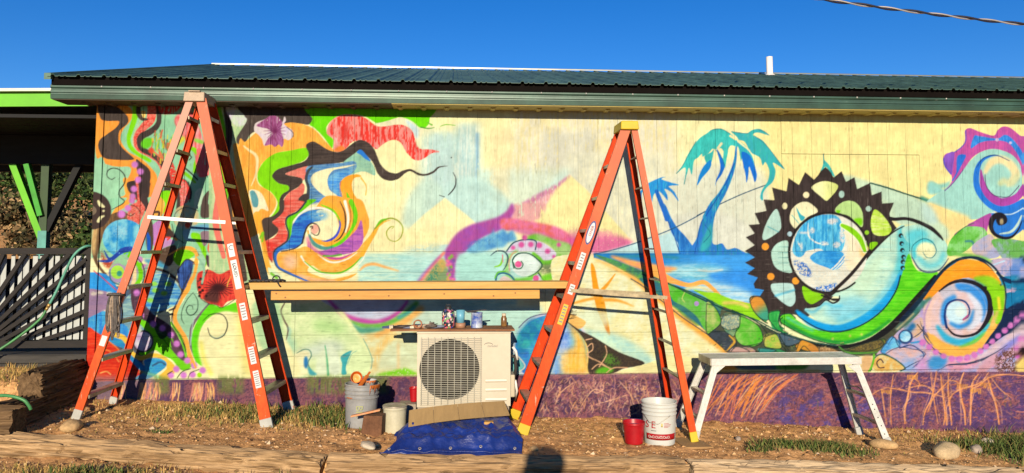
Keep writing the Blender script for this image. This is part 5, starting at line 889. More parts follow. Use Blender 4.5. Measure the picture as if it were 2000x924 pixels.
for k in range(16):
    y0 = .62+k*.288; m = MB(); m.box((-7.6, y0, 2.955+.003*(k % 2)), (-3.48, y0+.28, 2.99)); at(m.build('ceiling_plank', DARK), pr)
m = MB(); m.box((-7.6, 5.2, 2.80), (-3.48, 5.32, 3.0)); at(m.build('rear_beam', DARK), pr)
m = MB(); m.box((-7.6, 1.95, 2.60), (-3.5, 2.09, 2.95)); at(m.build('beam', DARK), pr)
GREENP = mat('green_post_paint', rgb(70, 190, 40), .55, var=.2, scale=5); TEALP = mat('teal_post_paint', rgb(110, 190, 170), .5, var=.2, scale=6)
DK = mat('dark_deck_wood', (.045, .040, .034), .8, var=.3, scale=3, stretch=(1, 8, 8), bump=.3)
m = MB(); m.box((-5.0, 1.97, .5), (-4.9, 2.07, 1.80)); at(m.build('post', TEALP), pr)
m = MB(); m.box((-4.995, 1.975, 1.80), (-4.905, 2.065, 2.70)); at(m.build('shaded_post_top', mat('shaded_green_post', (.02, .05, .012), .6)), pr)  # upper post: shade of beam and fascia put into its green paint
m = MB(); m.beam((-4.97, 2.02, 1.72), (-5.36, 2.0, 2.69), .075, .09, (0, 1, 0)); at(m.build('brace', LIME), pr)
m = MB(); m.beam((-4.96, 1.955, 1.98), (-5.135, 1.93, 2.60), .06, .07, (0, 1, 0)); at(m.build('brace', GREENP), pr)
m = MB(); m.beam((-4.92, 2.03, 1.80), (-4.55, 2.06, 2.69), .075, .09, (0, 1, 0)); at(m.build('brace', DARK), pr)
m = MB(); m.box((-7.6, .02, .735-.18), (-3.485, 5.3, .60)); at(m.build('deck', DK), pr)
for k in range(3):
    m = MB(); m.box((-7.6, .0, .60-.075*(k+1)), (-3.485, .018, .60-.075*k-.006)); at(m.build('skirt_board', DK), pr)
# sunburst fence between the porch corner and the building
BRN = mat('dark_brown_stain', rgb(50, 41, 35), .8, var=.25, scale=3, stretch=(2, 2, 9), bump=.2); PICK = mat('white_weathered_metal', rgb(232, 226, 214), .5, var=.15, scale=5, stretch=(6, 6, .6))
fn = thing('sunburst_fence', 'dark brown sunburst slat fence with white strips behind it left of the mural', 'fence', (-4.4, .05, .6))
m = MB(); m.box((-6.3, .03, 1.545), (-3.49, .085, 1.605)); at(m.build('top_rail', BRN), fn)
m = MB(); m.box((-6.3, .03, .66), (-3.49, .085, .725)); at(m.build('bottom_rail', BRN), fn)
m = MB(); m.box((-3.535, .028, .725), (-3.492, .083, 1.545)); at(m.build('end_post', BRN), fn)
c0 = Vector((-4.76, 0, .45))
def ray_to(x, z):
    return (x, .045, z)
tgt = [(-4.70, 1.55), (-4.46, 1.55), (-4.30, 1.55), (-4.10, 1.55), (-3.895, 1.55), (-3.69, 1.55), (-3.53, 1.50), (-3.53, 1.345), (-3.53, 1.165), (-3.53, 1.005), (-3.53, .86)]
for k, (x, z) in enumerate(tgt):
    d = Vector((x-c0.x, 0, z-c0.z)); s0 = max(.15, .15/max(d.normalized().z, .05)) if d.z > 0 else .2
    s0 = (.727-c0.z)/d.normalized().z if d.z > .15 else .45
    a = c0+d.normalized()*min(s0, d.length*.9); m = MB(); m.beam((a.x, .045+.001*(k % 2), a.z), (x, .045+.001*(k % 2), z), .034, .037); at(m.build('slat', BRN), fn)
tgl = [(-5.0, 1.55), (-5.3, 1.55), (-5.7, 1.55), (-6.2, 1.55), (-6.28, 1.2), (-6.28, .95)]
for k, (x, z) in enumerate(tgl):
    d = Vector((x-c0.x, 0, z-c0.z)).normalized(); a = c0+d*((.727-c0.z)/d.z); m = MB(); m.beam((a.x, .045, a.z), (x, .045, z), .034, .037); at(m.build('slat', BRN), fn)
m = MB(); m.box((-.025, 0, .73), (.025, .006, 1.54)); pk = m.build('white_strip', PICK); at(pk, fn); pk.location = Vector((-3.56, .098, 0))-Vector(fn.location)
for k in range(1, 40): inst(pk, 'white_strip', fn, Vector((-3.56-k*.0685+RR.uniform(-.006, .006), .098+RR.uniform(-.004, .004), 0))-Vector(fn.location), (0, RR.uniform(-.008, .008), 0), (RR.uniform(.7, 1.1), 1, 1))
m = MB(); m.box((-6.3, .16, .70), (-3.5, .17, 1.5)); at(m.build('rib_shade_panel', mat('rib_shade_black', (.02, .018, .016), .8)), fn)  # black sheet standing for shade in the grooves of ribbed white metal
# ---------------------------------------------------------------- railway ties and timbers
def tie_mat(i, c=(.21, .13, .065), c2=(.055, .032, .016)):
    return mat('weathered_tie_%d' % i, c, .9, scale=2.4, stretch=(.6, 12, 12), col2=c2, mix=.45, bump=1.0, bscale=5, fine=.3, spec=.1, scuff=[(3.2, (.35, 22, 22), .575, tuple(np.array(c2)*.5))])
def timber(name, label, a, b, wd, ht, m, cat='timber', group=None, n=40, seed=0):
    """weathered square timber from a to b (top centre line), rough faces and split ends"""
    a = Vector(a); b = Vector(b); L = (b-a).length; ang = math.atan2(b.y-a.y, b.x-a.x); r = np.random.RandomState(seed)
    prof = []
    per = 15
    for s0, s1 in (((-.5, 0), (.5, 0)), ((.5, 0), (.5, -1)), ((.5, -1), (-.5, -1)), ((-.5, -1), (-.5, 0))):
        for t in np.linspace(0, 1, per, endpoint=False): prof.append((s0[0]+(s1[0]-s0[0])*t, s0[1]+(s1[1]-s0[1])*t))
    prof = np.array(prof); K = len(prof); co = []; q = []
    xs = np.linspace(0, L, n)
    for i, x in enumerate(xs):
        for k, (u, v) in enumerate(prof):
            cu = np.clip(abs(u)*2, 0, 1); cv = abs(v+.5)*2; rd = max(0, cu+cv-1.75)*.10
            un = u*wd*(1-rd); vn = v*ht if v > -.5 else v*ht
            if v > -.02: vn = -rd*ht
            h = (vnoise(x*1.0+seed*7, k*.9, seed, .35)-.5)*.026+(vnoise(x*.25, k*.8+seed, seed+5, .05)-.5)*.026+(vnoise(x+3, k*.37, seed+9, .11)-.5)*.012+(vnoise(x*.08+3, k*2.7, seed+19, .02)-.5)*.016
            cr_ = vnoise(x*.10+seed, k*.62, seed+29, .045); h -= .030*max(0, 1-abs(float(cr_)-.5)/.05)*(float(vnoise(x, k*.2, seed+33, .3)) > .35)
            nl = np.array([u*2, (v+.5)*2]); nl = nl/np.linalg.norm(nl)
            co.append((x+(r.uniform(-.012, .012) if i in (0, n-1) else 0), un+nl[0]*h, vn+nl[1]*h))
    for i in range(n-1):
        for k in range(K): q.append((i*K+k, i*K+(k+1) % K, (i+1)*K+(k+1) % K, (i+1)*K+k))
    mb = MB(); mb.add(co, q, False); mb.f += [tuple(range(K)), tuple((n-1)*K+k for k in reversed(range(K)))]; mb.sm += [False, False]
    o = mb.build(name, m); o.location = a; o.rotation_euler = (0, -math.atan2(b.z-a.z, math.hypot(b.x-a.x, b.y-a.y)), ang)
    return tag(o, label, cat, group)
TM = [tie_mat(0, (.47, .31, .16), (.19, .11, .05)), tie_mat(1, (.44, .29, .15), (.18, .105, .05)), tie_mat(2, (.52, .39, .24), (.27, .18, .10)), tie_mat(3)]
timber('border_timber', 'weathered border timber at the bottom left with a dark crack across it', (-3.9, -1.44, .235), (-.955, -1.80, .085), .23, .2, TM[0], group='border timbers', n=130, seed=1)
timber('border_timber', 'rough border timber under the blue tarp', (-.925, -1.79, .080), (1.80, -1.575, -.055), .235, .2, TM[1], group='border timbers', n=120, seed=2)
timber('border_timber', 'pale border timber in front of the white bucket and the platform', (1.845, -1.575, -.065), (4.60, -1.56, -.205), .225, .2, TM[2], group='border timbers', n=120, seed=3)
timber('border_timber', 'border timber at the bottom right corner', (4.64, -1.53, -.21), (7.4, -1.3, -.36), .23, .2, TM[0], group='border timbers', n=90, seed=4)
timber('railway_tie', 'upper dark railway tie ending beside the wall corner', (-3.565, -.80, .555), (-3.565, .0, .555), .19, .195, TM[3], cat='railway tie', group='stacked railway ties', n=40, seed=5)
timber('railway_tie', 'lower dark railway tie under the upper one by the wall corner', (-3.565, -1.22, .357), (-3.565, .0, .357), .235, .20, TM[3], cat='railway tie', group='stacked railway ties', n=60, seed=6)
timber('railway_tie', 'railway tie cut off by the left edge of the photograph', (-5.6, -1.42, .395), (-3.325, -1.40, .395), .22, .24, TM[3], cat='railway tie', group='stacked railway ties', n=70, seed=7)
# ---------------------------------------------------------------- ladders
ORA = mat('orange_fiberglass', rgb(255, 80, 12), .55, var=.16, scale=5, stretch=(1, 1, .4), fine=.16, col2=rgb(236, 58, 6), spec=.12, bump=.06, scuff=[(40, (1, 1, .12), .66, rgb(250, 176, 120)), (14, (1, 1, 1), .66, rgb(200, 60, 20)), (12, (1, 1, 2), .67, rgb(250, 200, 160))])
ORB = mat('faded_orange_fiberglass', rgb(255, 106, 38), .55, var=.12, scale=5, stretch=(1, 1, .4), fine=.18, col2=rgb(248, 78, 14), spec=.14, bump=.06, scuff=[(40, (1, 1, .12), .64, rgb(252, 190, 150)), (16, (1, 1, 1), .67, rgb(240, 130, 84)), (11, (1, 1, 2), .655, rgb(250, 220, 190))])
ALU = mat('scuffed_aluminium', (.42, .38, .30), .45, var=.25, scale=9, metal=.45, bump=.1, col2=(.24, .19, .13)); ALUL = mat('bright_aluminium', (.60, .59, .54), .42, var=.15, scale=7, metal=.35, bump=.08, fine=.1)
YEL = mat('yellow_plastic', rgb(255, 208, 4), .5, var=.1, scale=6); TAN = mat('dusty_tan_plastic', rgb(238, 198, 160), .6, var=.12, scale=14, fine=.15)
WLAB = mat('white_sticker', rgb(246, 240, 232), .4, var=.05); INKM = mat('black_ink', (.02, .02, .022), .5, var=.1); BLUEI = mat('blue_ink', (.02, .03, .16), .5, var=.1); YLAB = mat('yellow_sticker', rgb(250, 205, 30), .4, var=.08); GREYI = mat('grey_ink', (.16, .15, .14), .5, var=.1); REDI = mat('red_ink', rgb(214, 24, 30), .45, var=.1)
def glow_paled(base, name, z0, z1, amt, c):
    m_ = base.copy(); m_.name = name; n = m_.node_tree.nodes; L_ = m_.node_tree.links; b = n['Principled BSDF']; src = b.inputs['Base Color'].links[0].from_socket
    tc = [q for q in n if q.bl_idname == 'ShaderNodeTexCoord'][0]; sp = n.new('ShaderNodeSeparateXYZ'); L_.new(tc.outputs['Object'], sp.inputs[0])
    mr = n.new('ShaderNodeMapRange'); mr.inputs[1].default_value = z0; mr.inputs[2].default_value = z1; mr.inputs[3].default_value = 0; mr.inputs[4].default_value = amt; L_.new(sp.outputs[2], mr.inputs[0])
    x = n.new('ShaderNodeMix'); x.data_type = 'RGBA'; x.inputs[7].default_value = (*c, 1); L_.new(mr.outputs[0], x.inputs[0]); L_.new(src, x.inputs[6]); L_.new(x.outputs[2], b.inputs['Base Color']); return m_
ORL = glow_paled(ORB, 'glow_paled_orange', .8, 2.5, .85, rgb(253, 186, 156)); ORR = glow_paled(ORB, 'lightly_glow_paled_orange', .8, 2.6, .5, rgb(250, 160, 126))  # overexposed glow put into the colour, stronger towards the rail tops
def rail(p0, p1, w, fl, side, name, m, par, t=.006):
    """channel rail p0->p1; web faces -side*y, flanges run towards +side*y"""
    p0 = Vector(p0); p1 = Vector(p1); d = (p1-p0).normalized(); e2 = Vector((0, side, 0)); e2 = (e2-d*e2.dot(d)).normalized(); e1 = d.cross(e2).normalized(); h = w/2
    pf = [(-h, 0), (h, 0), (h, fl), (h-t, fl), (h-t, t), (-h+t, t), (-h+t, fl), (-h, fl)]
    mb = MB(); mb.extrude(pf, p0, p1, e1, e2, .94); o = mb.build(name, m); at(o, par); return o, e1
def lerp(a, b, t): return Vector(a)*(1-t)+Vector(b)*t
def atz(a, b, z): return lerp(a, b, (z-a[2])/(b[2]-a[2]))
def ladder(name, label, par_loc, LF, LR, RF, RRr, zs_l, zs_r, wl, wr, cap, capm, capbox, footm, m1, m2, rung_r, spr, sprm):
    L = thing(name, label, 'ladder', par_loc, 'stepladders in front of the mural')
    for (a, b), w, sd, mm in ((LF, wl, 1, m1[0]), (LR, wl, -1, m2), (RF, wr, 1, m1[1]), (RRr, wr, -1, m2)):
        o, e1 = rail(a, b, w, .030, sd, 'rail', mm, L)
        d = (Vector(b)-Vector(a)).normalized(); mb = MB(); mb.beam(Vector(a)-d*.012, Vector(a)+d*.075, w*1.08, .034, (0, 1, 0)); f = mb.build('foot', footm, None, .004)
        at(f, L); f.location += Vector((0, .013*sd, 0))
    def step(a, b, name, dep, th, tilt):
        mb = MB(); a = Vector(a); b = Vector(b); x = dep/2
        v = [a+Vector((-x, .004, 0)), a+Vector((x, .004, 0)), b+Vector((x, -.004, 0)), b+Vector((-x, -.004, 0))]
        mb.hexa([p-Vector((0, 0, .006)) for p in v]+v)
        for s_ in (-1, 1):
            mb.hexa([a+Vector((s_*x-.003, .004, -th)), a+Vector((s_*x+.003, .004, -th)), b+Vector((s_*x+.003, -.004, -th)), b+Vector((s_*x-.003, -.004, -th)), a+Vector((s_*x-.003, .004, -.0061)), a+Vector((s_*x+.003, .004, -.0061)), b+Vector((s_*x+.003, -.004, -.0061)), b+Vector((s_*x-.003, -.004, -.0061))])
        at(mb.build(name, ALU), L)
    for z in zs_l: step(atz(*LF, z)+Vector((0, .007, 0)), atz(*LR, z)-Vector((0, .007, 0)), 'step', .075, .03, 0)
    for z in zs_r: step(atz(*RF, z)+Vector((0, .007, 0)), atz(*RRr, z)-Vector((0, .007, 0)), rung_r[0], rung_r[1], rung_r[2], 0)
    (x0, x1, y0, y1, z0, z1, tp_) = capbox
    mb = MB(); mb.hexa([(x0, y0, z0), (x1, y0, z0), (x1, y1, z0), (x0, y1, z0), (x0+tp_, y0+.01, z1), (x1-tp_, y0+.01, z1), (x1-tp_, y1-.01, z1), (x0+tp_, y1-.01, z1)]); at(mb.build('top_cap', capm, None, .008), L)
    for sgn, (A, Bq) in enumerate(((LF, RF), (LR, RRr))):
        a = atz(*A, spr[0]); b = atz(*Bq, spr[1]); yo = -.006 if sgn == 0 else .006
        mb = MB(); c = lerp(a, b, .5)+Vector((0, 0, -.004)); mb.beam(a+Vector((0, yo, 0)), c+Vector((0, yo, 0)), .004, .030 if sgn == 0 else .022, (0, 0, 1)); mb.beam(c+Vector((0, yo, 0)), b+Vector((0, yo, 0)), .004, .030 if sgn == 0 else .022, (0, 0, 1)); at(mb.build('spreader', sprm), L)
    return L
def onrail(L, A, t0, t1, w, m, name='sticker', off=.0015, dx=0.):
    a = lerp(*A, t0); b = lerp(*A, t1); mb = MB(); mb.beam(a+Vector((dx, -off-.0005, 0)), b+Vector((dx, -off-.0005, 0)), w, .001, (0, 1, 0)); o = mb.build(name, m); return at(o, L)
zl = [.375+.3025*k for k in range(9)]
LF = ((-3.164, -.85, .185), (-2.395, -.60, 2.95)); LR = ((-3.150, -.17, .165), (-2.395, -.31, 2.95)); RF = ((-1.592, -.85, .085), (-2.300, -.60, 2.95)); RL = ((-1.545, -.17, .10), (-2.300, -.31, 2.95))
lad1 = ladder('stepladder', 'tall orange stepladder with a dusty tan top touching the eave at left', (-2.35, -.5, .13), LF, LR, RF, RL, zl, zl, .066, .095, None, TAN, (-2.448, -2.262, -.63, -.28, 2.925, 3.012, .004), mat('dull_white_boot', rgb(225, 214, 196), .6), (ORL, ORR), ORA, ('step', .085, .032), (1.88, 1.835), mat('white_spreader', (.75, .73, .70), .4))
onrail(lad1, RF, .545, .505, .05, WLAB); 
for s_, t in (('C', .532),):
    p = lerp(*RF, t); text('lettering', s_, .06, INKM, lad1, p-Vector(lad1.location)+Vector((0, -.004, 0)), (R(85), 0, 0))
ra = math.atan2(RF[1][2]-RF[0][2], RF[1][0]-RF[0][0])
o = onrail(lad1, RF, .495, .408, .052, WLAB); 
p = lerp(*RF, .4515); text('lettering', 'LOUISVILLE', .040, INKM, lad1, p-Vector(lad1.location)+Vector((0, -.0045, 0)), (R(85), R(180)-ra, 0))
for t0, t1, n_ in ((.365, .315, 5), (.235, .185, 6), (.165, .115, 7)):
    onrail(lad1, RF, t0, t1, .048, WLAB)
    for k in range(n_): onrail(lad1, RF, t0-.004-(t0-t1-.008)*(k+.2)/n_, t0-.004-(t0-t1-.008)*(k+.62)/n_, RR.uniform(.03, .042), GREYI if k else REDI, 'printed_line', .0028)
onrail(lad1, LF, .245, .215, .045, WLAB)
m = MB(); m.box((-2.40, -.64, 3.012), (-2.30, -.6, 3.02)); at(m.build('cap_lip', TAN), lad1)
zr = [.26+.3047*k for k in range(9)]; zr = [z for z in zr if z < 2.62]
LF2 = ((.592, -.84, .0), (1.590, -.60, 2.72)); LR2 = ((.560, -.20, .0), (1.590, -.31, 2.72)); RF2 = ((2.098, -.92, -.075), (1.672, -.60, 2.72)); RR2 = ((2.110, -.18, -.09), (1.672, -.31, 2.72))
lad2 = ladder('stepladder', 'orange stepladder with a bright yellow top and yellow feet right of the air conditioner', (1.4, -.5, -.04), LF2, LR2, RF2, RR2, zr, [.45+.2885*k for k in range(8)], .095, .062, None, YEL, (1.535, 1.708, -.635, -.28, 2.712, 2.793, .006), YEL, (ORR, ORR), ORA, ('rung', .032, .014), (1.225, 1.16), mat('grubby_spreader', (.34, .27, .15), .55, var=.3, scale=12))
ra2 = math.atan2(LF2[1][2]-LF2[0][2], LF2[1][0]-LF2[0][0])
def decal(L, A, t, rx, rz, m, off, name='decal'):
    p = lerp(*A, t); a = math.atan2(A[1][2]-A[0][2], A[1][0]-A[0][0]); n = 28; v = []
    for y in (0, -.001):
        for k in range(n):
            u, q = rx*math.cos(k*2*math.pi/n), rz*math.sin(k*2*math.pi/n); v.append((p.x+u*math.cos(a)-q*math.sin(a), 0, p.z+u*math.sin(a)+q*math.cos(a), y))
    pts = []
    for x_, _, z_, y in v:
        tt = (z_-A[0][2])/(A[1][2]-A[0][2]); pts.append((x_, A[0][1]+(A[1][1]-A[0][1])*tt-off+y, z_))
    mb = MB(); mb.add(pts, [tuple(range(n, 2*n))]+[(k, (k+1) % n, (k+1) % n+n, k+n) for k in range(n)]); return at(mb.build(name, m), L)
decal(lad2, LF2, .642, .115, .035, BLUEI, .0012); decal(lad2, LF2, .642, .098, .025, WLAB, .0028)
p = lerp(*LF2, .642); text('lettering', 'WERNER', .034, REDI, lad2, p-Vector(lad2.location)+Vector((0, -.0062, 0)), (R(85), -ra2, 0))
for t0, t1, mm, n_ in ((.575, .52, WLAB, 5), (.47, .438, WLAB, 3), (.405, .34, YLAB, 6)):
    onrail(lad2, LF2, t0, t1, .045, mm)
    for k in range(n_): onrail(lad2, LF2, t0-.004-(t0-t1-.008)*(k+.2)/n_, t0-.004-(t0-t1-.008)*(k+.6)/n_, RR.uniform(.028, .038), GREYI, 'printed_line', .0028)
# hanging cord on the left ladder
def spl3(pts, n=10):
    P = np.array(pts); return np.stack([spl(np.stack([np.arange(len(P)), P[:, k]], -1), False, n)[:, 1] for k in range(3)], -1)
CORD = mat('grey_black_cord', (.10, .085, .075), .7, var=.4, scale=30, col2=(.03, .026, .024)); CORP = mat('tan_cord', (.34, .25, .17), .7, var=.4, scale=30)
cdb = thing('cord_bundle', 'bundle of dark cord hanging from the left ladder', 'cord', (-2.87, -.87, 1.23))
cb = MB(); cb2 = MB()
for k in range(26):
    x0 = -.062+.0048*k+RR.uniform(-.004, .004); lo = RR.uniform(.27, .41)*(1-.25*abs(k-12)/13); w_ = RR.uniform(.006, .014); y0 = RR.uniform(-.03, .02); sw = RR.uniform(-.02, .01)
    pts = spl3([(x0*.6, y0+.02, -.005), (x0*.75+sw*.3-w_*.5, y0, -.06), (x0+sw-w_, y0, -lo*.6), (x0+sw*1.4-w_*.8, y0, -lo*.92), (x0+sw*1.4, y0, -lo), (x0+sw*1.4+w_*.8, y0, -lo*.92), (x0+sw+w_, y0, -lo*.6), (x0*.75+sw*.3+w_*.5, y0-.006, -.06), (x0*.6, y0+.02, .0)], 4)
    (cb2 if k % 4 == 1 else cb).tube(pts, .0062, 6)
cb.tube([(-.07, .02, -.02), (-.04, -.035, -.008), (.04, -.035, -.01), (.075, .02, -.02)], .010, 6)
cb.build('dark_strands', CORD, cdb); cb2.build('pale_strands', CORP, cdb)
# ---------------------------------------------------------------- scaffold planks
PINE = mat('new_pine', rgb(250, 196, 104), .6, var=.14, scale=2.0, stretch=(.8, 10, 10), col2=rgb(236, 166, 66), mix=.2, bump=.15, fine=.1)
PINE2 = mat('golden_pine', rgb(250, 186, 84), .6, var=.14, scale=2.0, stretch=(.8, 10, 10), col2=rgb(228, 148, 52), mix=.2, bump=.15, fine=.1)
m = MB(); m.box((-1.875, -.60, 1.236), (1.05, -.34, 1.298)); o = m.build('scaffold_plank', PINE, None, .004); tag(o, 'long pale plank laid across both ladders', 'plank')
m = MB(); m.box((-1.648, -.575, 1.142), (.775, -.536, 1.222)); o = m.build('stiffener_board', PINE2, None, .003); tag(o, 'shorter golden board on edge just below the plank', 'board')
KN = mat('pine_knot', (.22, .09, .03), .7)
for x_, z_ in ((-1.60, 1.20), (-1.52, 1.165), (-.6, 1.175), (-.1, 1.19), (.35, 1.17), (.55, 1.195), (-.95, 1.18)):
    m = MB(); m.lathe([(0, -.0006), (.007, -.0004), (.008, 0)], (x_, -.5751, z_), 10, (0, 1, 0)); m.build('knot', KN, o)
m = MB()
for k in range(8): m.tube([(-1.84+.035*k, -.59, 1.312+.006*(k % 2)), (-1.80+.035*k, -.57+.01*(k % 3), 1.320), (-1.77+.035*k, -.55, 1.310)], .010, 6)
m.tube([(-1.60+.032*math.cos(a), -.585, 1.330+.030*math.sin(a)) for a in np.linspace(0, 6.28, 14)], .006, 6); m.tube([(-1.585, -.612, 1.305), (-1.57, -.612, 1.28), (-1.555, -.615, 1.262)], .006, 6)
tag(m.build('tool_belt_strap', mat('black_webbing', (.02, .018, .022), .6)), 'black strap lying on the left end of the plank', 'strap')
# ---------------------------------------------------------------- air conditioner
ACM = mat('cream_enamel', rgb(250, 224, 188), .38, var=.05, scale=3, spec=.5, fine=.03); ACD = mat('ac_dark_inside', (.010, .008, .007), .8, spec=.05); ACS = mat('cream_enamel_side', rgb(240, 214, 176), .4, var=.06, scale=3)
ac = thing('air_conditioner', 'cream outdoor air conditioner unit with a round fan grille below the plank', 'air conditioner', (.08, -.5, .19))
AX0, AX1, AY, AB, AZ0, AZ1 = -.335, .500, -.655, -.33, .195, .842
FX, FZ, FR = -.047, .523, .268
def ac_front():
    n = 64; v = []; f = []
    for k in range(n): a = 2*math.pi*k/n; v.append((FX+FR*math.cos(a), AY, FZ+FR*math.sin(a)))
    gx0, gx1, gz0, gz1 = AX0, .245, AZ0, AZ1
    for k in range(n):
        a = 2*math.pi*k/n; c, s_ = math.cos(a), math.sin(a); t = min(((gx1-FX) if c > 0 else (FX-gx0))/max(abs(c), 1e-6), ((gz1-FZ) if s_ > 0 else (FZ-gz0))/max(abs(s_), 1e-6)); v.append((FX+c*t, AY, FZ+s_*t))
    for k in range(n): v.append((v[k][0], AY+.09, v[k][2]))
    for k in range(n): j = (k+1) % n; f += [(k, j, n+j, n+k), (2*n+k, 2*n+j, j, k)]
    mb = MB(); mb.add(v, f)
    for cx, cz, ka in ((gx1, gz1, 0), (gx0, gz1, 1), (gx0, gz0, 2), (gx1, gz0, 3)):
        best = sorted(range(n), key=lambda k: (v[n+k][0]-cx)**2+(v[n+k][2]-cz)**2)[:2]; o_ = len(mb.v); mb.v.append((cx, AY, cz)); mb.f.append((n+best[0], n+best[1], o_)); mb.sm.append(False)
    mb.box((.245, AY, AZ0), (AX1, AY+.02, AZ1)); return mb
at(ac_front().build('front_panel', ACM), ac)
m = MB(); m.box((AX0, AY+.021, AZ0), (AX0+.012, AB, AZ1)); m.box((AX1-.012, AY+.021, AZ0), (AX1, AB, AZ1)); m.box((AX0, AB-.01, AZ0), (AX1, AB, AZ1)); m.box((AX0, AY+.021, AZ0-.001), (AX1, AB, AZ0+.01)); at(m.build('casing', ACS), ac)
m = MB(); m.box((AX0-.006, AY-.008, AZ1-.002), (AX1+.006, AB+.006, AZ1+.022)); at(m.build('lid', ACM, None, .006), ac)
m = MB(); m.box((AX0+.013, AY+.12, AZ0+.011), (AX1-.013, AY+.13, AZ1-.003)); at(m.build('inner_shroud', ACD), ac)
GW = mat('grille_wire', rgb(250, 232, 200), .4)
g = MB()
for k in range(37):
    z_ = .218+k*.0161; g.tube([(-.305, AY-.014, z_), (-.297, AY-.016, z_), (.232, AY-.016, z_), (.240, AY-.014, z_)], .0021, 5)
for x_ in np.linspace(-.297, .232, 10): g.tube([(x_, AY-.002, .212), (x_, AY-.019, .220), (x_, AY-.019, .800), (x_, AY-.002, .808)], .0026, 5)
tag(at(g.build('fan_grille', GW), ac), kind='stuff')
FANM = mat('fan_grey', (.035, .028, .022), .6, var=.15, spec=.1); fan = MB(); fan.lathe([(0, -.03), (.045, -.025), (.05, .03)], (FX, AY+.07, FZ), 20, (0, 1, 0))
fan = fan.build('fan', FANM); at(fan, ac)
for k in range(3):
    a0 = R(30+120*k); v = []
    for i in range(9):
        t = i/8; r_ = .045+t*.195; a1 = a0+.35*t; wd = .32+.10*math.sin(t*2.4)
        for s_ in (-1, 1): v.append((FX+r_*math.cos(a1+s_*wd), AY+.07-.025*s_, FZ+r_*math.sin(a1+s_*wd)))
    fb = MB(); fb.add(v, [(2*i, 2*i+1, 2*i+3, 2*i+2) for i in range(8)], True); o = fb.build('fan_blade', FANM, fan); md = o.modifiers.new('thick', 'SOLIDIFY'); md.thickness = .004
for k, z_ in enumerate((.250, .335, .415)):
    m = MB(); m.hexa([(.275, AY-.007, z_), (.465, AY-.007, z_), (.465, AY, z_-.010), (.275, AY, z_-.010), (.275, AY-.002, z_+.016), (.465, AY-.002, z_+.016), (.465, AY, z_+.018), (.275, AY, z_+.018)]); at(m.build('louvre_rib', ACM), ac)
m = MB(); m.tube([(.262+.040*(1-math.cos(a)), AY-.001, .735+.020*math.sin(a)) for a in np.linspace(.2, 3.0, 12)], [.001+.002*math.sin(a) for a in np.linspace(.3, 2.9, 12)], 6); at(m.build('logo_swoosh', GREYI), ac)
text('lettering', 'miradel', .030, GREYI, ac, Vector((.338, AY-.0012, .727))-Vector(ac.location), (R(90), 0, 0))
m = MB(); m.box((.5, -.60, .26), (.545, -.40, .46)); at(m.build('valve_cover', ACS, None, .01), ac)
m = MB(); m.tube([(.52, -.5, .62), (.555, -.5, .6), (.56, -.5, .5), (.545, -.45, .4), (.56, -.3, .3), (.55, -.1, .28)], .016, 8); at(m.build('pipe', mat('black_insulation', (.03, .028, .026), .8)), ac)
m = MB(); m.tube([(.53, -.52, .70), (.56, -.52, .66), (.575, -.5, .58)], .012, 8); m.tube([(.55, -.55, .40), (.57, -.5, .30), (.56, -.4, .2)], .012, 8); at(m.build('pipe', WHITEPVC), ac)
BLK2 = mat('concrete_paver', (.30, .25, .19), .9, scale=9, bump=.5, fine=.2)
for x0 in (-.33, .29):
    m = MB(); m.box((x0, -.64, zg(x0)-.05), (x0+.20, -.30, .193)); o = m.build('concrete_block', BLK2, None, .008); tag(o, 'concrete block under the %s end of the air conditioner' % ('left' if x0 < 0 else 'right'), 'block')
# shelf board with painting things
SHB = mat('worn_shelf_board', rgb(206, 140, 84), .75, var=.25, scale=3, stretch=(1, 6, 6), col2=rgb(150, 84, 46), bump=.3, fine=.25)
m = MB(); m.hexa([(-.575, -.68, .868), (.535, -.70, .864), (.53, -.36, .864), (-.565, -.38, .868), (-.575, -.68, .884), (.535, -.70, .880), (.53, -.36, .880), (-.565, -.38, .884)]); tag(m.build('shelf_board', SHB), 'worn board used as a shelf on top of the air conditioner', 'board')
SZ = .8825
fl = mat('floral_tin_print', (.05, .055, .09), .35, scale=22, col2=(.55, .12, .10), mix=.75, fine=.5)
def voro_mat(name, cols, scale):
    m_ = mat(name, (.5, .5, .5), .35); n = m_.node_tree.nodes; L_ = m_.node_tree.links; b = n['Principled BSDF']
    for k in list(b.inputs['Base Color'].links): L_.remove(k)
    tc = [q for q in n if q.bl_idname == 'ShaderNodeTexCoord'][0]; vo = n.new('ShaderNodeTexVoronoi'); vo.inputs['Scale'].default_value = scale; L_.new(tc.outputs['Object'], vo.inputs['Vector'])
    sp = n.new('ShaderNodeSeparateColor'); L_.new(vo.outputs['Color'], sp.inputs[0]); rp = n.new('ShaderNodeValToRGB'); L_.new(sp.outputs[0], rp.inputs[0]); rp.color_ramp.interpolation = 'CONSTANT'
    e = rp.color_ramp.elements
    for i, c in enumerate(cols):
        p_ = i/len(cols)
        if i < 2: e[i].position = p_; e[i].color = (*c, 1)
        else: q = e.new(p_); q.color = (*c, 1)
    L_.new(rp.outputs[0], b.inputs['Base Color']); return m_
FLW = voro_mat('flowered_enamel', [(.015, .02, .05), (.5, .08, .06), (.02, .02, .03), (.12, .25, .10), (.6, .5, .42), (.03, .06, .22), (.02, .02, .03), (.45, .12, .2)], 55)
tb = thing('flask', 'small flask with a dark flower pattern on the shelf', 'flask', (-.062, -.56, SZ))
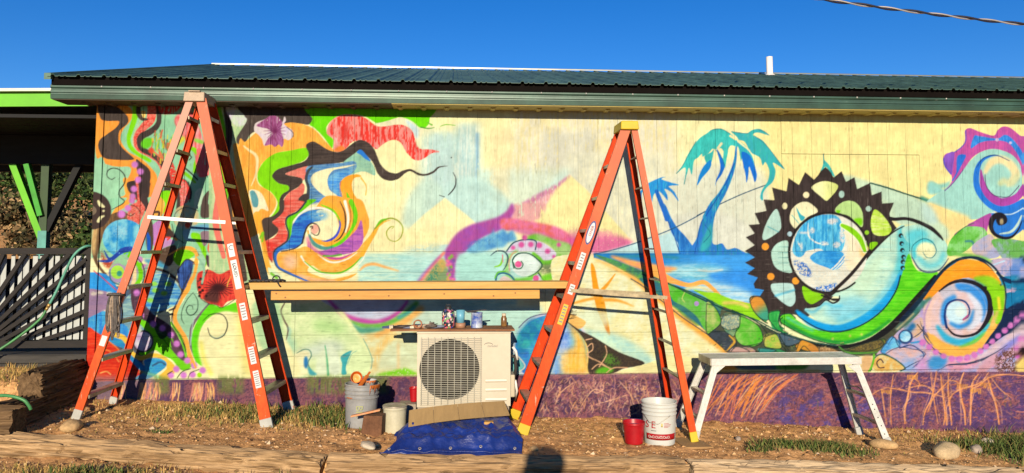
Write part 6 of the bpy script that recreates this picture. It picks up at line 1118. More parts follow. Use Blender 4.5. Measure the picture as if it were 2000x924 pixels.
m = MB(); m.lathe([(.0, 0), (.055, 0), (.058, .006), (.058, .135), (.050, .155), (.030, .168), (.0, .168)], (0, 0, 0), 26); m.build('body', FLW, tb); m = MB(); m.lathe([(.027, .168), (.027, .190), (.020, .196), (.0, .197)], (0, 0, 0), 18); m.build('stopper', INKM, tb); m = MB(); m.tube([(-.024, 0, .19), (-.015, 0, .208), (.012, 0, .21), (.024, 0, .19)], .004, 6); m.build('loop_handle', INKM, tb)
cu = thing('tumbler', 'pale blue tumbler with a tan base on the shelf', 'tumbler', (.050, -.55, SZ))
m = MB(); m.lathe([(0, .045), (.036, .045), (.040, .158), (.036, .158), (.033, .06), (0, .06)], (0, 0, 0), 24); m.build('cup', mat('pale_blue_plastic', rgb(140, 214, 232), .4), cu); m = MB(); m.lathe([(0, 0), (.046, 0), (.046, .044), (0, .044)], (0, 0, 0), 24); m.build('base', mat('tan_plastic', rgb(214, 150, 110), .5), cu)
pc = thing('paint_can', 'small open paint can smeared with blue paint on the shelf', 'paint can', (.198, -.56, SZ))
PCM = mat('white_can_blue_smear', rgb(236, 232, 226), .4, scale=14, col2=rgb(24, 84, 190), mix=.7); m = MB(); m.lathe([(0, 0), (.052, 0), (.054, .004), (.052, .008), (.052, .128), (.056, .134), (.053, .138), (.047, .134), (.047, .10), (0, .10)], (0, 0, 0), 26); m.build('can', PCM, pc)
m = MB(); m.tube([(.055*math.cos(a), -.012, .10+.05*math.sin(a)-.075*math.sin(a)) for a in np.linspace(0, math.pi, 12)], .0016, 5); m.build('wire_handle', ALU, pc)
br = MB(); br.beam((.10, -.565, SZ+.146), (.285, -.545, SZ+.158), .013, .009); br.beam((.115, -.585, SZ+.142), (.20, -.54, SZ+.149), .03, .008); tag(br.build('paint_brush', mat('dark_brush', (.035, .028, .03), .6)), 'dark paint brush lying across the open paint can', 'brush')
jr = thing('jar', 'little amber jar at the right end of the shelf', 'jar', (.452, -.47, SZ)); m = MB(); m.lathe([(0, 0), (.026, 0), (.028, .005), (.028, .075), (.018, .095), (.017, .112), (0, .112)], (0, 0, 0), 18); m.build('glass', mat('amber_glass', (.20, .10, .03), .25, var=.3, scale=20), jr); m = MB(); m.lathe([(.0195, .098), (.0195, .118), (0, .119)], (0, 0, 0), 16); m.build('lid', mat('cream_lid', (.5, .42, .3), .5), jr)
bc = [(.03, .02, .02), (.28, .10, .04), (.04, .06, .14), (.35, .26, .18), (.07, .05, .04), (.12, .14, .2)]
lb = ['dark brush at the left end of the shelf clutter', 'brown handled brush in the shelf clutter', 'blue stained brush in the shelf clutter', 'pale brush in the shelf clutter', 'black brush in the shelf clutter', 'grey blue brush nearest the flask']
for k in range(6):
    x_ = -.53+k*.062; a = RR.uniform(-.5, .5); b_ = thing('paint_brush', lb[k], 'brush', (x_, -.58+RR.uniform(-.04, .06), SZ+.008), 'brushes on the shelf'); b_.rotation_euler = (0, RR.uniform(-.10, .02), a); b_.scale = (1.35, 1.5, 1.8)
    mm = mat('brush_%d' % k, bc[k], .6, var=.3, scale=20); m = MB(); m.tube([(-.02, 0, 0), (.03, 0, .003), (.10, 0, .006)], [.006, .009, .005], 8); m.build('handle', mm, b_); m = MB(); m.box((-.045, -.014, -.006), (-.02, .014, .010)); m.build('ferrule', ALU, b_); m = MB(); m.hexa([(-.095, -.012, -.005), (-.045, -.014, -.006), (-.045, .014, -.006), (-.095, .012, -.005), (-.095, -.010, .004), (-.045, -.013, .009), (-.045, .013, .009), (-.095, .010, .004)]); m.build('bristles', mat('bristle_%d' % k, bc[(k+2) % 6], .8), b_)
m = MB(); m.tube([(-.335+.034*math.cos(a), -.60+.008*math.sin(a*2), SZ+.040+.034*math.sin(a)) for a in np.linspace(0, 2*math.pi, 22, endpoint=False)], .007, 8, closed=True); tag(m.build('tape_roll', mat('rust_tape', (.30, .12, .06), .6)), 'rusty brown ring standing among the brushes', 'ring')
m = MB()
for k in range(12): m.tube([(-.20+RR.uniform(-.05, .05), -.58+RR.uniform(-.04, .04), SZ+.006+.004*k), (-.19+RR.uniform(-.05, .05), -.58+RR.uniform(-.04, .04), SZ+.012+.004*k), (-.2+RR.uniform(-.05, .05), -.58+RR.uniform(-.04, .04), SZ+.008+.003*k)], .004, 5)
tag(m.build('wire_tangle', mat('tangle_wire', (.24, .18, .15), .6, var=.4, scale=40)), 'small tangle of wire left of the flask', 'wire')
# ---------------------------------------------------------------- buckets and cans
def pail(name, label, loc, r0, r1, h, m, ribs, rim, wall=.004, cat='bucket'):
    o = thing(name, label, cat, loc); pf = [(0, .004), (r0-.006, 0), (r0, .006)]
    for i in range(1, 12):
        t = i/12; pf.append((r0+(r1-r0)*t, h*t))
    H = lambda t: r0+(r1-r0)*t
    pf = [p for p in pf if p[1] < ribs[0]-.012] if ribs else pf
    for z in ribs: pf += [(H(z/h), z-.008), (H(z/h)+rim, z-.005), (H(z/h)+rim, z+.004), (H(z/h), z+.007)]
    pf += [(H(1), h-.012), (H(1)+rim*.8, h-.010), (H(1)+rim*.8, h), (H(1)-wall, h), (r0-wall, .012), (0, .012)]
    b = MB(); b.lathe(pf, (0, 0, 0), 40); b.build('body', m, o, .0015); return o
GRB = mat('grey_plastic', rgb(196, 186, 176), .5, var=.1, scale=5, fine=.08, col2=rgb(170, 160, 152)); ORP = mat('orange_paint', rgb(255, 130, 46), .45, var=.15, scale=20)
bk = pail('bucket', 'large grey bucket with orange drips left of the air conditioner', (-.822, -.70, .052), .130, .146, .368, GRB, [.255, .290, .325], .007)
bk.rotation_euler = (R(-1), R(2), .3)
def wrap_text(par, s, size, r, z, a0, m, dirn=1, sx=1.):
    """letters laid round a cylinder of radius r, each its own flat piece"""
    a = a0
    for ch in s:
        wd = size*.62*sx*(.55 if ch in "iI.,'1" else 1)
        if ch != ' ': text('lettering', ch, size, m, par, (r*math.sin(a+wd/2/r), -r*math.cos(a+wd/2/r), z), (R(90), 0, a+wd/2/r), .0012, sx)
        a += wd/r
text('lettering', 'BK', .085, mat('pale_green_ink', rgb(206, 200, 130), .6), bk, (-.045, -.1385, .15), (R(88), R(90), -.30))
def drip(par, r_of, z0, z1, a0, a1, m, name='paint_drip'):
    n = 14; v = []; f = []
    for i in range(n):
        a = a0+(a1-a0)*i/(n-1); zb = z0+(z1-z0)*(.3+.7*abs(math.sin(i*1.9))); 
        for z in (z1, (z1+zb)/2, zb): r_ = r_of(z)+.0035; v.append((r_*math.sin(a), -r_*math.cos(a), z))
    for i in range(n-1):
        for j in range(2): f.append((3*i+j, 3*i+j+1, 3*i+j+4, 3*i+j+3))
    b = MB(); b.add(v, f, True); o = b.build(name, m, par); md = o.modifiers.new('t', 'SOLIDIFY'); md.thickness = .002; return o
rb_ = lambda z: .130+.016*z/.368+.0075
drip(bk, rb_, .245, .368, .25, 1.15, ORP); drip(bk, rb_, .235, .262, -1.2, -.75, ORP)
oc = thing('orange_cup', 'orange cup lying tilted on the grey bucket', 'cup', (-.862, -.72, .470)); oc.rotation_euler = (R(72), R(-16), R(14))
m = MB(); m.lathe([(0, -.055), (.036, -.055), (.048, .045), (.052, .048), (.050, .052), (.046, .048), (.034, -.04), (0, -.04)], (0, 0, 0), 28); m.build('cup', mat('orange_plastic', rgb(255, 112, 20), .4), oc); m = MB(); m.lathe([(0, -.012), (.020, -.014), (.040, -.012)], (0, 0, 0), 20); m.build('paint', mat('yellow_orange_paint', rgb(255, 176, 60), .3), oc)
wp = thing('roller_tray', 'white paint tub resting in the top of the grey bucket', 'tub', (-.748, -.70, .416)); m = MB(); m.lathe([(0, -.03), (.045, -.03), (.060, .03), (.064, .032), (.062, .036), (.056, .032), (.043, -.02), (0, -.02)], (0, 0, 0), 24); m.build('tub', mat('white_tub', rgb(240, 228, 216), .4), wp); drip(wp, lambda z: .0525+.25*z, -.03, .034, -.5, 1.2, ORP)
m = MB(); m.beam((-.835, -.815, .395), (-.765, -.73, .492), .035, .012); m.beam((-.765, -.73, .492), (-.745, -.71, .520), .018, .010); tag(m.build('paint_brush', ORP), 'orange covered brush propped between cup and tub on the grey bucket', 'brush')
wc = pail('paint_pail', 'dirty white paint pail between grey bucket and tarp', (-.512, -.87, .028), .094, .099, .225, mat('cream_can', rgb(250, 230, 190), .45, var=.08, scale=6, fine=.08), [.212], .004, cat='paint pail')
m = MB(); m.lathe([(.100, .226), (.108, .229), (.104, .236), (.075, .236), (.070, .230), (0, .230)], (0, 0, 0), 36); m.build('lid', ALU, wc)
m = MB(); m.tube([(.103*math.cos(a), -.03-.072*math.sin(a), .205+.034*math.sin(a)) for a in np.linspace(0, math.pi, 14)], .0018, 5); m.build('wire_handle', ALU, wc)
bx = thing('wood_block', 'brown wooden block with an orange stained stick on it', 'block', (-.682, -1.0, .045)); bx.rotation_euler = (0, R(3), R(-12)); m = MB(); m.hexa([(-.09, -.06, 0), (.09, -.06, 0), (.08, .07, 0), (-.08, .07, 0), (-.075, -.055, .165), (.088, -.055, .175), (.078, .07, .175), (-.07, .07, .165)]); m.build('block', mat('brown_block', rgb(150, 96, 60), .85, var=.25, scale=12, col2=rgb(110, 66, 38), bump=.4, fine=.2), bx, .006)
m = MB(); m.hexa([(-.86, -1.08, .208), (-.622, -1.05, .250), (-.618, -1.005, .250), (-.855, -1.035, .208), (-.86, -1.08, .222), (-.622, -1.05, .266), (-.618, -1.005, .266), (-.855, -1.035, .222)]); tag(m.build('stir_stick', mat('orange_stick', rgb(255, 140, 80), .6, var=.2, scale=25, col2=rgb(250, 190, 130)), None, .003), 'orange stained stick resting on the brown block', 'stick')
rc = pail('red_cup', 'red cup half hidden behind the left side of the air conditioner', (-.372, -.45, .205), .032, .042, .130, mat('red_plastic', rgb(226, 24, 34), .4), [], .003, cat='cup')
m = MB(); m.box((-.50, -.56, -.02), (-.345, -.38, .203)); o = m.build('concrete_block', BLK2, None, .008); tag(o, 'concrete block under the red cup', 'block')
WB = mat('white_pail_plastic', rgb(252, 240, 222), .42, var=.04, scale=5)
wb = pail('bucket', 'large white bucket with red lettering beside the right ladder', (1.785, -.92, zg(1.785)-.002), .132, .150, .362, WB, [.262, .296, .328], .006)
def band(par, r_of, z0, z1, a0, a1, m, name, off=.0015, n=30):
    v = []; f = []
    for i in range(n):
        a = a0+(a1-a0)*i/(n-1)
        for z, o_ in ((z0, off), (z1, off)): v.append(((r_of(z)+o_)*math.sin(a), -(r_of(z)+o_)*math.cos(a), z))
    for i in range(n-1): f.append((2*i, 2*i+2, 2*i+3, 2*i+1))
    b = MB(); b.add(v, f, True); o = b.build(name, m, par); md = o.modifiers.new('t', 'SOLIDIFY'); md.thickness = .0012; return o
rw = lambda z: .132+.018*z/.362
band(wb, rw, .052, .104, -1.2, .95, REDI, 'printed_band'); wrap_text(wb, 'QuO.OuO,OoO.', .030, rw(.078)+.0035, .078, -.98, WB, sx=1.)
text('lettering', 'E', .082, REDI, wb, ((rw(.18)+.003)*math.sin(-.62), -(rw(.18)+.003)*math.cos(-.62), .178), (R(88), 0, -.62), .0012, 1.05); text('lettering', 'S', .082, REDI, wb, ((rw(.18)+.003)*math.sin(-1.05), -(rw(.18)+.003)*math.cos(-1.05), .178), (R(88), 0, -1.05), .0012, 1.05)
for k, (z, a0, a1) in enumerate(((.192, .02, .34), (.181, .02, .48), (.170, .02, .44), (.160, .02, .30), (.128, -.8, -.45))): band(wb, rw, z, z+.0045, a0, a1, mat('pink_print', rgb(240, 130, 120), .5) if k < 4 else INKM, 'printed_line')
band(wb, rw, .165, .195, -.16, -.06, mat('pale_yellow_print', rgb(250, 216, 110), .5), 'printed_mark')
m = MB(); m.tube([(-.150, -.02, .262), (-.12, -.12, .205), (-.05, -.160, .195), (.04, -.165, .255), (.052, -.163, .268)], .0022, 6); m.build('wire_handle', ALU, wb)
rk = pail('paint_pail', 'small red pail with blue paint inside in front of the white bucket', (1.548, -.965, zg(1.548)-.002), .078, .095, .185, mat('red_pail', rgb(222, 28, 36), .4, var=.12, scale=10, col2=rgb(190, 16, 30)), [.170], .003, cat='paint pail')
m = MB(); m.lathe([(0, .150), (.088, .150)], (0, 0, 0), 30); m.build('paint', mat('blue_paint', rgb(50, 70, 150), .3), rk); drip(rk, lambda z: .078+.017*z/.185, .12, .187, 2.2, 4.2, BLUEI); m = MB(); m.tube([(-.097, 0, .16), (-.105, -.04, .12), (-.1, -.06, .11)], .002, 5); m.build('wire_handle', ALU, rk)
# ---------------------------------------------------------------- tarp and cardboard
def tarp():
    nu, nv = 130, 90; co = np.zeros((nv, nu, 3))
    for j in range(nv):
        v = j/(nv-1)
        for i in range(nu):
            u = i/(nu-1)
            xl = np.interp(v, [0, .12, .35, .6, 1], [-.585, -.53, -.46, -.50, -.36]); xr = np.interp(v, [0, .3, .7, 1], [.53, .555, .53, .44])
            x_ = xl+(xr-xl)*u; y_ = np.interp(v, [0, .05, .45, .8, 1], [-1.60+.05*math.sin(u*9)*.4, -1.565+.10*u, -1.24, -.90, -.72])+.012*math.sin(u*14+v*3)
            hh = np.interp(v, [0, .06, .15, .45, .7, .9, 1], [.006, .045, .120, .142, .158, .172, .175])
            hh *= np.interp(u, [0, .05, .14, .5, .93, 1], [.10, .55, .92, 1, 1.02, .55])
            wr = .030*(vnoise(u*1.6+v*.5, v*1.2+.3*u, 31, .2)-.5)+.022*(vnoise(u*3+v, v*2.5, 32, .17)-.5)+.012*abs(math.sin(11*u-5*v+2*math.sin(6*v)))*np.interp(v, [0, .2, 1], [1, .5, .3])+.010*math.sin(26*v+6*u)*(v < .22)
            r1 = float(vnoise(u*2.2+v*.9, v*1.7-u*.6, 41, .23)); r2 = float(vnoise(u*4+v*2, v*3-u*1.5, 42, .21)); r3 = float(vnoise(u*1.3-v*1.1, v*1.2+u, 43, .17))
            wr = .034*(.35-abs(r1-.5)*2)+.018*(.35-abs(r2-.5)*2)+.022*(.3-abs(r3-.5)*2)+wr*.5
            co[j, i] = (x_, y_, max(.004, hh+wr*np.interp(v, [0, .06, .15], [.25, .6, 1]))+zg(x_)+.0)
    i = (np.arange(nv-1)[:, None]*nu+np.arange(nu-1)[None]).reshape(-1); q = np.stack([i, i+1, i+nu+1, i+nu], -1)
    tm = mat('blue_tarpaulin', rgb(34, 64, 152), .42, var=.18, scale=5, col2=rgb(20, 42, 112), bump=.35, bscale=60, spec=.5, scuff=[(7, (1, 1, 1), .66, rgb(120, 120, 130)), (60, (1, .15, 1), .68, rgb(90, 130, 210))])
    o = raw_mesh('tarp', co.reshape(-1, 3), q, tm, smooth=True); md = o.modifiers.new('t', 'SOLIDIFY'); md.thickness = .004; return o
tp_o = tag(tarp(), 'crumpled blue tarp heaped in front of the air conditioner', 'tarp')
_v = [v.co for v in tp_o.data.vertices]
m = MB(); m.tube([_v[130*3+i]+Vector((0, -.002, .003)) for i in range(0, 130, 3)], .004, 6); m.build('hem', MATS['blue_tarpaulin'], tp_o)
for i in (6, 34, 62, 90, 122):
    m = MB(); m.lathe([(.006, 0), (.011, .002), (.013, 0)], _v[130*6+i]+Vector((0, -.002, .003)), 12, (0, -.6, .8)); m.build('eyelet', ALU, tp_o)
CRD = mat('brown_cardboard', rgb(214, 166, 104), .8, var=.08, scale=4, stretch=(8, 1, 1), fine=.08)
a = Vector((-.377, -1.20, .150)); b = Vector((.458, -1.16, .222)); c_ = Vector((-.379, -1.06, .252)); d_ = Vector((.425, -.98, .302))
nS = 5; th = Vector((0, -.002, .004))
crd = thing('cardboard_strip', 'long folded cardboard strip lying on the blue tarp', 'cardboard', (0, -.95, .19))
for k in range(nS-1):
    t0, t1 = k/(nS-1)+.0012, (k+1)/(nS-1)-.0012; bow = [0, .012, .014, .010, 0]
    v0, v1, v2, v3 = a.lerp(b, t0)+Vector((0, 0, bow[k])), a.lerp(b, t1)+Vector((0, 0, bow[k+1])), c_.lerp(d_, t1)+Vector((0, 0, bow[k+1])), c_.lerp(d_, t0)+Vector((0, 0, bow[k])); m = MB(); m.hexa([v0, v1, v2, v3, v0+th, v1+th, v2+th, v3+th]); at(m.build('flap', CRD), crd)
m = MB(); m.box((.245, -1.13, .135), (.325, -1.07, .165)); o = m.build('wood_scrap', mat('orange_scrap', rgb(250, 180, 90), .7), None, .006); tag(o, 'small orange wood scrap on the tarp below the cardboard', 'scrap')
# plywood under the ladder foot
m = MB(); m.hexa([(1.955, -1.10, zg(2)-.004), (2.215, -1.06, zg(2.2)-.002), (2.165, -.80, zg(2.2)+.0), (1.925, -.78, zg(1.9)), (1.955, -1.10, zg(2)+.014), (2.215, -1.06, zg(2.2)+.014), (2.165, -.80, zg(2.2)+.016), (1.925, -.78, zg(1.9)+.014)]); tag(m.build('plywood_scrap', mat('dusty_plywood', rgb(216, 160, 100), .85, var=.15, scale=6, bump=.2)), 'square scrap of plywood under the yellow foot of the right ladder', 'plywood')
# ---------------------------------------------------------------- aluminium work platform
pf_ = thing('work_platform', 'folding aluminium work platform standing in front of the mural at right', 'platform', (3.05, -.5, -.15))
PT = .598
m = MB(); m.box((2.335, -.70, PT-.012), (3.745, -.36, PT)); at(m.build('deck', mat('dusty_platform_deck', (.60, .55, .46), .6, var=.2, scale=8, fine=.2), None, .002), pf_)
for y0 in (-.712, -.36):
    m = MB(); m.box((2.33, y0, PT-.062), (3.75, y0+.012, PT+.003)); at(m.build('side_rail', ALUL, None, .002), pf_)
for x0 in (2.323, 3.745):
    m = MB(); m.box((x0, -.7, PT-.06), (x0+.008, -.36, PT+.001)); at(m.build('end_cap', ALU), pf_)
legs = {}
for nm, tx, ty, fx, fy in (('lf', 2.385, -.690, 2.165, -.735), ('lr', 2.385, -.382, 2.125, -.30), ('rf', 3.695, -.690, 3.955, -.745), ('rr', 3.695, -.382, 3.915, -.295)):
    t = Vector((tx, ty, PT-.03)); b = Vector((fx, fy, zg(fx)+.03)); sd = 1 if ty < -.5 else -1
    rail(b, t, .062, .026, sd, 'leg', ALUL, pf_, .004); d = (t-b).normalized(); m = MB(); m.beam(b-d*.045, b+d*.04, .072, .045, (0, 1, 0)); f = m.build('foot', mat('white_rubber', rgb(235, 224, 208), .6), None, .008); at(f, pf_); f.location += Vector((0, .012*sd, 0)); legs[nm] = (b, t)
    if sd == 1:
        k = -1 if nm == 'lf' else 1; m = MB(); p_ = lerp(b, t, .80); m.add([p_+Vector((0, -.002, 0)), p_+Vector((-k*.13, -.002, .10)), p_+Vector((-k*.02, -.002, .115)), p_+Vector((0, .004, 0)), p_+Vector((-k*.13, .004, .10)), p_+Vector((-k*.02, .004, .115))], [(0, 1, 2), (5, 4, 3), (0, 3, 4, 1), (1, 4, 5, 2), (2, 5, 3, 0)]); at(m.build('gusset', ALUL), pf_)
for A, B_ in (('lf', 'lr'), ('rf', 'rr')):
    for t_ in (.22, .55):
        m = MB(); p0 = lerp(*legs[A], t_)+Vector((0, .006, 0)); p1 = lerp(*legs[B_], t_)-Vector((0, .006, 0)); m.beam(p0, p1, .045, .022); at(m.build('rung', ALU), pf_)
m = MB(); m.tube([lerp(*legs['rf'], .56), lerp(*legs['rf'], .56).lerp(lerp(*legs['rr'], .56), .5)+Vector((0, 0, .05)), lerp(*legs['rr'], .56)+Vector((0, 0, .03))], .006, 6); at(m.build('lock_bar', ALU), pf_)
m = MB()
for nm in ('rf',):
    for t_ in (.1, .2, .3, .4, .46): p_ = lerp(*legs[nm], t_); m.lathe([(0, -.0012), (.006, -.001), (.006, 0)], (p_.x, p_.y-.0005, p_.z), 8, (0, 1, 0))
at(m.build('rivet_holes', INKM), pf_)
# ---------------------------------------------------------------- hose
HOS = mat('green_hose', rgb(96, 170, 96), .45, var=.15, scale=12); HOT = mat('teal_hose', rgb(120, 196, 160), .45, var=.12, scale=12); BRS = mat('brass', (.45, .28, .09), .4, metal=.6)
hz = thing('garden_hose', 'green garden hose hanging over the sunburst fence', 'hose', (-3.9, -.05, .6))
def cr(pts, n=10): return [tuple(p) for p in spl(pts, False, n)]
m = MB(); m.tube(spl3([(-3.50, .16, 1.45), (-3.49, .08, 1.60), (-3.53, -.005, 1.618), (-3.62, -.02, 1.54), (-3.70, -.02, 1.37), (-3.765, -.025, 1.20), (-3.82, -.03, 1.08)]), .013, 8); at(m.build('upper_hose', HOT), hz)
m = MB(); m.tube([(-3.82, -.03, 1.08), (-3.835, -.032, 1.05)], .017, 10); m.tube([(-3.835, -.032, 1.05), (-3.85, -.034, 1.02)], .014, 10); at(m.build('coupling', BRS), hz)
m = MB(); m.tube(spl3([(-3.85, -.034, 1.02), (-3.90, -.05, .93), (-4.05, -.08, .79), (-4.22, -.12, .66), (-4.4, -.2, .56), (-4.7, -.3, .5)]), .012, 8); at(m.build('lower_hose', HOS), hz)
m = MB(); m.tube(spl3([(-3.75, -1.35, .43), (-3.52, -1.35, .475), (-3.40, -1.37, .475), (-3.31, -1.37, .445), (-3.275, -1.36, .40), (-3.265, -1.35, .37)]), .013, 8); tag(m.build('garden_hose', HOS), 'short loop of green hose over the tie at the left edge', 'hose')
# ---------------------------------------------------------------- overhead cable
m1_ = []; m2_ = []
A_ = Vector((2.6, -1.0, 3.965)); B_ = Vector((7.2, -1.0, 3.56))
for i in range(160):
    t = i/159; p = A_.lerp(B_, t)+Vector((0, 0, -.10*4*t*(1-t)*.5)); a = t*2*math.pi*9.5; o_ = Vector((0, math.cos(a), math.sin(a)))*.009; m1_.append(p+o_); m2_.append(p-o_)
cbx = thing('power_cable', 'twisted black overhead cable crossing the sky at upper right', 'cable', A_)
m = MB(); m.tube(m1_, .0095, 7); at(m.build('black_conductor', mat('black_rubber', (.015, .012, .02), .5)), cbx); m = MB(); m.tube(m2_, .0075, 6); at(m.build('bare_conductor', mat('bare_metal', (.55, .5, .45), .35, metal=.6)), cbx)
# ---------------------------------------------------------------- stones
STN = [mat('stone_%d' % i, c, .9, scale=6, bump=.5, bscale=20, fine=.2, col2=tuple(np.array(c)*.6)) for i, c in enumerate([(.52, .33, .15), (.55, .40, .22), (.60, .50, .36), (.40, .32, .25)])]
def stone(label, c, s, i, seed):
    b = bmesh.new(); bmesh.ops.create_icosphere(b, subdivisions=3, radius=1)
    for v in b.verts:
        n = float(vnoise(v.co.x*1.3+seed, v.co.y*1.3+v.co.z*.9, seed, .8))-.5; v.co *= 1+.28*n; v.co.x *= s[0]; v.co.y *= s[1]; v.co.z *= s[2]
        if v.co.z < -s[2]*.6: v.co.z = -s[2]*.6
    me = bpy.data.meshes.new('stone'); b.to_mesh(me); b.free(); me.materials.append(STN[i]); me.polygons.foreach_set('use_smooth', [True]*len(me.polygons)); o = bpy.data.objects.new('stone', me); COL.objects.link(o); o.location = c; o.rotation_euler = (0, 0, seed*1.3); return tag(o, label, 'stone', 'stones on the dirt')
stone('orange brown stone beside the left ladder foot', (-3.03, -1.19, .20), (.095, .07, .055), 0, 1)
stone('tan stone against the right foot of the platform', (3.86, -.83, zg(3.86)+.03), (.13, .06, .05), 0, 2)
stone('large tan boulder at lower right', (4.33, -1.02, zg(4.33)+.035), (.17, .10, .075), 1, 3)
stone('flat pale stone left of the tarp corner', (-.66, -1.55, .10), (.11, .05, .028), 2, 4)
stone('pale stone in the weeds at the far right', (5.05, -.55, zg(5.05)+.02), (.06, .05, .04), 2, 5)
stone('small grey stone between bucket and weeds', (2.55, -.75, zg(2.55)+.015), (.03, .025, .022), 3, 6)
stone('brown stone at the right end of the tarp', (.64, -1.32, zg(.64)+.01), (.04, .03, .025), 0, 7)
stone('grey stone in the green weeds at right', (4.72, -.86, zg(4.7)+.02), (.07, .05, .045), 3, 8)
# ---------------------------------------------------------------- gravel, grass (uncountable)
def scatter_gravel():
    n = 14000; V = []; Q = []
    x_ = RR.uniform(-4.2, 6.4, n); y_ = RR.uniform(-2.6, -.02, n); s = RR.gamma(2.0, .0030, n)+.003; z_ = ground_z(x_, y_)
    base = np.array([(1,0,0),(-1,0,0),(0,1,0),(0,-1,0),(0,0,1),(0,0,-1)], float); tri = np.array([(0,2,4),(2,1,4),(1,3,4),(3,0,4),(2,0,5),(1,2,5),(3,1,5),(0,3,5)])
    ty = timber_y(x_); keep = ~((y_ < ty+.01) & (y_ > ty-.27)); x_, y_, z_, s = x_[keep], y_[keep], z_[keep], s[keep]; n = len(x_)
    sc = s[:, None, None]*RR.uniform(.5, 1.5, (n, 6, 3)); co = base[None]*sc; a = RR.uniform(0, 6.28, n); c, q = np.cos(a)[:, None], np.sin(a)[:, None]
    X = co[..., 0]*c-co[..., 1]*q; Y = co[..., 0]*q+co[..., 1]*c; co = np.stack([X+x_[:, None], Y+y_[:, None], co[..., 2]*RR.uniform(.15, .8, (n, 1))+z_[:, None]+.002], -1)
    cols = np.array([(.64, .36, .15), (.46, .25, .10), (.66, .42, .20), (.18, .09, .04), (.54, .30, .13), (.60, .44, .28), (.30, .16, .07)])[RR.randint(0, 7, n)]*RR.uniform(.7, 1.1, (n, 1))
    t = (tri[None]+6*np.arange(n)[:, None, None]).reshape(-1, 3)
    return co.reshape(-1, 3), t, np.repeat(cols, 6, 0)
def attr_mat(name, rough=.9):
    m_ = mat(name, (.5, .5, .5), rough); n = m_.node_tree.nodes; L_ = m_.node_tree.links; b = n['Principled BSDF']
    for k in list(b.inputs['Base Color'].links): L_.remove(k)
    a = n.new('ShaderNodeAttribute'); a.attribute_name = 'paint'; L_.new(a.outputs['Color'], b.inputs['Base Color']); b.inputs['Specular IOR Level'].default_value = .15; return m_
co, t, cl = scatter_gravel(); tag(raw_mesh('gravel', co, t, attr_mat('gravel_stone'), smooth=False, col=cl), 'brown gravel and crumbs of soil strewn over the dirt', 'gravel', kind='stuff')
def blades(name, spots, cols, label, cat, lay=.6, wd=.0035):
    P = []; T = []; C_ = []
    for (cx, cy, rx, ry, n, h0, h1) in spots:
        x_ = RR.normal(cx, rx, n); y_ = np.clip(RR.normal(cy, ry, n), -3.0, -.012); z_ = ground_z(x_, y_)-.004
        ty = timber_y(x_); bad = (y_ < ty+.02) & (y_ > ty-.26); x_, y_, z_ = x_[~bad], y_[~bad], z_[~bad]; n = len(x_)
        h = RR.uniform(h0, h1, n); a = RR.uniform(0, 6.28, n); ln = RR.uniform(.15, 1, n)*lay*h; w_ = RR.uniform(.6, 1.4, n)*wd; b = RR.uniform(0, 6.28, n)
        dx, dy = np.cos(a)*ln, np.sin(a)*ln; wx, wy = np.cos(b)*w_, np.sin(b)*w_*.5
        yc = np.minimum
        p = np.stack([np.stack([x_-wx, y_-wy, z_], -1), np.stack([x_+wx, y_+wy, z_], -1), np.stack([x_+dx*.4-wx*.7, yc(y_+dy*.4-wy*.7, -.01), z_+h*.6], -1), np.stack([x_+dx*.4+wx*.7, yc(y_+dy*.4+wy*.7, -.01), z_+h*.6], -1), np.stack([x_+dx, yc(y_+dy, -.01), z_+h], -1)], 1)
        o_ = sum(len(q) for q in P); i = o_*5+np.arange(n)*5; T.append(np.concatenate([np.stack([i, i+1, i+3], -1), np.stack([i, i+3, i+2], -1), np.stack([i+2, i+3, i+4], -1)])); P.append(p); C_.append(np.repeat(np.array(cols)[RR.randint(0, len(cols), n)]*RR.uniform(.7, 1.2, (n, 1)), 5, 0))
    return tag(raw_mesh(name, np.concatenate(P).reshape(-1, 3), np.concatenate(T), attr_mat(name+'_blade', .8), smooth=False, col=np.concatenate(C_)), label, cat, kind='stuff')
DRY = [(.42, .26, .08), (.32, .20, .06), (.52, .34, .12), (.22, .15, .045), (.20, .17, .04)]; GRN_ = [(.08, .12, .025), (.11, .14, .035), (.05, .08, .018), (.15, .14, .045), (.20, .15, .05), (.035, .05, .012)]
sp = [(-2.1, -.40, .32, .15, 1700, .02, .065), (-1.95, -.55, .26, .13, 1100, .015, .05), (-2.6, -.5, .25, .2, 250, .015, .04), (-1.15, -.38, .12, .14, 550, .025, .075), (-1.35, -.7, .2, .15, 300, .02, .04), (-2.9, -.9, .3, .2, 200, .01, .03), (.9, -.5, .4, .3, 150, .01, .025), (3.0, -.4, 1.2, .25, 350, .012, .035), (4.9, -.35, .5, .2, 500, .02, .05), (-3.0, -2.15, .5, .12, 1500, .02, .07), (-2.0, -2.2, .6, .12, 1300, .02, .07), (-3.9, -.4, .25, .25, 900, .02, .07)]
blades('dry_grass', sp, DRY, 'dry straw coloured grass along the foot of the wall and the border timbers', 'grass')
sg = [(-1.95, -.42, .3, .18, 600, .03, .08), (-1.2, -.35, .12, .14, 400, .04, .10), (-1.02, -.62, .12, .1, 200, .03, .08), (2.95, -.93, .15, .07, 700, .025, .07), (3.3, -1.03, .14, .08, 800, .03, .08), (2.62, -1.1, .06, .04, 180, .02, .05), (4.85, -.72, .17, .11, 700, .03, .09), (5.45, -.85, .22, .25, 2200, .05, .15), (5.1, -1.15, .15, .10, 500, .03, .09), (-2.45, -2.15, .16, .08, 500, .03, .09), (-1.35, -2.2, .12, .08, 300, .03, .08), (-2.35, -1.15, .06, .03, 120, .01, .03)]
blades('green_weeds', sg, GRN_, 'patches of low green weeds in the dirt', 'weeds', lay=.9, wd=.006)
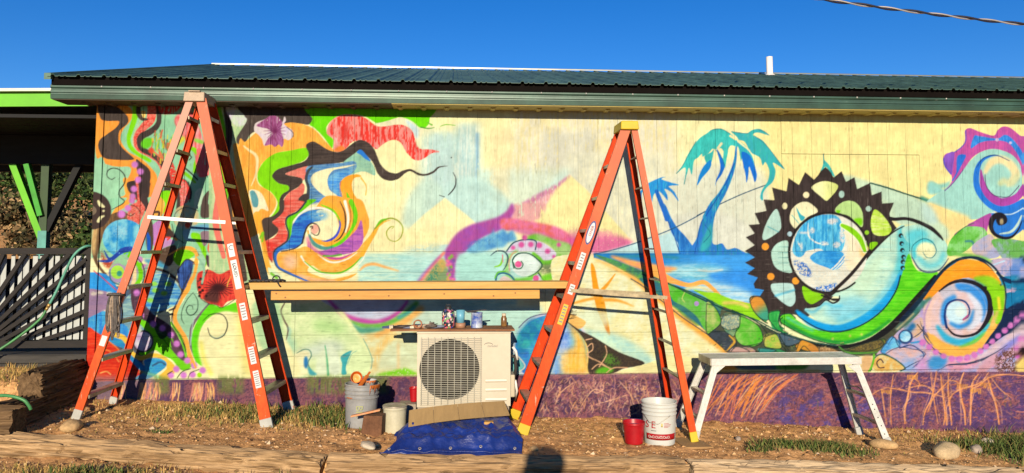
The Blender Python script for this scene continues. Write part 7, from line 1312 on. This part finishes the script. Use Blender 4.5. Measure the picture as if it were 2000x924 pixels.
# ---------------------------------------------------------------- hillside shrubs on the left
def shrub(label, c, rx, rz, n, cols, seed, ls=.16):
    r = np.random.RandomState(seed); o = thing('shrub', label, 'shrub', c, 'hillside shrubs')
    m = MB()
    for k in range(6):
        a = r.uniform(0, 6.28); m.tube([(0, 0, -.3), (.25*rx*math.cos(a), .25*rx*math.sin(a), rz*.6), (.6*rx*math.cos(a), .6*rx*math.sin(a), rz*1.3)], [.06, .04, .012], 5)
    m.build('branches', mat('shrub_wood', (.12, .08, .05), .9), o)
    d = r.normal(size=(n, 3)); d /= np.linalg.norm(d, axis=1)[:, None]; rad = r.uniform(.35, 1, n)**.5; lump = 1+.35*np.sin(d[:, 0]*5+seed)*np.cos(d[:, 2]*6+seed); cl_ = r.randint(0, 40, n); cd_ = r.normal(size=(40, 3)); cd_ /= np.linalg.norm(cd_, axis=1)[:, None]; d = d*.28+cd_[cl_]*r.uniform(.45, 1.0, 40)[cl_][:, None]; clump_shade = r.uniform(.25, 1.6, 40)[cl_][:, None]  # lit and shaded foliage put into the leaf colour, clump by clump
    p = d*rad[:, None]*lump[:, None]*np.array([rx, rx*.8, rz])+np.array([0, 0, rz*.9]); u = r.normal(size=(n, 3)); u /= np.linalg.norm(u, axis=1)[:, None]; v = np.cross(u, r.normal(size=(n, 3))); v /= np.linalg.norm(v, axis=1)[:, None]; s = r.uniform(.5, 1.3, n)[:, None]*ls
    co = np.stack([p-u*s, p+v*s*.5, p+u*s, p-v*s*.5], 1).reshape(-1, 3); q = (np.arange(n)[:, None]*4+np.arange(4)[None]); cl = np.repeat(np.array(cols)[r.randint(0, len(cols), n)]*r.uniform(.6, 1.25, (n, 1))*clump_shade, 4, 0)
    raw_mesh('crown', co, q, attr_mat('shrub_leaf', .7), smooth=False, col=cl, parent=o)
SG = [(.028, .055, .010), (.045, .075, .016), (.08, .10, .028), (.018, .035, .008), (.012, .024, .006)]; SD = [(.26, .17, .08), (.14, .10, .05), (.10, .085, .035), (.05, .05, .02)]
LBS = ['dark green shrub behind the porch post', 'green shrub at the left edge below the dry slope', 'dry straw coloured shrub behind the fence', 'green shrub between the porch post and the mural wall', 'dry shrub low at the left edge', 'dark shrub close to the wall corner behind the fence', 'olive shrub high on the dry slope', 'dry shrub in the middle of the slope', 'low dark shrub right behind the fence rail']
for k, (x_, y_, rx, rz, c) in enumerate([(-9.4, 16, 2.2, 1.5, 0), (-13.0, 17, 2.4, 1.35, 0), (-9.8, 12.5, .9, .55, 1), (-7.4, 13.5, 2.0, 1.6, 0), (-10.9, 13.5, 1.2, .8, 1), (-6.6, 11.5, 1.0, .95, 0), (-15, 26, 1.8, 1.0, 0), (-10.9, 20, 1.3, .8, 1), (-8.2, 11.0, 1.0, .6, 0)]):
    shrub(LBS[k], (x_, y_, float(ground_z(x_, y_))), rx, rz, 5200, SD if c else SG, 40+k, .085)
# ---------------------------------------------------------------- the photographer (behind the camera, seen by the shadow)
def photographer():
    P = {'pel': (0,0,.98), 'spi': (0,-.01,1.22), 'che': (0,0,1.42), 'nek': (0,.01,1.58), 'hd1': (0,.03,1.66), 'hd2': (0,.03,1.78), 'hd3': (0,.02,1.88)}
    r_ = {'pel': .16, 'spi': .15, 'che': .17, 'nek': .065, 'hd1': .12, 'hd2': .14, 'hd3': .085}; E_ = [('pel','spi'),('spi','che'),('che','nek'),('nek','hd1'),('hd1','hd2'),('hd2','hd3')]
    for s_, t in ((-1, 'l'), (1, 'r')):
        for k, p, rr in (('hip', (.11*s_,0,.90), .11), ('kne', (.13*s_,.03,.50), .07), ('ank', (.14*s_,0,.09), .045), ('toe', (.15*s_,.16,.04), .04), ('sho', (.19*s_,0,1.49), .075), ('elb', (.27*s_,.10,1.24), .05), ('wri', (.11*s_,.26,1.50), .035), ('han', (.085*s_,.275,1.58), .038)): P[k+t] = p; r_[k+t] = rr
        E_ += [('pel','hip'+t),('hip'+t,'kne'+t),('kne'+t,'ank'+t),('ank'+t,'toe'+t),('che','sho'+t),('sho'+t,'elb'+t),('elb'+t,'wri'+t),('wri'+t,'han'+t)]
        for f in range(5):
            a = (-.03+.014*f)*s_; k = 'f%d%s' % (f, t); P[k] = (.085*s_+a*.6, .285, 1.63+.006*(2-abs(f-2))); r_[k] = .010; P[k+'b'] = (.085*s_+a*.9-.01*s_, .30, 1.655+.008*(2-abs(f-2)) if f else 1.63); r_[k+'b'] = .009; E_ += [('han'+t, k), (k, k+'b')]
    ks = list(P); ix = {k: i for i, k in enumerate(ks)}; me = bpy.data.meshes.new('person'); me.from_pydata([P[k] for k in ks], [(ix[a], ix[b]) for a, b in E_], [])
    o = bpy.data.objects.new('person', me); COL.objects.link(o); me.materials.append(mat('dark_clothes', (.04, .045, .06), .85)); sk = o.modifiers.new('skin', 'SKIN')
    for k, v in zip(ks, me.skin_vertices[0].data): v.radius = (r_[k], r_[k]); v.use_root = k == 'pel'
    o.modifiers.new('sub', 'SUBSURF').levels = 1; return o
pe = photographer(); pe.scale = (1.3, 1.0, 1.07); pe.location = (-.03, -8.10, -.12); tag(pe, 'person in dark clothes holding up a phone, seen only by the shadow on the timber', 'person')
m = MB(); m.box((-.03-.08, -7.795, 1.50), (-.03+.08, -7.785, 1.585)); tag(m.build('phone', INKM, None, .003), 'phone held up by the person whose shadow falls on the timber', 'phone')
